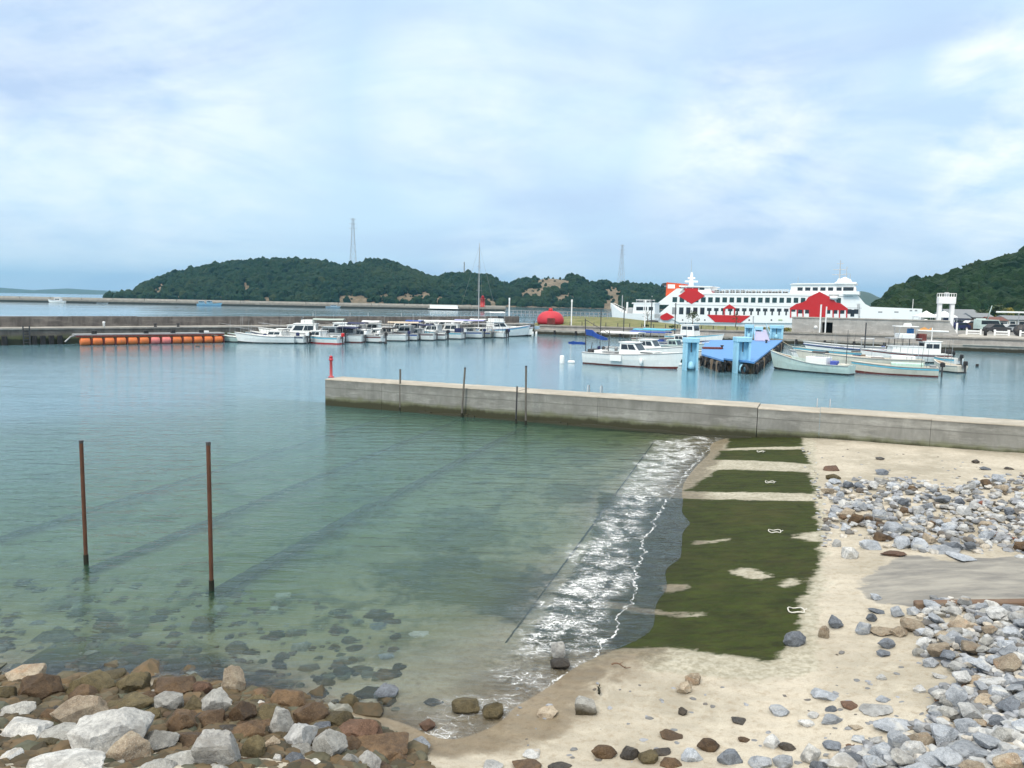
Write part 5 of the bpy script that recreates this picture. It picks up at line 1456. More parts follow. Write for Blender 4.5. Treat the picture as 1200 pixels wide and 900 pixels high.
cloth(m, [(-.3, 3.35, .55), (.4, 3.3, .6), (1.0, 2.95, .45), (1.6, 2.75, .4), (2.1, 2.55, .2)]); m.build('blue_sail_cover', M_DKBLUE, wb_)
m = MB(); cloth(m, [(-2.2, 2.0, .2), (-1.7, 2.1, .35), (-1.2, 2.05, .25), (-.7, 2.1, .3), (-.3, 2.0, .2)]); m.build('blue_flag', M_DKBLUE, wb_)
for k, (x, c_) in enumerate(((1.0, M_NAVY), (1.5, M_DARK), (1.9, M_STEEL), (2.9, M_STEEL))): MB().lathe([(.16, 0), (.16, .3), (.1, .36), (.02, .4)], 10, (x, .5, 1.35)).build('pot', c_, wb_)
B_('fishing_boat', 757, 420.5, 9.6, hd, 'white fishing boat behind the nearest one, under a long white awning', B=2.6, H=1.1, cabin=cab(4.2, 6.4, .9, .9, 1.2, rake=.6), canopy=(-.3, 4.2, 1.1, 2.75, M_WHITE), group=GM, fore=.3)
B_('fishing_boat', 778, 415.5, 8.6, hd, 'boat with a dark blue awning and pale turquoise deck, third from the near side', B=2.4, H=1.0, hull=M_PALEG, canopy=(.2, 4.8, 1.05, 2.6, M_DKBLUE), cabin=cab(5.0, 6.4, .8, .8, 1.0, rake=.4), group=GM, deckm=M_CYAN)
B_('fishing_boat', 790, 410, 8.4, hd, 'white boat with a cyan awning and blue crates behind the dark blue awning', B=2.4, H=1.0, canopy=(.0, 4.0, 1.05, 2.6, M_CYAN), cabin=cab(4.4, 6.0, .8, .8, 1.2, rake=.4), group=GM, crates=((2, 2.8, -.6, .4, .5, 1.3, M_DKBLUE, 'crate'),))
B_('fishing_boat', 812, 403, 8.6, hd - R(4), 'tall white wheelhouse boat farthest behind the left blue tower', B=2.6, H=1.15, cabin=[cab(2.6, 5.0, 1.1, .9, 2.0, rake=.15, nwin=2, band=(.62, .88)), ], group=GM, mast=(3.4, 2.9, 1.4, M_GALV), rail=.3)
B_('fishing_boat', 772, 403.5, 8.0, hd, 'boat under a bright cyan tarp close to the quay', B=2.4, H=.9, canopy=(.2, 5.4, 1.1, 2.1, M_CYAN), group=GM, hull=M_CREAM)
B_('skiff', 808, 411.5, 6.4, hd, 'cream and rust coloured skiff moored against the pontoon side', B=1.9, H=.7, hull=M_CREAM, group=GM, crates=((1, 2, -.5, .5, .3, .8, M_REDBOOT, 'engine_box'),), deckm=M_WDECK)
B_('skiff', 800, 419.5, 6.0, hd, 'low white skiff just behind the left blue tower', B=1.9, H=.7, group=GM, crates=((1.8, 2.6, -.5, .5, .3, .8, M_CREAM, 'engine_box'),))
B_('skiff', 838, 398.8, 5.2, R(-12), 'dark green skiff with a white stripe beyond the pontoon, left of two', B=1.7, H=.6, hull=M_GREY, group=GM, stripe=M_WHITE, deckm=M_WDECK)
B_('skiff', 858, 398.0, 5.4, R(-15), 'black skiff with pale stripe beyond the pontoon, right of two', B=1.7, H=.6, hull=M_DARK, group=GM, stripe=M_WHITE, deckm=M_BROWN)

# ------------------------------------------------------------------ the blue pontoon and its towers
PH = 1.15
c0_, c1_, c2_, c3_ = P(822, 414.5, PH), P(884, 424, PH), P(917, 398.5, PH), P(823, 398.5, PH)
po = empty('blue_pontoon', (c1_.x, c1_.y, 0), 0, 'wide bright blue floating pontoon hung with old tyres', 'pontoon')
poly = [c0_, P(848, 422, PH), P(849, 420, PH) + Vector((.0, .3, 0)), c1_, c2_, c3_]
poly = [(p_.x - c1_.x, p_.y - c1_.y) for p_ in poly]
MB().prism(poly, PH - .16, PH).build('deck', M_BLUE, po)
cx_, cyy = sum(p_[0] for p_ in poly) / len(poly), sum(p_[1] for p_ in poly) / len(poly)
inn = [(p_[0] + (cx_ - p_[0]) * .05, p_[1] + (cyy - p_[1]) * .05) for p_ in poly]
MB().prism(inn, -.5, PH - .165).build('float_body', paint('weedy_steel', (.07, .06, .04), .9, .5, 3.0), po)
n_ = 0; rr_ = random.Random(2)
for i in range(len(poly)):
    a_, b_ = Vector(poly[i]), Vector(poly[(i + 1) % len(poly)]); d_ = b_ - a_
    if i == 4 or i == 5: continue
    k_ = int(d_.length / (1.5 if i < 3 else 2.2))
    nn = Vector((d_.y, -d_.x)).normalized()
    for k in range(k_):
        c_ = a_ + d_ * ((k + .5) / k_) + nn * .12; z = .42 + rr_.uniform(-.1, .12)
        m = MB(); ax = d_.normalized(); rad = .38
        pts = [(c_.x + ax.x * rad * math.cos(w), c_.y + ax.y * rad * math.cos(w), z + rad * math.sin(w)) for w in np.linspace(0, 2 * math.pi, 15)]
        m.tube(pts, .13, 7, False); m.build('tyre', M_BLACK, po)
for i in (0, 3):
    a_, b_ = Vector(poly[i]), Vector(poly[i + 1]); d_ = b_ - a_; nn = Vector((d_.y, -d_.x)).normalized()
    for k in range(6 if i == 3 else 4):
        c_ = a_ + d_ * ((k + .2) / (6 if i == 3 else 4)) + nn * .1
        MB().box(c_.x - .12, c_.x + .12, c_.y - .12, c_.y + .12, -.3, .95).build('timber_fender', M_WOODP, po)
MB().box(poly[0][0] + 2.2, poly[0][0] + 3.6, poly[0][1] - 1.8, poly[0][1] - 1.3, .0, .35).build('green_net', paint('green_net', (.03, .3, .2), .8), po)
for (px, py) in ((846, 409), (872, 404), (898, 402)):
    q = P(px, py, PH); MB().lathe([(.18, 0), (.12, .1), (.12, .28), (.2, .34), (.2, .42), (.02, .45)], 10, (q.x - c1_.x, q.y - c1_.y, PH)).build('bollard', M_DARK, po)
q = P(829, 409, PH); MB().bbox(q.x - c1_.x - .5, q.x - c1_.x + 1.6, q.y - c1_.y - .2, q.y - c1_.y + .4, PH, PH + .22, .04).build('gangplank', M_REDBOOT, po)

def tower(px0, px1, ytop, ybot, label, ang=0.0, z0=-1.2, depth=.9, head=.42):
    q = P((px0 + px1) / 2, ybot, max(z0, 0) if z0 > 0 else 0); Wt = (px1 - px0) * q.y / F_PX; zt = zat((px0 + px1) / 2, ytop, q.y)
    t = empty('mooring_tower', (q.x, q.y, 0), ang, label, 'steel tower', 'pale blue steel towers of the pontoon')
    w = Wt / 2; fl = Wt * .14
    MB().box(-w + fl, w - fl, depth * .6, depth * .75, z0, zt - head).build('back_plate', M_SKYB, t)
    MB().box(-w, -w + fl, 0, depth, z0, zt - head).build('side_flange', M_SKYB, t)
    MB().box(w - fl, w, 0, depth, z0, zt - head).build('side_flange', M_SKYB, t)
    MB().bbox(-w - .06, w + .06, -.08, depth + .08, zt - head + .003, zt, .05).build('head_block', M_SKYB, t)
    MB().tube([(0, depth * .3, zt - head - .9), (0, depth * .3, zt - head)], .05, 6).build('chain', M_DARK, t)
    MB().lathe([(.3, 0), (.34, .25), (.22, .6), (.1, .7)], 12, (0, depth * .25, max(z0, .1))).build('roller_guide', M_SKYB, t)
    return t
tower(802.5, 818, 396, 434, 'pale blue steel channel tower standing in the water, front left of the pontoon', R(6))
tower(862, 879, 395, 437.5, 'pale blue steel channel tower standing in the water, front right of the pontoon', R(6))
for (a_, b_, yt, yb, lab) in ((872.5, 882, 380.5, 396, 'pale blue gangway tower at the far end of the pontoon, leftmost of three'), (884.5, 893, 383, 395, 'small pale blue gangway panel at the far end, middle of three'),
                              (902, 917, 381, 397, 'wide pale blue gangway tower at the far right end of the pontoon')):
    tower(a_, b_, yt, yb, lab, R(-20), 1.0, .8, .5)
q0, q1 = P(893, 400, PH), qpt(890, 390, 3)[0]; v = Vector((q1.x - q0.x, q1.y - q0.y))
gw = empty('gangway', (q0.x, q0.y, PH), rz_of(v), 'short blue gangway rising from the pontoon to the quay', 'gangway')
m = MB(); m.add([(0, -1.0, .02), (v.length, -1.0, .8), (v.length, 1.0, .8), (0, 1.0, .02), (0, -1.0, .14), (v.length, -1.0, .92), (v.length, 1.0, .92), (0, 1.0, .14)], [(3, 2, 1, 0), (4, 5, 6, 7), (0, 1, 5, 4), (1, 2, 6, 5), (2, 3, 7, 6), (3, 0, 4, 7)]); m.build('ramp_deck', paint('lilac_deck', (.45, .42, .6)), gw)
for s_ in (-1, 1):
    m = MB(); m.tube([(0, s_, 1.0), (v.length, s_, 1.8)], .04, 5)
    for k in range(6): m.tube([(v.length * k / 5, s_, .1 + .8 * k / 5), (v.length * k / 5, s_, 1.0 + .8 * k / 5)], .03, 5)
    m.build('handrail', M_SKYB, gw)

# ------------------------------------------------------------------ fishing boats right of the pontoon
GB = 'fishing boats moored right of the blue pontoon'
def two(pa, pb): a_, b_ = P(*pa, 0), P(*pb, 0); return (a_ + b_) / 2, math.atan2(b_.y - a_.y, b_.x - a_.x), (b_ - a_).length
c_, h_, l_2 = two((998, 439.5), (908, 432.5))
B_('fishing_boat', 0, 0, l_2 * 1.0, h_, 'pale green fishing boat with white box house and blue barrel beside the pontoon', loc=c_, B=2.1, H=.82, bow=1.15, hull=M_PALEG, group=GB,
   crates=((2.1, 4.0, -.75, .6, .45, 1.45, M_WHITE, 'box_house'), (1.35, 1.95, -.5, .2, .45, 1.15, paint('blue_drum', (.08, .12, .5), .4), 'blue_barrel'), (.3, 1.1, -.5, .5, .45, .95, M_CREAM, 'engine_box'), (4.4, 5.3, -.6, .6, .5, .9, M_BROWN, 'hatch')),
   canopy=(2.3, 3.5, .5, 1.85, M_DARK), motors=0, mast=(.55, .6, 3.4, M_DARK), deckm=M_WDECK, fore=.22)
c_, h_, l_2 = two((1099, 441.5), (1003, 436.5))
B_('fishing_boat', 0, 0, l_2, h_, 'long low cream fishing boat with dark red waterline, nearest at the right', loc=c_, B=2.0, H=.8, bow=.35, hull=M_CREAM, boot=M_REDBOOT, group=GB, motors=1, deckm=M_WDECK,
   crates=((1.2, 3.8, -.7, .7, .4, 1.1, paint('mint_cover', (.55, .75, .66), .7), 'mint_cover'), (.2, .7, -.5, .5, .5, 1.0, M_STEEL, 'winch')), fore=.15)
c_, h_, l_2 = two((1088, 432), (935, 425.5))
B_('fishing_boat', 0, 0, l_2 * .92, h_, 'cream fishing boat with a long brown deck behind the two nearest', loc=c_, B=2.2, H=.85, bow=.7, hull=M_CREAM, group=GB, deckm=M_WDECK, crates=((3.6, 4.8, -.6, .6, .5, .9, M_BROWN, 'hatch'), (.8, 3.0, -.7, .7, .5, 1.2, M_WHITE, 'locker')), fore=.2, mast=(.5, .6, 1.5, M_GALV))
cbp = P(1062, 424, 0)
cb_ = B_('cabin_boat', 1062, 424, 8.8, R(172), 'white fishing boat with long house and flybridge, tallest of the right group', B=2.6, H=.95, bow=.5, group=GB,
   cabin=[cab(1.2, 2.9, 1.0, .7, 1.65, rake=.0, back=.0, band=(.55, .85), nwin=2), cab(2.9, 6.3, 1.0, .7, 1.05, rake=.1, back=0, nwin=0, front=False)], fore=.2)
for x in (4.0, 4.7, 5.6, 6.2): MB().tube([(x, -.6, 1.75), (x, -.6, 2.6)], .04, 6).build('stanchion', M_DARK, cb_)
MB().bbox(3.2, 6.6, -.9, .9, 2.6, 2.68, .03).build('upper_frame', M_GREY, cb_)
MB().bbox(3.9, 5.6, -.8, .8, 2.68, 3.2, .08).build('flybridge', M_WHITE2, cb_)
MB().bbox(3.7, 4.3, -.85, -.3, 2.7, 3.75, .05).build('blue_locker', paint('locker_blue', (.03, .2, .5), .5), cb_)
MB().bbox(2.6, 3.4, -.5, .5, 2.4, 3.2, .05).build('brown_box', M_REDBOOT, cb_)
MB().bbox(3.6, 5.9, -.85, .85, 3.95, 4.03, .03).build('hardtop', M_WHITE2, cb_)
for x, y in ((3.8, -.8), (5.6, -.8), (3.8, .8), (5.6, .8)): MB().tube([(x, y, 3.1), (x, y, 3.95)], .03, 5).build('hardtop_post', M_GALV, cb_)
MB().tube([(3.6, 0, 3.55), (.2, 0, 3.5)], .09, 8).build('boom', M_WHITE, cb_)
MB().tube([(1.9, 0, 2.4), (1.9, 0, 3.9)], .05, 7).build('mast', M_WHITE, cb_)
MB().bbox(4.2, 4.9, -.3, .3, 4.06, 4.3, .06).build('radar', M_WHITE, cb_)
m = MB(); vv = [(3.2, -.02, 3.75), (2.7, -.02, 3.95), (2.3, -.02, 3.7), (2.0, -.02, 3.9), (2.0, .04, 3.55), (2.6, .04, 3.45), (3.2, .04, 3.55)]
m.add([(x, y - .02, z) for x, y, z in vv] + [(x, y + .02, z) for x, y, z in vv], [tuple(range(7)), tuple(range(13, 6, -1))] + [(i, (i + 1) % 7, 7 + (i + 1) % 7, 7 + i) for i in range(7)]); m.build('orange_flag', paint('orange_cloth', (.85, .40, .12), .8), cb_)
for i, (pa, pb, Bq, hm, lab, kw) in enumerate((
    ((1040, 412.5), (945, 408.5), 1.8, M_WHITE2, 'slender white boat close to the quay, farthest of the right group', dict(canopy=(1.5, 3.2, .7, 1.7, M_GALV))),
    ((1052, 416.5), (946, 412), 1.9, M_WHITE2, 'slender white boat with blue stripe, second from the quay', dict(stripe=M_DKBLUE)),
    ((1045, 421), (933, 416.5), 1.9, M_PALEG, 'pale green slender boat in the middle of the right group', dict(crates=((3.2, 4.2, -.5, .5, .4, .8, M_BROWN, 'hatch'), (.6, 1.6, -.5, .5, .4, 1.0, M_WHITE, 'engine_box')))),
    ((1036, 425.5), (930, 421), 1.9, M_WHITE2, 'white boat with a dark blue bundle on deck behind the box house', dict(crates=((2.2, 3.0, -.5, .5, .4, .8, M_NAVY, 'bundle'), (5.4, 6.2, -.5, .4, .5, .8, M_CREAM, 'net_box')))),
    ((1124, 428), (1088, 424.5), 1.6, M_WHITE2, 'short white boat with black outboard at the right end, farther of two', dict(motors=1)),
    ((1128, 437.5), (1095, 434), 1.6, M_CREAM, 'short cream boat tilted by its outboard at the right end, nearer of two', dict(motors=1)))):
    c_, h_, l_2 = two(pa, pb)
    B_('skiff' if l_2 < 5 else 'fishing_boat', 0, 0, l_2 * .96, h_, lab, loc=c_, B=Bq, H=.68, bow=.6, hull=hm, group=GB, deckm=M_WDECK if i % 2 else None, fore=.2, **kw)
q = P(1110, 416.5, 0)
o = MB().lathe([(.05, -.9), (.4, -.8), (.5, -.5), (.5, .5), (.4, .8), (.05, .9)], 14, (0, 0, .3), 'x').build('quay_fender', M_BLACK); o.location = (q.x, q.y, 0); tag(o, 'big black rubber fender floating against the quay at the right', 'fender')
# mooring ropes from the pontoon
for i, (pa, pb, lab) in enumerate((((917, 400, PH), (944, 404, .9), 'thin rope from the pontoon corner to the farthest right boats'), ((905, 409, PH), (921, 424, .8), 'thin rope from the pontoon side to the pale green boat'))):
    a_, b_ = P(*pa), P(*pb); pts = [a_.lerp(b_, t_) - Vector((0, 0, .5 * math.sin(math.pi * t_))) for t_ in np.linspace(0, 1, 12)]
    tag(MB().tube([p_ - a_ for p_ in pts], .035, 5).build('mooring_rope', M_GRASSY), lab, 'rope'); bpy.data.objects['mooring_rope' + ('' if i == 0 else '.001')].location = a_

# ------------------------------------------------------------------ the ferry
fA, fB = at(768, 216, 0).xy, at(1082, 188, 0).xy
fv = fB - fA; fa_ = rz_of(fv); fl_ = fv.length
fe = empty('ferry', (fA.x, fA.y, 0), fa_, 'large white car ferry with red roof-shaped patterns and rows of dark windows', 'ferry')
def S(px, py, off=0.0):
    nn = Vector((-math.sin(fa_), math.cos(fa_)))
    return on_plane(px, py, fA + nn * off, fa_)
DP = 13.0
def side_prism(name, pts, y0, y1, mat, px=True):
    q = [S(x, y) for x, y in pts] if px else pts
    o = MB().yprism(q, y0, y1).build(name, mat, fe); return o
# hull and deckhouse
zs = lambda px, py: S(px, py)[1]
sh_ = lambda px, py=350: S(px, py)[0]
hull_t = zs(850, 367)
MB().add([(0, .8, -1), (fl_ - 5, 0.8, -1), (fl_, DP / 2, -1), (fl_ - 5, DP - .8, -1), (0, DP - .8, -1), (-1, 0, 3.4), (fl_ * .8, 0, 3.4), (fl_ + 1.5, DP / 2, 3.4), (fl_ * .8, DP, 3.4), (-1, DP, 3.4)],
         [(4, 3, 2, 1, 0), (5, 6, 7, 8, 9), (0, 1, 6, 5), (1, 2, 7, 6), (2, 3, 8, 7), (3, 4, 9, 8), (4, 0, 5, 9)]).build('hull', M_WHITE, fe)
side_prism('car_deck_side', [(773, 367), (796, 378), (1008, 379), (1008, 356), (905, 355.8), (788, 354)], 0.0, DP, M_WHITE)
side_prism('passenger_deck', [(785, 354.2), (1014, 357), (1003, 344), (925, 343.5), (795, 343)], 0.02, DP - .02, M_WHITE)
side_prism('stern_slope', [(768, 357), (788, 357), (795, 344), (801, 338), (793, 338)], 0.05, DP - .05, M_WHITE)
side_prism('bow_bulwark', [(1006, 378), (1078, 379), (1081, 362), (1020, 359.5), (1013, 356), (1004, 346), (1004, 356)], 0.0, .5, M_WHITE)
side_prism('bow_bulwark', [(1006, 378), (1078, 379), (1081, 362), (1020, 359.5), (1013, 356), (1004, 346), (1004, 356)], DP - .5, DP, M_WHITE)
MB().box(sh_(1008), fl_ + .5, .5, DP - .5, 1.5, 3.6).build('car_deck_floor', M_GREY, fe)
side_prism('bridge_house', [(925, 344), (1003, 344.5), (1003, 337), (1001, 333), (927, 333.5)], 1.0, DP - 1.0, M_WHITE)
side_prism('bridge_roof', [(925, 333.4), (1004, 333), (1004, 331.4), (929, 331.8)], .6, DP - .6, M_WHITE)
side_prism('bridge_wing', [(988, 345), (1007, 345.2), (1007, 341.5), (988, 341.2)], -1.2, DP + 1.2, M_WHITE)
side_prism('aft_house', [(796, 343.4), (833, 343.6), (831, 336), (797, 335)], 1.2, DP - 1.2, M_WHITE)
side_prism('aft_roof', [(795, 336), (834, 336.6), (834, 335.2), (795, 334.4)], .8, DP - .8, M_WHITE)
side_prism('upper_bridge', [(979, 331.2), (999, 331.2), (996, 326.5), (982, 326)], 3.0, DP - 3.0, M_WHITE)
side_prism('funnel', [(778, 347), (786, 346), (796, 340), (796, 332), (779, 330.5)], 2.0, 5.5, M_ORRED)
side_prism('funnel', [(778, 347), (786, 346), (796, 340), (796, 332), (779, 330.5)], DP - 5.5, DP - 2.0, M_ORRED)
side_prism('funnel_cap', [(774, 334.5), (780, 334.5), (780, 330.8), (774, 331.5)], 2.2, 5.2, M_DARK)
side_prism('funnel_panel', [(780.5, 337.8), (789, 337.8), (789, 333.2), (780.5, 333)], 1.94, 1.998, M_WHITE)
side_prism('roof_box', [(827, 344), (834.5, 344), (834.5, 340.4), (827, 340.2)], 2, 6, M_REDPALE)
# windows
def win(x0, x1, y0, y1, mat=M_GLASSG, name='window', off=0.0, wdt=.05):
    s0, z0 = S(x0, y1, off); s1, z1 = S(x1, y0, off)
    fr = MB().box(s0, s1, off - .04, off - .003, z0, z1).build(name, mat, fe)
    return fr
for k in range(24):
    x = 788 + k * 8.35 if k < 24 else 0
    if x > 990: break
    yo = (x - 788) / 200 * 1.1
    if 797 < x < 800: continue
    win(x, x + 5.6, 348.2 + yo, 354.0 + yo - (1 if k > 14 else 0) * 0, M_GLASSG)
for k in range(28):
    x = 787.5 + k * 8.2
    if x > 1003: break
    yo = (x - 787) / 215 * 1.8
    if x > 822:
        win(x, x + 5.4, 360.6 + yo, 364.0 + yo if 932 > x else 366 + yo, M_GLASS)
        if x < 925: win(x + 1.5, x + 3.6, 364.0 + yo, 368.4 + yo, M_GLASS, 'window')
    else: win(x, x + 5.4, 360.2 + yo, 368.2 + yo, M_GREY if k < 1 else M_GLASS)
for x in (934.5, 943.5, 952.3, 961.3, 970.3, 980.2): win(x, x + 6.2, 336.8, 340.6, M_GLASS, 'bridge_window', .98)
win(988, 1000.5, 336.6, 340.6, M_GLASS, 'bridge_window', .98)
for x in (797, 805, 812.5, 819.5): win(x, x + 6, 337.2, 339.6, M_GLASS, 'bridge_window', 1.18)
win(996.5, 1001.5, 363, 371, M_GLASS, 'side_door')
for (y_, a_, b_) in ((356.6, 790, 1010), (344.6, 800, 1000)):
    s0, z0 = S(a_, y_); s1, z1 = S(b_, y_ + 1.0); MB().box(s0, s1, -.05, .015, z0 - .12, z0 - .04).build('belt_line', M_GREY, fe)
for x in range(800, 1000, 26):
    s0, z0 = S(x, 375); MB().lathe([(.02, -.03), (.22, -.02), (.22, .02)], 12, (s0, -.01, z0), 'y').build('porthole', M_GLASS, fe)
# red livery shapes laid on the side
def decal(pts, mat, off=-.07, name='red_pattern', th=.05):
    q = [S(x, y) for x, y in pts]
    return MB().yprism(q, off - th, off).build(name, mat, fe)
decal([(795, 346.8), (803.5, 340.8), (817.5, 340.8), (826, 346.9), (810.5, 356.2)], M_RED)
win(802, 818, 338.0, 340.9, M_RED, 'red_band', 1.10)
decal([(771.5, 371.5), (781.5, 366.4), (790.5, 371.6), (783, 375.2), (777, 375.2)], M_RED)
decal([(828.5, 368.8), (879.5, 370.0), (868, 378.2), (838, 377.4)], M_RED)
decal([(847.5, 361.5), (855, 356.5), (863, 361.8), (861.5, 361.8), (861.5, 369.6), (860, 369.6), (860, 361.8), (849.5, 361.8), (849.5, 369.4), (848.3, 369.4)], M_RED, -.075)
decal([(925.5, 361.0), (933, 356.2), (941, 354.2), (944.8, 352), (947, 348.5), (960.5, 341.8), (975, 349.4), (980, 354.6), (985, 355.4), (993.5, 361.6), (993.5, 363.5), (968.5, 363.3), (968.5, 373.2), (948, 373), (948, 363), (925.5, 362.6)], M_RED)
for x in (925.8, 933.6, 940.3, 975.5, 983, 991.5): decal([(x, 362.4), (x + 1.5, 362.4), (x + 1.5, 372.2), (x, 372.2)], M_RED, -.08, 'red_pillar')
decal([(912, 374.2), (917, 374.3), (917, 375.6), (912, 375.5)], paint('pale_green_mark', (.45, .6, .35)), -.06, 'emblem')
# rails, life-saving gear, masts
m = MB()
for side in (.2, DP - .2):
    for zq in (.5, 1.0):
        m.tube([(S(835, 343.5)[0], side, S(835, 343.4)[1] + zq), (S(924, 343.8)[0], side, S(924, 343.8)[1] + zq)], .05, 4)
    for k in range(24):
        s = S(835 + k * 3.85, 343.5)[0]; m.tube([(s, side, S(850, 344)[1] - .3), (s, side, S(850, 343.6)[1] + 1.0)], .04, 4)
m.build('deck_rail', M_WHITE, fe)
rr_ = random.Random(6)
for k in range(14):
    s = S(836 + k * 6.2, 343.5)[0]; z = S(850, 344)[1]
    MB().bbox(s, s + rr_.uniform(.8, 1.2), 1.5, 3.0, z, z + rr_.uniform(.7, 1.0), .1).build('deck_bench', M_DARK, fe)
def fmast(px, yt, yb, off, r, mat=M_WHITE, bars=()):
    s0, zb = S(px, yb, off); zt = S(px, yt, off)[1]
    o = MB().tube([(s0, off, zb), (s0, off, zt)], r, 8, r1=r * .4).build('mast', mat, fe)
    for (yb_, hw) in bars:
        z = S(px, yb_, off)[1]; MB().tube([(s0 - hw, off, z), (s0 + hw, off, z)], r * .35, 5).build('yard_arm', mat, o)
    return s0, zt
fmast(810, 319, 336, 6, .75, bars=((326, 1.0), (330, 1.8)))
fmast(810, 303, 320, 6, .07, M_GALV)
fmast(983.5, 305, 331, 6, .22, M_GALV, bars=((309, .8), (316, 1.6), (322, 1.8)))
fmast(991.5, 312, 331, 6, .14, M_GALV, bars=((314, .4), (321, .8)))
fmast(996, 321, 331, 6, .10, M_GALV)
fmast(935, 324, 333, 4, .06, M_GALV)
s0, z0 = S(990, 329, 5); MB().lathe([(.3, 0), (.9, .2), (.9, .6), (.2, .9)], 12, (s0, 5, z0)).build('radar_dome', M_WHITE, fe)
MB().bbox(S(978, 331.5)[0], S(1004, 331.5)[0], .3, DP - .3, S(980, 333)[1] + .1, S(980, 330.4)[1], .15).build('bridge_top', M_WHITE, fe)
s0, z0 = S(977, 349, -.5); MB().lathe([(.4, -.9), (.55, 0), (.4, .9)], 10, (s0, -.4, z0), 'x').build('life_raft', M_WHITE, fe)
MB().tube([(s0 - 1.2, -.1, z0 + .7), (s0 + 1.2, -.1, z0 + .7)], .06, 5).build('raft_rail', M_DARK, fe)
s0, z0 = S(1070, 362); MB().tube([(s0, 3, z0 - .5), (s0, 3, z0 + 2.4)], .07, 6).build('bow_light_mast', M_WHITE, fe)
for x in (1029, 1048): win(x, x + 5, 365, 366.4, M_GREY, 'scupper')
for x in (1066, 1072): win(x, x + 3, 363.2, 364.8, M_GREY, 'fairlead')

# ------------------------------------------------------------------ small passenger ship left of the ferry
sA, sB_ = at(771, 198, 0).xy, at(716, 204, 0).xy
sv = sB_ - sA; sa_ = rz_of(sv)
def S2(px, py): s, z = on_plane(px, py, sA, sa_); return s, z
# local x runs stern -> bow (to the left in the picture); y towards +90 deg = towards camera
ps = empty('passenger_ship', (sA.x, sA.y, 0), sa_, 'small white passenger ship with raised bow left of the ferry', 'ship')
SW = 5.0
sl_ = sv.length
us = np.linspace(0, 1, 15); vv, ff = [], []
for u in us:
    w = SW / 2 * (1 - max(0, (u - .5) / .5) ** 2.4) + .05; top = 3.4 + 2.6 * max(0, (u - .62) / .38) ** 1.3
    x0, x1 = sl_ * u * .93, sl_ * u
    vv += [(x0, -w * .7, -1), (x1, -w, top), (x1, -w + .15, top), (x1, -w + .15, top - 1.0), (x1, w - .15, top - 1.0), (x1, w - .15, top), (x1, w, top), (x0, w * .7, -1)]
for i in range(14):
    for k in range(8): ff.append((i * 8 + k, i * 8 + (k + 1) % 8, (i + 1) * 8 + (k + 1) % 8, (i + 1) * 8 + k))
ff += [tuple(range(8)), tuple(14 * 8 + k for k in range(7, -1, -1))]
MB().add(vv, ff).build('hull', M_WHITE, ps)
def sp(name, pts, y0, y1, mat): return MB().yprism([S2(x, y) for x, y in pts], y0, y1).build(name, mat, ps)
sp('cabin', [(744, 368), (770, 368), (770, 356), (745.5, 355.8)], -1.9, 1.9, M_WHITE)
sp('cabin_roof', [(743, 356), (771, 356), (771, 354.6), (744, 354.6)], -2.0, 2.0, M_WHITE)
for a_, b_ in ((748.5, 756.5), (757.5, 761), (763, 768)): sp('window', [(a_, 363.6), (b_, 363.6), (b_, 359.6), (a_, 359.6)], 1.9, 1.96, M_GLASS)
sp('upper_seats', [(749, 355), (763, 355), (762, 352.4), (750, 352)], -1.0, 1.0, M_GREY)
MB().bbox(*sorted((S2(765, 352)[0], S2(748, 352)[0])), -1.9, 1.9, S2(750, 351.9)[1], S2(750, 351.2)[1], .04).build('sun_deck_roof', M_WHITE, ps)
for px in (749, 757, 764):
    for y in (-1.8, 1.8): MB().tube([(S2(px, 355)[0], y, S2(px, 355)[1]), (S2(px, 355)[0], y, S2(px, 351.6)[1])], .05, 5).build('roof_post', M_WHITE, ps)
MB().tube([(S2(729, 360)[0], 0, 3.5), (S2(729, 360)[0], 0, S2(729, 346)[1])], .12, 6).build('mast', M_GALV, ps)
MB().tube([(S2(735, 360)[0], 0, 3.0), (S2(735, 360)[0], 0, S2(735, 354)[1])], .25, 8).build('vent', M_WHITE, ps)
MB().tube([(S2(764, 352)[0], 0, 8), (S2(764, 352)[0], 0, S2(764, 348)[1])], .08, 6).build('mast', M_GALV, ps)
MB().bbox(*sorted((S2(743, 364)[0], S2(737, 362)[0])), -.8, .8, 3, S2(740, 360.5)[1], .15).build('winch', M_GALV, ps)
m = MB()
pts = [(S2(x, 360)[0], 1.0 + (x - 716) * .03, S2(x, y)[1]) for x, y in ((717, 355.4), (722, 355.5), (727, 358), (735, 361))]
m.tube(pts, .05, 4)
for p_ in pts: m.tube([p_, (p_[0], p_[1], p_[2] - 1.4)], .04, 4)
m.build('bow_rail', M_WHITE, ps)
# small dark boat before the ferry stern
q = qpt(781, 376, 29)[0]
m = MB(); m.lathe([(.02, -1.3), (.3, -1.2), (.45, 0), (.3, 1.2), (.02, 1.3)], 12, (0, 0, .2), 'x')
o = m.build('upturned_dinghy', M_DARK); o.location = (q.x - 3.0, q.y, 2.0); tag(o, 'dark upturned dinghy on the grass by the ferry stern', 'dinghy')

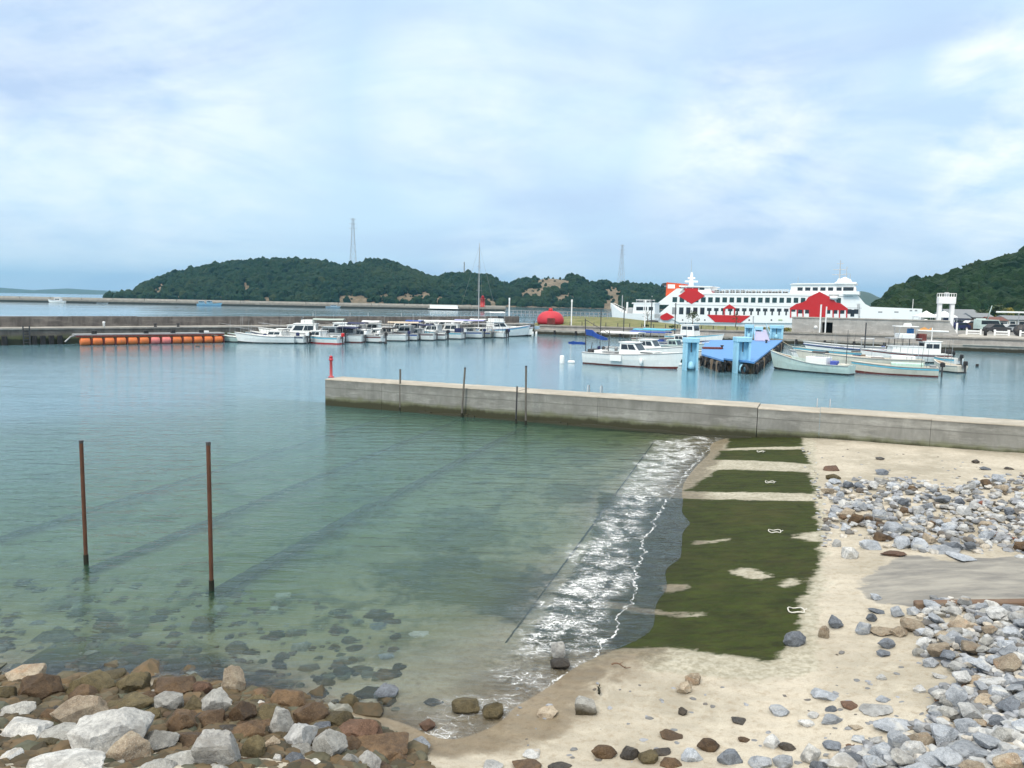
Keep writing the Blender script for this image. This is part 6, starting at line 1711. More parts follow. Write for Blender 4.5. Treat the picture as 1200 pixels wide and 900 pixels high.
# ------------------------------------------------------------------ the yard at the right
def vehicle(px, py, Y, L, hd, lab, body, kind='car', name='parked_car'):
    b = at(px, Y, 2.02); t = empty(name, (b.x, b.y, 2.02), hd, lab, kind, 'vehicles parked in the yard')
    W_2, Hh = (.85, 1.45) if kind == 'car' else (.95, 2.1)
    if kind == 'car': pr = [(-L / 2, .3), (L / 2, .3), (L / 2, .7), (L / 2 - .1, .82), (L * .22, .95), (L * .08, Hh), (-L * .28, Hh), (-L * .44, .95), (-L / 2, .85)]
    else: pr = [(-L / 2, .35), (L / 2, .35), (L / 2, 1.0), (L * .40, 1.2), (L * .30, Hh), (-L / 2, Hh), (-L / 2 - .02, 1.0)]
    bo = MB().yprism(pr, -W_2, W_2).build('body', body, t)
    for s_ in (-1, 1):
        if kind == 'car': gl_ = [(L * .19, .97), (L * .07, Hh - .08), (-L * .27, Hh - .08), (-L * .40, .97)]
        else: gl_ = [(L * .36, 1.25), (L * .28, Hh - .15), (-L * .45, Hh - .15), (-L * .45, 1.25)]
        y0 = s_ * (W_2 + .004); MB().yprism(gl_, min(y0, y0 + s_ * .02), max(y0, y0 + s_ * .02)).build('side_window', M_GLASS, t)
        for x in (-L * .31, L * .31):
            w_1 = MB().lathe([(.31, -.1), (.33, -.06), (.33, .06), (.31, .1)], 16, (x, s_ * (W_2 - .05), .32), 'y').build('wheel', M_BLACK, t)
            MB().lathe([(.18, -.02), (.16, .02)], 12, (x, s_ * (W_2 + .05), .32), 'y').build('rim', M_GALV, w_1)
        MB().box(L / 2 - .02, L / 2 + .02, s_ * W_2 * .6 - .14, s_ * W_2 * .6 + .14, .58, .74).build('headlight', M_WHITE, t)
    return t
vehicle(1171, 384, 139, 4.3, R(8), 'dark car parked behind the white guard rails', M_DARK)
vehicle(1184, 384, 142, 4.2, R(185), 'silver car parked right of the dark one', M_GALV)
vehicle(1160, 383, 147, 4.6, R(5), 'pale green van parked under the crane arm', M_PALEG, 'van', 'parked_van')
vehicle(1124, 381, 150, 4.2, R(178), 'dark blue car parked right of the white gate tower', M_NAVY)
vehicle(1141, 377, 175, 4.2, R(10), 'white car parked behind the brown board fence', M_WHITE)
# white tower gate
gA = at(1108.5, 141, 2.0); k = 141 / F_PX
gt = empty('gate_tower', gA, R(-14), 'white two-legged gate tower with a railed platform above the tents', 'tower')
zt = zat(1108, 345.5, 141) - 2.0
for s_ in (-1, 1):
    x0, x1 = sorted((s_ * 4.6 * k, s_ * 8.6 * k)); m = MB(); m.bbox(x0, x1, -.5, .5, 0, zt - 1.2, .06); m.build('leg', M_WHITE, gt)
MB().bbox(-9.2 * k, 9.2 * k, -.7, .7, zt - 1.6, zt - .35, .08).build('platform', M_WHITE, gt)
m = MB()
for x in np.linspace(-9 * k, 9 * k, 8):
    m.tube([(x, -.65, zt - .35), (x, -.65, zt + .25)], .04, 5); m.tube([(x, .65, zt - .35), (x, .65, zt + .25)], .04, 5)
for y in (-.65, .65): m.tube([(-9 * k, y, zt + .25), (9 * k, y, zt + .25)], .045, 5)
m.build('platform_rail', M_WHITE, gt)
MB().bbox(-.35, .35, -.3, .3, zt - .35, zt + .45, .08).build('lamp_box', M_GALV, gt)
MB().tube([(0, 0, zt + .4), (.1, 0, zt + 1.4)], .04, 5).build('antenna', M_DARK, gt)
# tents
for px, Y, w, lab in ((1086, 150, 3.4, 'white pyramid tent left of the gate tower'), (1107, 153, 3.4, 'white pyramid tent behind the gate tower legs')):
    b = at(px, Y, 2.0); t = empty('tent', b, R(-10), lab, 'tent', 'white tents in the yard'); ap = zat(px, 364, Y) - 2; ev = zat(px, 370.6, Y) - 2
    w = 11 * Y / F_PX
    vv = [(-w, -w, ev), (w, -w, ev), (w, w, ev), (-w, w, ev), (-w * .35, -w * .35, ev + (ap - ev) * .55), (w * .35, -w * .35, ev + (ap - ev) * .55), (w * .35, w * .35, ev + (ap - ev) * .55), (-w * .35, w * .35, ev + (ap - ev) * .55), (0, 0, ap)]
    MB().add(vv, [(0, 1, 5, 4), (1, 2, 6, 5), (2, 3, 7, 6), (3, 0, 4, 7), (4, 5, 8), (5, 6, 8), (6, 7, 8), (7, 4, 8)]).build('canopy', M_WHITE, t)
    MB().box(-w, w, -w - .01, w, ev - .25, ev - .003).build('valance', M_WHITE, t)
    for x in (-1, 1):
        for y in (-1, 1): MB().tube([(x * w * .96, y * w * .96, 0), (x * w * .96, y * w * .96, ev - .2)], .05, 6).build('tent_pole', M_GALV, t)
# sheds and low houses behind
M_ROOFG = paint('grey_roof', (.22, .24, .26), .6, .2); M_ROOFR = paint('red_brown_roof', (.16, .06, .045), .7, .2); M_WALLB = paint('shed_wall', (.30, .28, .26), .8, .2)
def shed(px0, px1, yt, yb, Y, lab, wall, roofm, dpt=6, ridge=.35, name='shed', nw=3):
    a_ = at(px0, Y, 2); b_ = at(px1, Y, 2); w = (b_ - a_).length; zt_ = zat((px0 + px1) / 2, yt, Y) - 2
    t = empty(name, a_, rz_of(b_ - a_), lab, 'building', 'low buildings behind the yard')
    ze = zt_ * (1 - ridge)
    MB().box(0, w, 0, dpt, 0, ze).build('wall', wall, t)
    MB().add([(-.3, -.3, ze + .003), (w + .3, -.3, ze + .003), (w + .3, dpt + .3, ze + .003), (-.3, dpt + .3, ze + .003), (-.3, dpt / 2, zt_), (w + .3, dpt / 2, zt_)], [(3, 2, 1, 0), (0, 1, 5, 4), (2, 3, 4, 5), (0, 4, 3), (1, 2, 5)]).build('roof', roofm, t)
    for k in range(nw):
        x = w * (k + .5) / nw; f_ = MB().box(x - .7, x + .7, -.05, -.003, ze * .35, ze * .8).build('window', M_WHITE, t); MB().box(x - .6, x + .6, -.07, -.052, ze * .38, ze * .77).build('pane', M_GLASS, f_)
    return t
shed(1115, 1150, 362.5, 372, 215, 'low grey-roofed building right of the gate tower', M_WALLB, M_ROOFG, 8, name='warehouse')
shed(1142, 1166, 367, 378, 195, 'dark roofed shed behind the brown fence', M_BROWN, M_ROOFG, 6)
shed(1164, 1182, 371.5, 379, 176, 'low shed with red-brown roof right of the crane', M_WALLB, M_ROOFR, 5)
shed(1183, 1215, 370, 380, 182, 'pale grey house at the right edge below the long canopy', M_CPALE, M_ROOFG, 6, name='house')
shed(1120, 1138, 368.5, 376, 190, 'low dark house just right of the white gate tower', M_NAVY, M_ROOFG, 5, name='house')
shed(1222, 1260, 362, 380, 190, 'grey house out past the right edge', M_CPALE, M_ROOFR, 6, name='house')
a_, b_ = at(1133, 150, 2.0), at(1151, 148, 2.0)
bf = empty('board_fence', a_, rz_of(b_ - a_), 'solid brown board fence behind the white guard rails', 'fence'); w = (b_ - a_).length
MB().box(0, w, 0, .08, .15, 1.45).build('boards', M_BROWN, bf)
for k in range(5): MB().box(w * k / 4 - .06, w * k / 4 + .06, .081, .2, 0, 1.5).build('post', M_DARK, bf)
# crane
b = at(1156, 150, 2.0); cr = empty('truck_crane', b, R(10), 'pale green truck crane with its arm raised to the right', 'crane')
MB().bbox(-1.6, 1.6, -.9, .9, .7, 1.2, .06).build('chassis', M_GREY, cr)
MB().bbox(-1.5, -.4, -.9, .9, 1.2, 2.3, .15).build('cab', M_PALEG, cr)
for x in (-1.1, 1.1):
    for s_ in (-1, 1): MB().lathe([(.4, -.12), (.42, 0), (.4, .12)], 14, (x, s_ * .85, .42), 'y').build('wheel', M_BLACK, cr)
tipx, tipz = (1163.5 - 1156) * 150 / F_PX, zat(1163, 358, 150) - 2.0
MB().lathe([(.3, 1.2), (.3, 1.9)], 12).build('turret', M_PALEG, cr)
MB().tube([(0, 0, 1.6), (tipx * .35, 0, 2.1), (tipx, 0, tipz)], .16, 6, r1=.07).build('arm', M_PALEG, cr)
# long flat canopy on posts
a_, b_ = at(1174, 150, 2.0), at(1240, 140, 2.0); w = (b_ - a_).length; zc2 = zat(1190, 365, 148) - 2
ca = empty('flat_canopy', a_, rz_of(b_ - a_), 'long thin white flat canopy on slim posts at the right edge', 'canopy')
MB().bbox(0, w, -1.5, 2.5, zc2 - .28, zc2, .05).build('roof_slab', M_WHITE, ca)
for k in range(4): MB().tube([(w * (.3 + .23 * k), .5, 0), (w * (.3 + .23 * k), .5, zc2 - .28)], .08, 7).build('post', M_WHITE, ca)
# white guard rails
for px0, px1, lab in ((1133, 1149.5, 'low white guard rail in front of the brown fence'), (1166, 1182.5, 'low white guard rail in front of the parked dark car'), (1196, 1216, 'low white guard rail cut by the right edge'), (1113, 1121, 'short white rail post group at the end of the storehouse')):
    a_ = qpt(px0, 388, 7.5)[0]; b_ = qpt(px1, 388, 7.5)[0]; w = (b_ - a_).length
    t = empty('guard_rail', (a_.x, a_.y, 2.1), rz_of(b_ - a_), lab, 'guard rail', 'white guard rails')
    for x in (0, w): MB().bbox(x - .13, x + .13, -.1, .1, 0, .95 if px0 > 1120 else 1.8, .03).build('post', M_WHITE, t)
    MB().bbox(.135, w - .135, -.06, .06, .55, .75, .02).build('rail', M_WHITE, t)
    MB().bbox(.135, w - .135, -.04, .04, .22, .32, .02).build('rail', M_WHITE, t)
b = qpt(1155, 388, 6.8)[0]
o = MB().lathe([(.22, 0), (.22, .9), (.14, 1.0), (.14, 1.1), (.05, 1.15)], 12).build('bollard', M_BLACK); o.location = (b.x, b.y, 2.1); tag(o, 'black bollard between two white guard rails', 'bollard')
b = qpt(1196, 388, 8.2)[0]; t = empty('winch_drum', (b.x, b.y, 2.1), R(-25), 'big dark cable drum at the right edge of the quay', 'drum')
MB().lathe([(.9, -.55), (.9, -.45)], 18, (0, 0, .92), 'y').build('flange', M_DARK, t); MB().lathe([(.9, .45), (.9, .55)], 18, (0, 0, .92), 'y').build('flange', M_DARK, t); MB().lathe([(.6, -.44), (.6, .44)], 16, (0, 0, .92), 'y').build('cable', M_BLACK, t)
for i, (px, cr_, h_) in enumerate(((1168, 2.4, 4.6), (1180, 2.0, 4.0), (1150, 1.8, 3.6), (1208, 2.6, 5.0))):
    b = at(px, 205 + i * 6, 2.0)
    tree('garden_tree', b, h_, cr_, ('leafy tree behind the crane arm, largest of the yard trees', 'yellow-green tree behind the flat canopy', 'small leafy tree behind the brown fence', 'leafy tree out past the right edge')[i], 'tree', M_LEAFY if i == 1 else M_LEAF, 60 + i, .45, group='trees behind the yard', per=40)

# ------------------------------------------------------------------ rock shapes and rock materials
def rock_mesh(name, seed, sub=4, cuts=11, flat=1.0, rounded=.0):
    """worn broken stone: a ball cut by evenly scattered planes, then roughened"""
    r_ = random.Random(seed)
    bm = bmesh.new(); bmesh.ops.create_icosphere(bm, subdivisions=sub, radius=1.6)
    rot = Matrix.Rotation(r_.uniform(0, 6), 3, 'X') @ Matrix.Rotation(r_.uniform(0, 6), 3, 'Y')
    planes = []
    for k in range(cuts):
        zf = 1 - 2 * (k + .5) / cuts; rf = math.sqrt(1 - zf * zf); af = k * 2.39996
        n = rot @ Vector((rf * math.cos(af), rf * math.sin(af), zf))
        n = (n + Vector((r_.gauss(0, .22), r_.gauss(0, .22), r_.gauss(0, .22)))).normalized()
        planes.append((n, r_.uniform(.60, .95) if not rounded else r_.uniform(.80, .96)))
    off = Vector((r_.random() * 90, r_.random() * 90, r_.random() * 90))
    for v in bm.verts:
        d_ = v.co.normalized(); t_ = 1.35
        for n, d in planes:
            c_ = d_.dot(n)
            if c_ > .05: t_ = min(t_, d / c_)
        if rounded: t_ = t_ * (1 - rounded * .5) + .92 * rounded * .5
        p_ = d_ * t_
        p_ += d_ * (.060 * mnoise.noise(p_ * 2.0 + off) + .040 * mnoise.noise(p_ * 5 + off) + .018 * mnoise.noise(p_ * 13 + off))
        v.co = p_
    mx = [max(abs(v.co[i]) for v in bm.verts) for i in range(3)]
    for v in bm.verts: v.co = Vector((v.co[i] / mx[i] for i in range(3)))
    me = bpy.data.meshes.new(name); bm.to_mesh(me); bm.free()
    me.polygons.foreach_set('use_smooth', [True] * len(me.polygons))
    try: me.set_sharp_from_angle(angle=R(24))
    except Exception: pass
    return me
def rock_mat(name, c1, c2, speck, vein=None, rough=.85, wetline=None):
    g = NT(name); p = g.pos((1, 1, 1)); rd = g.rand()
    n1 = g.noise(p, 3.0, 6, .65, .4); n2 = g.noise(p, 14, 5, .7); n3 = g.noise(p, 70, 3, .6)
    c = g.mix(g.ramp(n1, [(.32, 0.), (.68, 1.)]), c1, c2)
    c = g.mix(g.ramp(n2, [(.36, .55), (.55, 0.)]), c, tuple(x * .45 for x in c1))
    c = g.mix(g.ramp(n3, [(.52, 0.), (.68, .6)]), c, speck)
    c = g.mix(g.ramp(g.noise(p, 1.3, 5, .7, .8), [(.50, 0.), (.66, .55)]), c, tuple(x * .5 + .02 for x in c1))
    if vein:
        c = g.mix(g.ramp(g.noise(g.pos((1, 1, 5), rot=(.5, .3, 0)), 2.2, 5, .6, .6), [(.56, 0.), (.68, .75)]), c, vein)
    v = g.n('ShaderNodeHueSaturation'); v.inputs['Value'].default_value = 1; g.l(g.math('ADD', g.math('MULTIPLY', rd, .5), .75), v.inputs['Value']); g.l(c, v.inputs['Color']); c = v.outputs[0]
    rg = rough
    if wetline is not None:      # weed and damp below the tide mark
        z = g.n('ShaderNodeSeparateXYZ'); g.l(g.geo.outputs['Position'], z.inputs[0])
        zz = g.math('ADD', z.outputs[2], g.math('MULTIPLY', g.noise(p, 2.0, 4), -.35))
        k = g.step(zz, wetline + .05, wetline - .12)
        c = g.mix(g.math('MULTIPLY', k, .92), c, g.mix(n2, (.030, .024, .010), (.075, .055, .022)))
        rg = g.ramp(k, [(0., rough), (1., .45)])
    h = g.math('ADD', g.math('MULTIPLY', n2, .7), g.math('ADD', g.math('MULTIPLY', n1, .8), g.math('MULTIPLY', n3, .3)))
    return g.done(c, rg, 0, g.bump(h, .75, .06), .3)
ROCK = {
 'white': rock_mat('white_granite', (.40, .40, .39), (.72, .72, .69), (.22, .23, .26), vein=(.30, .29, .27)),
 'grey': rock_mat('grey_stone', (.26, .26, .245), (.44, .44, .42), (.58, .58, .56), wetline=.08),
 'blue': rock_mat('blue_grey_stone', (.27, .30, .34), (.46, .49, .53), (.62, .66, .72), vein=(.55, .55, .52)),
 'pale': rock_mat('pale_stone', (.42, .43, .43), (.60, .61, .61), (.75, .75, .74), vein=(.40, .33, .24)),
 'tan': rock_mat('tan_stone', (.27, .21, .15), (.44, .38, .29), (.58, .54, .46), vein=(.38, .25, .16)),
 'brown': rock_mat('brown_shore_stone', (.075, .045, .024), (.175, .112, .060), (.20, .15, .10), rough=.6),
 'olive': rock_mat('olive_brown_stone', (.075, .060, .028), (.155, .125, .065), (.2, .17, .1), rough=.65),
 'dark': rock_mat('dark_wet_stone', (.035, .030, .026), (.09, .075, .06), (.13, .12, .1), rough=.4),
 'slate': rock_mat('slate_stone', (.11, .125, .15), (.21, .235, .27), (.34, .37, .42)),
 'rust': rock_mat('red_brown_stone', (.10, .06, .04), (.19, .115, .08), (.32, .2, .14)),
}
ADJ = dict(white='white', grey='grey', blue='blue-grey', pale='pale grey', tan='tan', brown='brown', olive='olive-brown', dark='dark', slate='slate-grey', rust='red-brown')
ANG = [rock_mesh('rock', 100 + s, 4, 9 + s % 4) for s in range(16)]
RND = [rock_mesh('rock', 300 + s, 4, 14, rounded=.22) for s in range(7)]
SM = [rock_mesh('stone', 500 + s, 3, 8 + s % 4) for s in range(14)]
cntr = [0]
def rock(px, py, w, h, mat, label=None, name='boulder', cat='boulder', group=None, kind='a', rz=None, tilt=.25, dep=None, dz=0.0, mesh=None):
    cntr[0] += 1; r_ = random.Random(cntr[0] * 13 + int(px))
    q = ground(px, py + h * .30); k = q.y / F_PX
    me = mesh or (ANG[r_.randrange(len(ANG))] if kind == 'a' else RND[r_.randrange(len(RND))] if kind == 'r' else SM[r_.randrange(len(SM))])
    if not me.materials: me.materials.append(ROCK['grey'])
    o = bpy.data.objects.new(name, me); COL.objects.link(o)
    o.material_slots[0].link = 'OBJECT'; o.material_slots[0].material = ROCK[mat]
    sx_ = w * k / 2; sy_ = (dep or r_.uniform(.75, 1.0)) * min(sx_, h * k * .75) ; sz_ = max(h * k / 2 * 1.06, .02)
    if not dep: sy_ = sx_ * r_.uniform(.7, .95)
    # seen from above, height in the picture = vertical size + a share of the depth
    down = math.atan2(CAM_H - q.z, q.y)
    need = (h * k / 2) ** 2 - (sy_ * math.sin(down)) ** 2
    sz_ = math.sqrt(max(need, (h * k * .30) ** 2)) / math.cos(down)
    o.scale = (sx_, sy_, sz_)
    o.rotation_euler = (r_.uniform(-tilt, tilt) * .5, r_.uniform(-tilt, tilt) * .6, r_.uniform(-.3, .3) + r_.choice((0, math.pi)))
    o.location = (q.x, q.y, q.z + sz_ * .55 + dz)
    if label: tag(o, label, cat, group)
    return o

GS = 'boulders of the shore bank at the lower left'
BIG = [ # px, py, w, h, material, kind, label
 (126, 858, 92, 72, 'white', 'a', 'biggest white granite boulder, left of the tan one'),
 (252, 878, 62, 64, 'white', 'a', 'tall squarish white granite block with grooved side at the bottom edge'),
 (78, 893, 92, 48, 'white', 'r', 'large white boulder cut by the bottom edge below the biggest white one'),
 (32, 855, 62, 36, 'white', 'a', 'pale white-grey boulder at the left edge'),
 (150, 880, 52, 44, 'tan', 'r', 'rounded tan boulder just right of the biggest white one'),
 (95, 832, 66, 46, 'tan', 'a', 'big tan-topped brown boulder above the pale left-edge one'),
 (49, 806, 52, 38, 'brown', 'r', 'rounded brown boulder below the flat tan slab at left'),
 (30, 789, 44, 28, 'tan', 'a', 'flat tan-topped slab leaning at the top left of the bank'),
 (105, 803, 56, 34, 'olive', 'a', 'flat grey-brown slab behind the big tan-topped boulder'),
 (156, 801, 40, 30, 'olive', 'a', 'brown boulder with white top at the water edge'),
 (205, 802, 52, 32, 'brown', 'r', 'smooth dark brown boulder at the water edge, mid bank'),
 (273, 798, 30, 40, 'tan', 'a', 'upright pointed orange-tan boulder at the water edge'),
 (150, 824, 62, 28, 'olive', 'a', 'long olive slab above the biggest white boulder'),
 (198, 822, 36, 32, 'grey', 'r', 'round grey-topped stone below the smooth dark brown boulder'),
 (212, 846, 40, 34, 'brown', 'r', 'rounded rusty brown stone above the squarish white block'),
 (184, 868, 52, 38, 'grey', 'a', 'grey boulder with pale flat top right of the rounded tan one'),
 (208, 893, 56, 28, 'grey', 'a', 'long grey-green stone left of the squarish white block'),
 (252, 824, 42, 36, 'grey', 'a', 'grey-tan wedge left of the pointed orange-tan boulder'),
 (282, 836, 38, 34, 'brown', 'a', 'angular reddish brown boulder below the pointed orange-tan one'),
 (246, 842, 38, 24, 'brown', 'a', 'low brown wedge just above the squarish white block'),
 (340, 819, 46, 30, 'brown', 'r', 'smooth chestnut boulder at the water edge left of the submerged ones'),
 (312, 834, 42, 26, 'olive', 'r', 'grey-brown rounded boulder under the chestnut one'),
 (366, 836, 44, 32, 'brown', 'r', 'brown boulder right of the tall grey pointed one'),
 (330, 845, 32, 48, 'grey', 'a', 'tall pointed grey boulder right of the squarish white block'),
 (352, 863, 40, 40, 'pale', 'a', 'white-faced pyramid boulder right of the tall pointed grey one'),
 (383, 873, 50, 42, 'grey', 'a', 'large grey pyramid boulder at the right of the white-faced one'),
 (290, 856, 46, 30, 'brown', 'r', 'dark brown rounded boulder right beside the squarish white block'),
 (318, 874, 22, 20, 'tan', 'a', 'small tan cube-like stone between the white block and the pyramid'),
 (296, 879, 30, 32, 'olive', 'r', 'olive rounded stone against the right side of the white block'),
 (343, 889, 30, 20, 'slate', 'a', 'small dark-sided stone at the bottom edge below the pyramids'),
 (366, 897, 34, 20, 'white', 'a', 'white stone cut by the bottom edge below the large grey pyramid'),
 (410, 893, 24, 24, 'grey', 'a', 'small grey stone left of the white one at the bottom edge'),
 (433, 893, 34, 26, 'white', 'a', 'white-topped stone at the bottom edge, end of the bank'),
 (424, 853, 56, 34, 'rust', 'a', 'broad flat red-brown boulder at the right end of the bank'),
 (440, 877, 78, 30, 'brown', 'a', 'long flat brown slab at the right end of the bank'),
 (398, 842, 44, 28, 'olive', 'a', 'olive boulder half in water behind the broad red-brown one'),
 (410, 823, 28, 20, 'olive', 'r', 'small olive stone standing in shallow water off the bank'),
 (72, 862, 60, 28, 'grey', 'a', 'long dark grey stone between the left-edge white one and the biggest'),
 (14, 886, 34, 24, 'pale', 'a', 'pale stone in the bottom left corner'),
 (20, 832, 42, 24, 'grey', 'r', 'grey-green rounded stone at the left edge above the pale one'),
 (8, 812, 26, 22, 'olive', 'r', 'dark olive stone half out of frame at the left edge'),
 (176, 840, 26, 22, 'olive', 'r', 'small olive stone above the grey flat-topped boulder'),
 (304, 812, 26, 16, 'brown', 'a', 'small dark brown stone right of the pointed orange-tan boulder'),
 (288, 819, 16, 8, 'pale', 'r', 'small striped pale pebble lying below the pointed boulder'),
 (305, 826, 12, 11, 'pale', 'r', 'small round pale pebble beside the striped one'),
 (236, 806, 30, 22, 'rust', 'r', 'rusty stone behind the grey-tan wedge'),
 (229, 828, 28, 26, 'olive', 'a', 'olive stone between the dark brown boulder and the wedge'),
 (130, 790, 36, 18, 'olive', 'r', 'low tan-olive stone awash behind the bank'),
 (376, 852, 26, 16, 'slate', 'a', 'small slate stone behind the large grey pyramid'),
 (312, 893, 14, 12, 'pale', 'a', 'tiny pale stone at the bottom edge beside the white block'),
 (325, 889, 12, 16, 'pale', 'a', 'tiny upright pale stone at the bottom edge'),
 (60, 838, 30, 22, 'brown', 'r', 'brown stone wedged left of the big tan-topped boulder'),
 (48, 872, 34, 20, 'olive', 'a', 'olive stone in the gap under the long dark grey one'),
 (170, 818, 24, 16, 'brown', 'r', 'small brown stone behind the long olive slab')]
for (x, y, w, h, mt, kd, lb_) in BIG: rock(x, y, w * 1.06, h * 1.08, mt, lb_, kind=kd, group=GS)
# lower layer that fills the gaps of the bank
rr_ = random.Random(12)
def fill(poly_px, n, wr, mats, name, cat, labels, group, sq=.62, kind='s', lift=(0, .1), mind=.8, stuff=None):
    xs_, ys_ = [p_[0] for p_ in poly_px], [p_[1] for p_ in poly_px]
    done = []; tries = 0
    while len(done) < n and tries < n * 60:
        tries += 1
        x, y = rr_.uniform(min(xs_), max(xs_)), rr_.uniform(min(ys_), max(ys_))
        if float(sdist(np.array([x]), np.array([y]), poly_px)[0]) < 0: continue
        w = rr_.uniform(*wr) * (1.35 if rr_.random() < .15 else 1)
        w *= .75 + .5 * (y - min(ys_)) / (max(ys_) - min(ys_) + 1)
        if any((x - a) ** 2 + ((y - b) * 1.5) ** 2 < ((w + c) * .5 * mind) ** 2 for a, b, c in done): continue
        done.append((x, y, w))
    for (x, y, w) in sorted(done, key=lambda t: t[1]):
        mt = rr_.choice(mats); h = w * rr_.uniform(sq - .14, sq + .16)
        u, v = (x - min(xs_)) / (max(xs_) - min(xs_)), (y - min(ys_)) / (max(ys_) - min(ys_))
        f = (w - wr[0]) / (wr[1] - wr[0])
        siz = 'small' if f < .33 else 'mid-sized' if f < .8 else 'large'
        hor = ('far left', 'left', 'middle', 'right', 'far right')[min(4, int(u * 5))]; ver = ('back', 'centre', 'front')[min(2, int(v * 3))]
        rock(x, y, w, h, mt, f'{siz} {ADJ[mt]} {labels}, {ver} {hor} part', name, cat, group, kind=kind, dz=rr_.uniform(*lift), tilt=.6)
fill([(0, 800), (230, 803), (330, 822), (430, 852), (480, 885), (480, 900), (0, 900)], 92, (20, 40), ['brown', 'olive', 'grey', 'dark', 'brown'], 'boulder', 'boulder', 'boulder wedged in the lower left shore bank', GS, kind='r', lift=(-.10, -.02), mind=.50)

rr_ = random.Random(77); items = []
for _ in range(1500):
    x, y = rr_.uniform(-30, 500), rr_.uniform(795, 910)
    if float(sdist(np.array([x]), np.array([y]), [(-40, 792), (230, 798), (330, 815), (430, 848), (490, 885), (500, 915), (-40, 915)])[0]) < 0: continue
    q = ground(x, y); s_ = rr_.uniform(.05, .16); items.append((q.x, q.y, q.z + s_ * .1, s_ * 1.3, s_, s_ * .6, rr_.uniform(0, 6), rr_.random() * .6))
lowp = None
BANK_ITEMS = items
# rocks seen under the water off the bank
SUB = [(333, 711, 22, 9, 'pale'), (325, 725, 18, 9, 'pale'), (240, 748, 44, 12, 'dark'), (283, 712, 34, 9, 'slate'), (395, 747, 28, 16, 'rust'), (350, 751, 38, 12, 'olive'), (317, 755, 30, 16, 'brown'), (449, 742, 32, 11, 'slate'),
       (492, 747, 30, 12, 'pale'), (418, 765, 32, 12, 'tan'), (405, 778, 36, 16, 'olive'), (453, 772, 20, 15, 'blue'), (425, 790, 34, 12, 'olive'), (360, 786, 32, 14, 'olive'), (330, 775, 26, 12, 'grey'), (310, 790, 30, 13, 'dark'), (280, 770, 30, 12, 'brown'), (380, 800, 34, 15, 'olive')]
for (x, y, w, h, mt) in SUB:
    o = rock(x, y, w, h, mt, ADJ[mt] + ' rock under the clear shallow water, ' + ('near the slipway' if x > 440 else 'off the shore bank' if y > 740 else 'farther out'), 'submerged_rock', 'rock', 'rocks under the water', kind='r'); o.location.z -= .06
rr_ = random.Random(22)
items = []
for _ in range(1000):
    x, y = rr_.uniform(-60, 470), rr_.uniform(690, 835)
    if y < 700 + max(0, x - 200) * .12 or rr_.random() < .35: continue
    q = ground(x, y); s = min(.30, .05 * math.exp(rr_.gauss(.3, .6)))
    if q.z > .02: continue
    items.append((q.x, q.y, q.z - s * .1, s * rr_.uniform(1, 1.6), s, s * .8, rr_.uniform(0, 6), rr_.random() ** 1.6))
for sme in SM: 
    if not sme.materials: sme.materials.append(ROCK['grey'])
def mesh_arr(me):
    V = np.array([v.co[:] for v in me.vertices]); Fc = np.array([tuple(p_.vertices) for p_ in me.polygons]); return V, Fc
lowp = [mesh_arr(rock_mesh('tmp', 800 + s, 2, 9)) for s in range(8)]
g = NT('seabed_cobbles'); cc = g.ramp(g.attr('tint'), [(0., (.05, .038, .02)), (.35, (.15, .10, .05)), (.6, (.09, .10, .07)), (.85, (.22, .21, .17)), (1., (.36, .38, .36))])
M_COB = g.done(g.mix(g.ramp(g.noise(g.pos(), 9, 4), [(.35, .5), (.6, 0.)]), cc, (.03, .035, .02)), .8)
tag(merge_scatter('seabed_cobbles', lowp, items, M_COB), 'brown and grey cobbles covering the seabed off the shore bank', 'cobbles', kind='stuff')

tag(merge_scatter('bank_cobbles', lowp, BANK_ITEMS, M_COB), 'dark brown cobbles filling the gaps between the boulders of the shore bank', 'cobbles', kind='stuff')
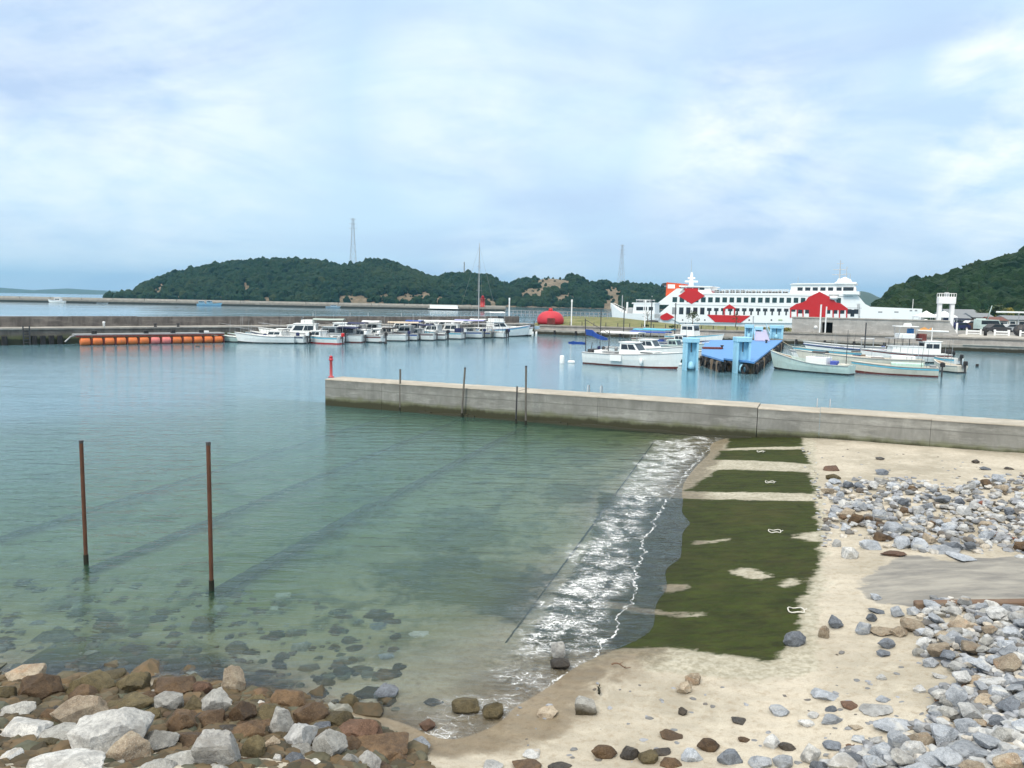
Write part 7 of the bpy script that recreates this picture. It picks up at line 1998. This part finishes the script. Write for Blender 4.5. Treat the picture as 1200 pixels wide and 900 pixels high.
# stones one can point to on the sand and in the wash
GL = 'loose stones on the sand and in the wash'
LOOSE = [
 (655, 761, 20, 30, 'white', 'a', 'upright pointed white stone on a dark foot in the foam'),
 (452, 812, 32, 26, 'slate', 'r', 'dark blue rounded rock in the shallows, alone'),
 (507, 823, 28, 11, 'dark', 'r', 'flat dark stone just breaking the shallow water'),
 (545, 826, 36, 25, 'olive', 'r', 'grey and brown rounded rock in the shallows, larger of a touching pair'),
 (577, 832, 28, 22, 'olive', 'r', 'olive-tan rock in the shallows, right of a touching pair'),
 (500, 850, 22, 16, 'rust', 'a', 'small red-brown stone in wet sand above the pale blue block'),
 (495, 871, 29, 18, 'blue', 'a', 'pale blue block on wet sand right of the brown slab'),
 (643, 832, 27, 15, 'tan', 'a', 'flat orange-tan stone at the foam edge'),
 (684, 826, 35, 30, 'grey', 'a', 'grey angular stone with dark underside on wet sand'),
 (813, 795, 22, 18, 'tan', 'a', 'tan stone at the foot of the slipway, back one of two'),
 (801, 806, 20, 17, 'tan', 'a', 'pinkish tan stone at the foot of the slipway, front one of two'),
 (931, 748, 31, 24, 'slate', 'r', 'dark slate boulder on the lower right corner of the slipway'),
 (978, 729, 21, 19, 'slate', 'a', 'dark slate cube-like stone right of the slipway corner boulder'),
 (966, 741, 16, 20, 'tan', 'r', 'tan oval stone standing beside the dark slate cube-like one'),
 (913, 830, 25, 18, 'blue', 'a', 'speckled dark blue-grey stone alone on the sand'),
 (800, 834, 12, 12, 'dark', 'a', 'small dark brown chip on open sand below the tan pair'),
 (865, 844, 23, 6, 'dark', 'a', 'thin flat dark flake on open sand'),
 (787, 861, 31, 11, 'brown', 'a', 'long brown flat stone on sand above the dark bottom row'),
 (831, 872, 30, 19, 'brown', 'r', 'dark brown double-humped stone on sand above the bottom row'),
 (871, 866, 17, 9, 'brown', 'a', 'small brown chip left of the pale round stone'),
 (904, 869, 21, 20, 'pale', 'r', 'pale round stone beside a dark brown one near the bottom'),
 (922, 874, 22, 13, 'dark', 'r', 'dark brown rounded stone right of the pale round one'),
 (708, 880, 33, 21, 'brown', 'r', 'dark brown triangular stone, left of two at the bottom edge'),
 (738, 880, 27, 21, 'dark', 'a', 'dark flat-topped stone right of the dark triangular one'),
 (759, 886, 26, 19, 'olive', 'r', 'mottled grey stone in the dark bottom row'),
 (775, 880, 25, 13, 'dark', 'a', 'dark pointed stone behind the mottled grey one'),
 (810, 885, 29, 20, 'blue', 'r', 'pale blue-white stone in the middle of the bottom row'),
 (786, 893, 30, 14, 'brown', 'r', 'dark stone at the bottom edge left of the pale blue-white one'),
 (855, 888, 34, 22, 'slate', 'a', 'dark slate cluster stone at the bottom edge'),
 (890, 892, 30, 20, 'blue', 'a', 'light blue angular stone at the bottom edge'),
 (918, 892, 24, 22, 'blue', 'r', 'oval blue-grey stone at the bottom edge right of the angular one'),
 (948, 884, 30, 26, 'white', 'a', 'white block stone near the bottom edge, right of the dark rounded one'),
 (624, 883, 26, 10, 'pale', 'a', 'thin tilted grey slab on sand near the bottom centre'),
 (618, 896, 38, 13, 'brown', 'r', 'brown flat stone at the bottom edge, below the thin tilted slab'),
 (656, 897, 33, 10, 'dark', 'r', 'very dark low stone at the bottom edge right of the brown flat one'),
 (576, 897, 30, 10, 'pale', 'a', 'pale low stone cut by the bottom edge, left of the brown flat one'),
 (1026, 699, 15, 11, 'blue', 'a', 'single grey stone on sand beside the concrete patch'),
 (1033, 793, 13, 9, 'pale', 'a', 'small pale stone alone on the sand left of the right heap'),
 (1078, 807, 17, 12, 'pale', 'a', 'white stone alone on sand just left of the driftwood'),
 (968, 813, 41, 14, 'blue', 'a', 'long grey slab lying on the sand, alone'),
 (996, 825, 23, 12, 'rust', 'r', 'red-brown rounded stone below the long grey slab'),
 (1026, 829, 40, 18, 'pale', 'a', 'pale tan-streaked boulder in the small cluster on the sand'),
 (1036, 818, 20, 11, 'blue', 'a', 'small blue-grey wedge behind the pale streaked boulder'),
 (975, 842, 30, 17, 'blue', 'a', 'blue-white kite-shaped stone left of the small cluster'),
 (974, 830, 17, 10, 'slate', 'a', 'small blue stone directly above the kite-shaped one'),
 (945, 846, 22, 11, 'pale', 'r', 'flat pale stone on the sand, front one of two'),
 (953, 837, 15, 10, 'pale', 'r', 'small pale stone on the sand, back one of two'),
 (1002, 851, 18, 9, 'tan', 'a', 'small orange-brown chip beside the long blue slab'),
 (1047, 850, 50, 18, 'blue', 'a', 'long blue slab in front of the small cluster'),
 (1007, 865, 20, 10, 'blue', 'a', 'small oval blue stone below the long blue slab, left of two'),
 (1027, 866, 20, 11, 'pale', 'a', 'small oval pale stone below the long blue slab, right of two'),
 (1054, 873, 25, 22, 'white', 'a', 'white cube-like stone near the bottom, at the edge of the right heap'),
 (1083, 881, 30, 14, 'tan', 'a', 'flat cream stone right of the white cube-like one'),
 (975, 872, 30, 12, 'slate', 'r', 'dark slate oval stone near the bottom edge'),
 (1093, 760, 27, 18, 'pale', 'a', 'whitish boulder at the left edge of the right heap'),
 (1124, 732, 40, 25, 'tan', 'a', 'large pinkish tan boulder at the top of the right heap'),
 (1085, 740, 28, 13, 'blue', 'a', 'blue and white banded stone left of the large pinkish tan boulder'),
 (1117, 750, 30, 22, 'blue', 'a', 'light blue flat-sided stone below the large pinkish tan boulder'),
 (1089, 776, 22, 15, 'blue', 'a', 'rounded blue stone below the whitish boulder'),
 (1076, 764, 15, 14, 'grey', 'r', 'green-grey stone left of the whitish boulder'),
 (1101, 791, 20, 8, 'pale', 'a', 'flat pale stone at the foot of the right heap'),
 (1012, 735, 24, 20, 'blue', 'a', 'light blue stone at the left end of the cluster under the timber'),
 (1051, 717, 18, 17, 'blue', 'a', 'bright blue-white stone at the top of the cluster under the timber'),
 (1069, 716, 18, 14, 'blue', 'a', 'blue stone right of the bright one under the timber end'),
 (1028, 715, 23, 8, 'slate', 'a', 'flat slate stone at the upper left of the cluster under the timber'),
 (1022, 724, 16, 13, 'slate', 'a', 'slate wedge above the light blue stone'),
 (1034, 738, 30, 15, 'tan', 'a', 'tan striped stone in the middle of the cluster under the timber'),
 (1052, 740, 22, 16, 'tan', 'a', 'orange-brown stone right of the tan striped one'),
 (1068, 732, 30, 22, 'tan', 'r', 'brown-tan boulder between the cluster and the right heap'),
 (1040, 754, 24, 16, 'slate', 'a', 'blue-grey block below the tan striped stone'),
 (1036, 765, 18, 9, 'slate', 'a', 'small flat slate stone at the bottom of the cluster'),
 (1176, 722, 52, 17, 'grey', 'a', 'long grey-tan slab under the timber at the right edge'),
 (1033, 553, 17, 10, 'slate', 'a', 'grey block alone on the pale sand near the wall'),
 (975, 549, 22, 6, 'rust', 'a', 'flat red-brown stone at the upper left of the sand'),
 (976, 559, 18, 9, 'olive', 'r', 'dark olive stone near the slipway edge, upper'),
 (978, 564, 15, 10, 'blue', 'a', 'pale blue stone just below the dark olive one'),
 (980, 599, 16, 12, 'blue', 'a', 'pale blue stone at the left edge of the middle heap'),
 (980, 637, 12, 14, 'pale', 'a', 'upright pale stone at the lower left of the middle heap'),
 (996, 648, 22, 19, 'white', 'a', 'bright white triangular stone below the middle heap'),
 (1020, 639, 27, 15, 'blue', 'a', 'blue-grey angular stone below the middle heap'),
 (1049, 648, 34, 10, 'rust', 'a', 'long red-brown slab below the middle heap'),
 (1104, 642, 42, 15, 'blue', 'a', 'long pale blue slab at the lower edge of the middle heap'),
 (1126, 651, 38, 10, 'blue', 'a', 'flat blue slab touching the concrete patch'),
 (1143, 541, 10, 6, 'dark', 'a', 'small dark stone near the wall at the right'),
 (1155, 549, 14, 5, 'slate', 'a', 'small flat slate stone near the wall at the right'),
 (1183, 549, 15, 5, 'dark', 'a', 'thin dark stone near the wall, far right'),
 (1031, 537, 12, 4, 'dark', 'a', 'thin dark stone on the pale sand, middle')]
for (x, y, w, h, mt, kd, lb_) in LOOSE: rock(x, y, w, h, mt, lb_, name='boulder' if w > 30 else 'loose_stone', cat='stone', kind=kd, group=GL)
bpy.data.objects['loose_stone'].location.z += .0
rock(656, 777, 25, 18, 'dark', 'dark wet stone under the upright pointed white one in the foam', name='loose_stone', cat='stone', kind='r', group=GL)

# heaps
HP = [(1080, 704), (1215, 716), (1215, 905), (955, 905), (1000, 880), (1040, 882), (1062, 858), (1092, 850), (1100, 815), (1128, 800), (1122, 780), (1084, 772)]
fill(HP, 118, (18, 34), ['blue', 'pale', 'pale', 'blue', 'slate', 'tan', 'white', 'grey', 'blue'], 'heap_stone', 'stone', 'broken stone in the lower right corner heap', 'stones of the lower right heap', lift=(.0, .14), mind=.56)
MP = [(968, 572), (1000, 564), (1060, 562), (1110, 572), (1180, 560), (1215, 560), (1215, 652), (1170, 640), (1120, 646), (1060, 642), (1004, 628), (972, 618)]
fill(MP, 88, (11, 22), ['blue', 'blue', 'pale', 'slate', 'tan', 'pale', 'blue', 'white', 'brown'], 'heap_stone', 'stone', 'broken stone in the heap above the concrete patch', 'stones of the middle heap', lift=(.0, .10), mind=.64)
def rubble(name, poly, n, sr, label, edge=6, under=False):
    items = []; xs_, ys_ = [p_[0] for p_ in poly], [p_[1] for p_ in poly]
    while len(items) < n:
        x, y = rr_.uniform(min(xs_) - edge, max(xs_) + edge), rr_.uniform(min(ys_) - edge, max(ys_) + edge)
        d_ = float(sdist(np.array([x]), np.array([y]), poly)[0])
        if d_ < -edge * rr_.random() ** 2: continue
        q = ground(x, y); s = rr_.uniform(*sr)
        items.append((q.x, q.y, q.z + s * .2 + (rr_.uniform(0, .08) if d_ > 4 else 0), s * rr_.uniform(.9, 1.4), s, s * rr_.uniform(.5, .8), rr_.uniform(0, 6), rr_.random()))
    return tag(merge_scatter(name, lowp, items, M_RUB), label, 'rubble', kind='stuff')
g = NT('rubble_stone'); cc = g.ramp(g.attr('tint'), [(0., (.12, .09, .06)), (.15, (.20, .21, .22)), (.5, (.36, .38, .42)), (.75, (.52, .54, .55)), (.9, (.48, .42, .33)), (1., (.64, .62, .58))])
M_RUB = g.done(g.mix(g.ramp(g.noise(g.pos(), 12, 4), [(.35, .5), (.6, 0.)]), cc, (.09, .09, .09)), .9, 0, g.bump(g.noise(g.pos(), 25, 4), .4, .02))
rubble('middle_rubble', MP, 900, (.05, .12), 'small broken rubble between the stones of the middle heap', 9)
rubble('corner_rubble', HP, 800, (.05, .10), 'small broken rubble between the stones of the lower right heap', 8)
rubble('edge_gravel', [(938, 512), (946, 512), (972, 612), (976, 640), (965, 640), (955, 590)], 70, (.02, .06), 'dark gravel bits along the right edge of the slipway', 4)
# sand scraps
rr_ = random.Random(41); items = []
for _ in range(200):
    x, y = rr_.uniform(960, 1200), rr_.uniform(525, 572) if rr_.random() < .4 else rr_.uniform(760, 900)
    if rr_.random() < .35: x, y = rr_.uniform(600, 1000), rr_.uniform(800, 895)
    q = ground(x, y); s = rr_.uniform(.012, .045); items.append((q.x, q.y, q.z + s * .2, s * 1.5, s, s * .4, rr_.uniform(0, 6), rr_.random() * .5))
tag(merge_scatter('beach_scraps', lowp, items, M_RUB), 'tiny pebbles and scraps scattered over the sand', 'pebbles', kind='stuff')
# driftwood, kelp
def drift(px, py, ln_, ang, label, mat, r_=.035, cat='driftwood', br=True):
    q = ground(px, py); k = q.y / F_PX; L_ = ln_ * k; rq = random.Random(px)
    pts = [(L_ * (t_ - .5), .12 * L_ * math.sin(t_ * 4 + px), .05 + .03 * math.sin(t_ * 7)) for t_ in np.linspace(0, 1, 9)]
    m = MB(); m.tube(pts, r_, 7, r1=r_ * .4)
    if br: m.tube([pts[3], (pts[3][0] + L_ * .15, pts[3][1] + L_ * .16, .10)], r_ * .5, 5, r1=r_ * .2); m.tube([pts[5], (pts[5][0] + L_ * .1, pts[5][1] - L_ * .12, .07)], r_ * .5, 5, r1=r_ * .2)
    o = m.build('driftwood' if cat == 'driftwood' else 'kelp_strand', mat); o.location = q; o.rotation_euler = (0, 0, ang); tag(o, label, cat)
M_DRIFT = paint('driftwood', (.20, .12, .075), .95, .3)
drift(1128, 808, 44, .7, 'brown driftwood sticking out left of the lower right heap', M_DRIFT, .05)
drift(1108, 826, 26, .1, 'short driftwood stick below the larger piece', M_DRIFT, .02)
drift(1180, 632, 46, -.8, 'red-brown branch across the right end of the middle heap', paint('red_branch', (.22, .08, .05), .95), .05)
drift(1156, 592, 24, .4, 'red-brown tangle at the top right of the middle heap', paint('red_branch', (.22, .08, .05), .95), .06)
drift(728, 784, 24, -.5, 'thin dark twig on the wet sand by the slipway foot', M_DRIFT, .014)
drift(702, 812, 20, 1.2, 'small tuft of brown weed on the sand right of the grey stone', M_WEED, .02, 'seaweed')
drift(1000, 882, 18, -.6, 'small brown twig at the bottom edge of the sand', M_DRIFT, .014)
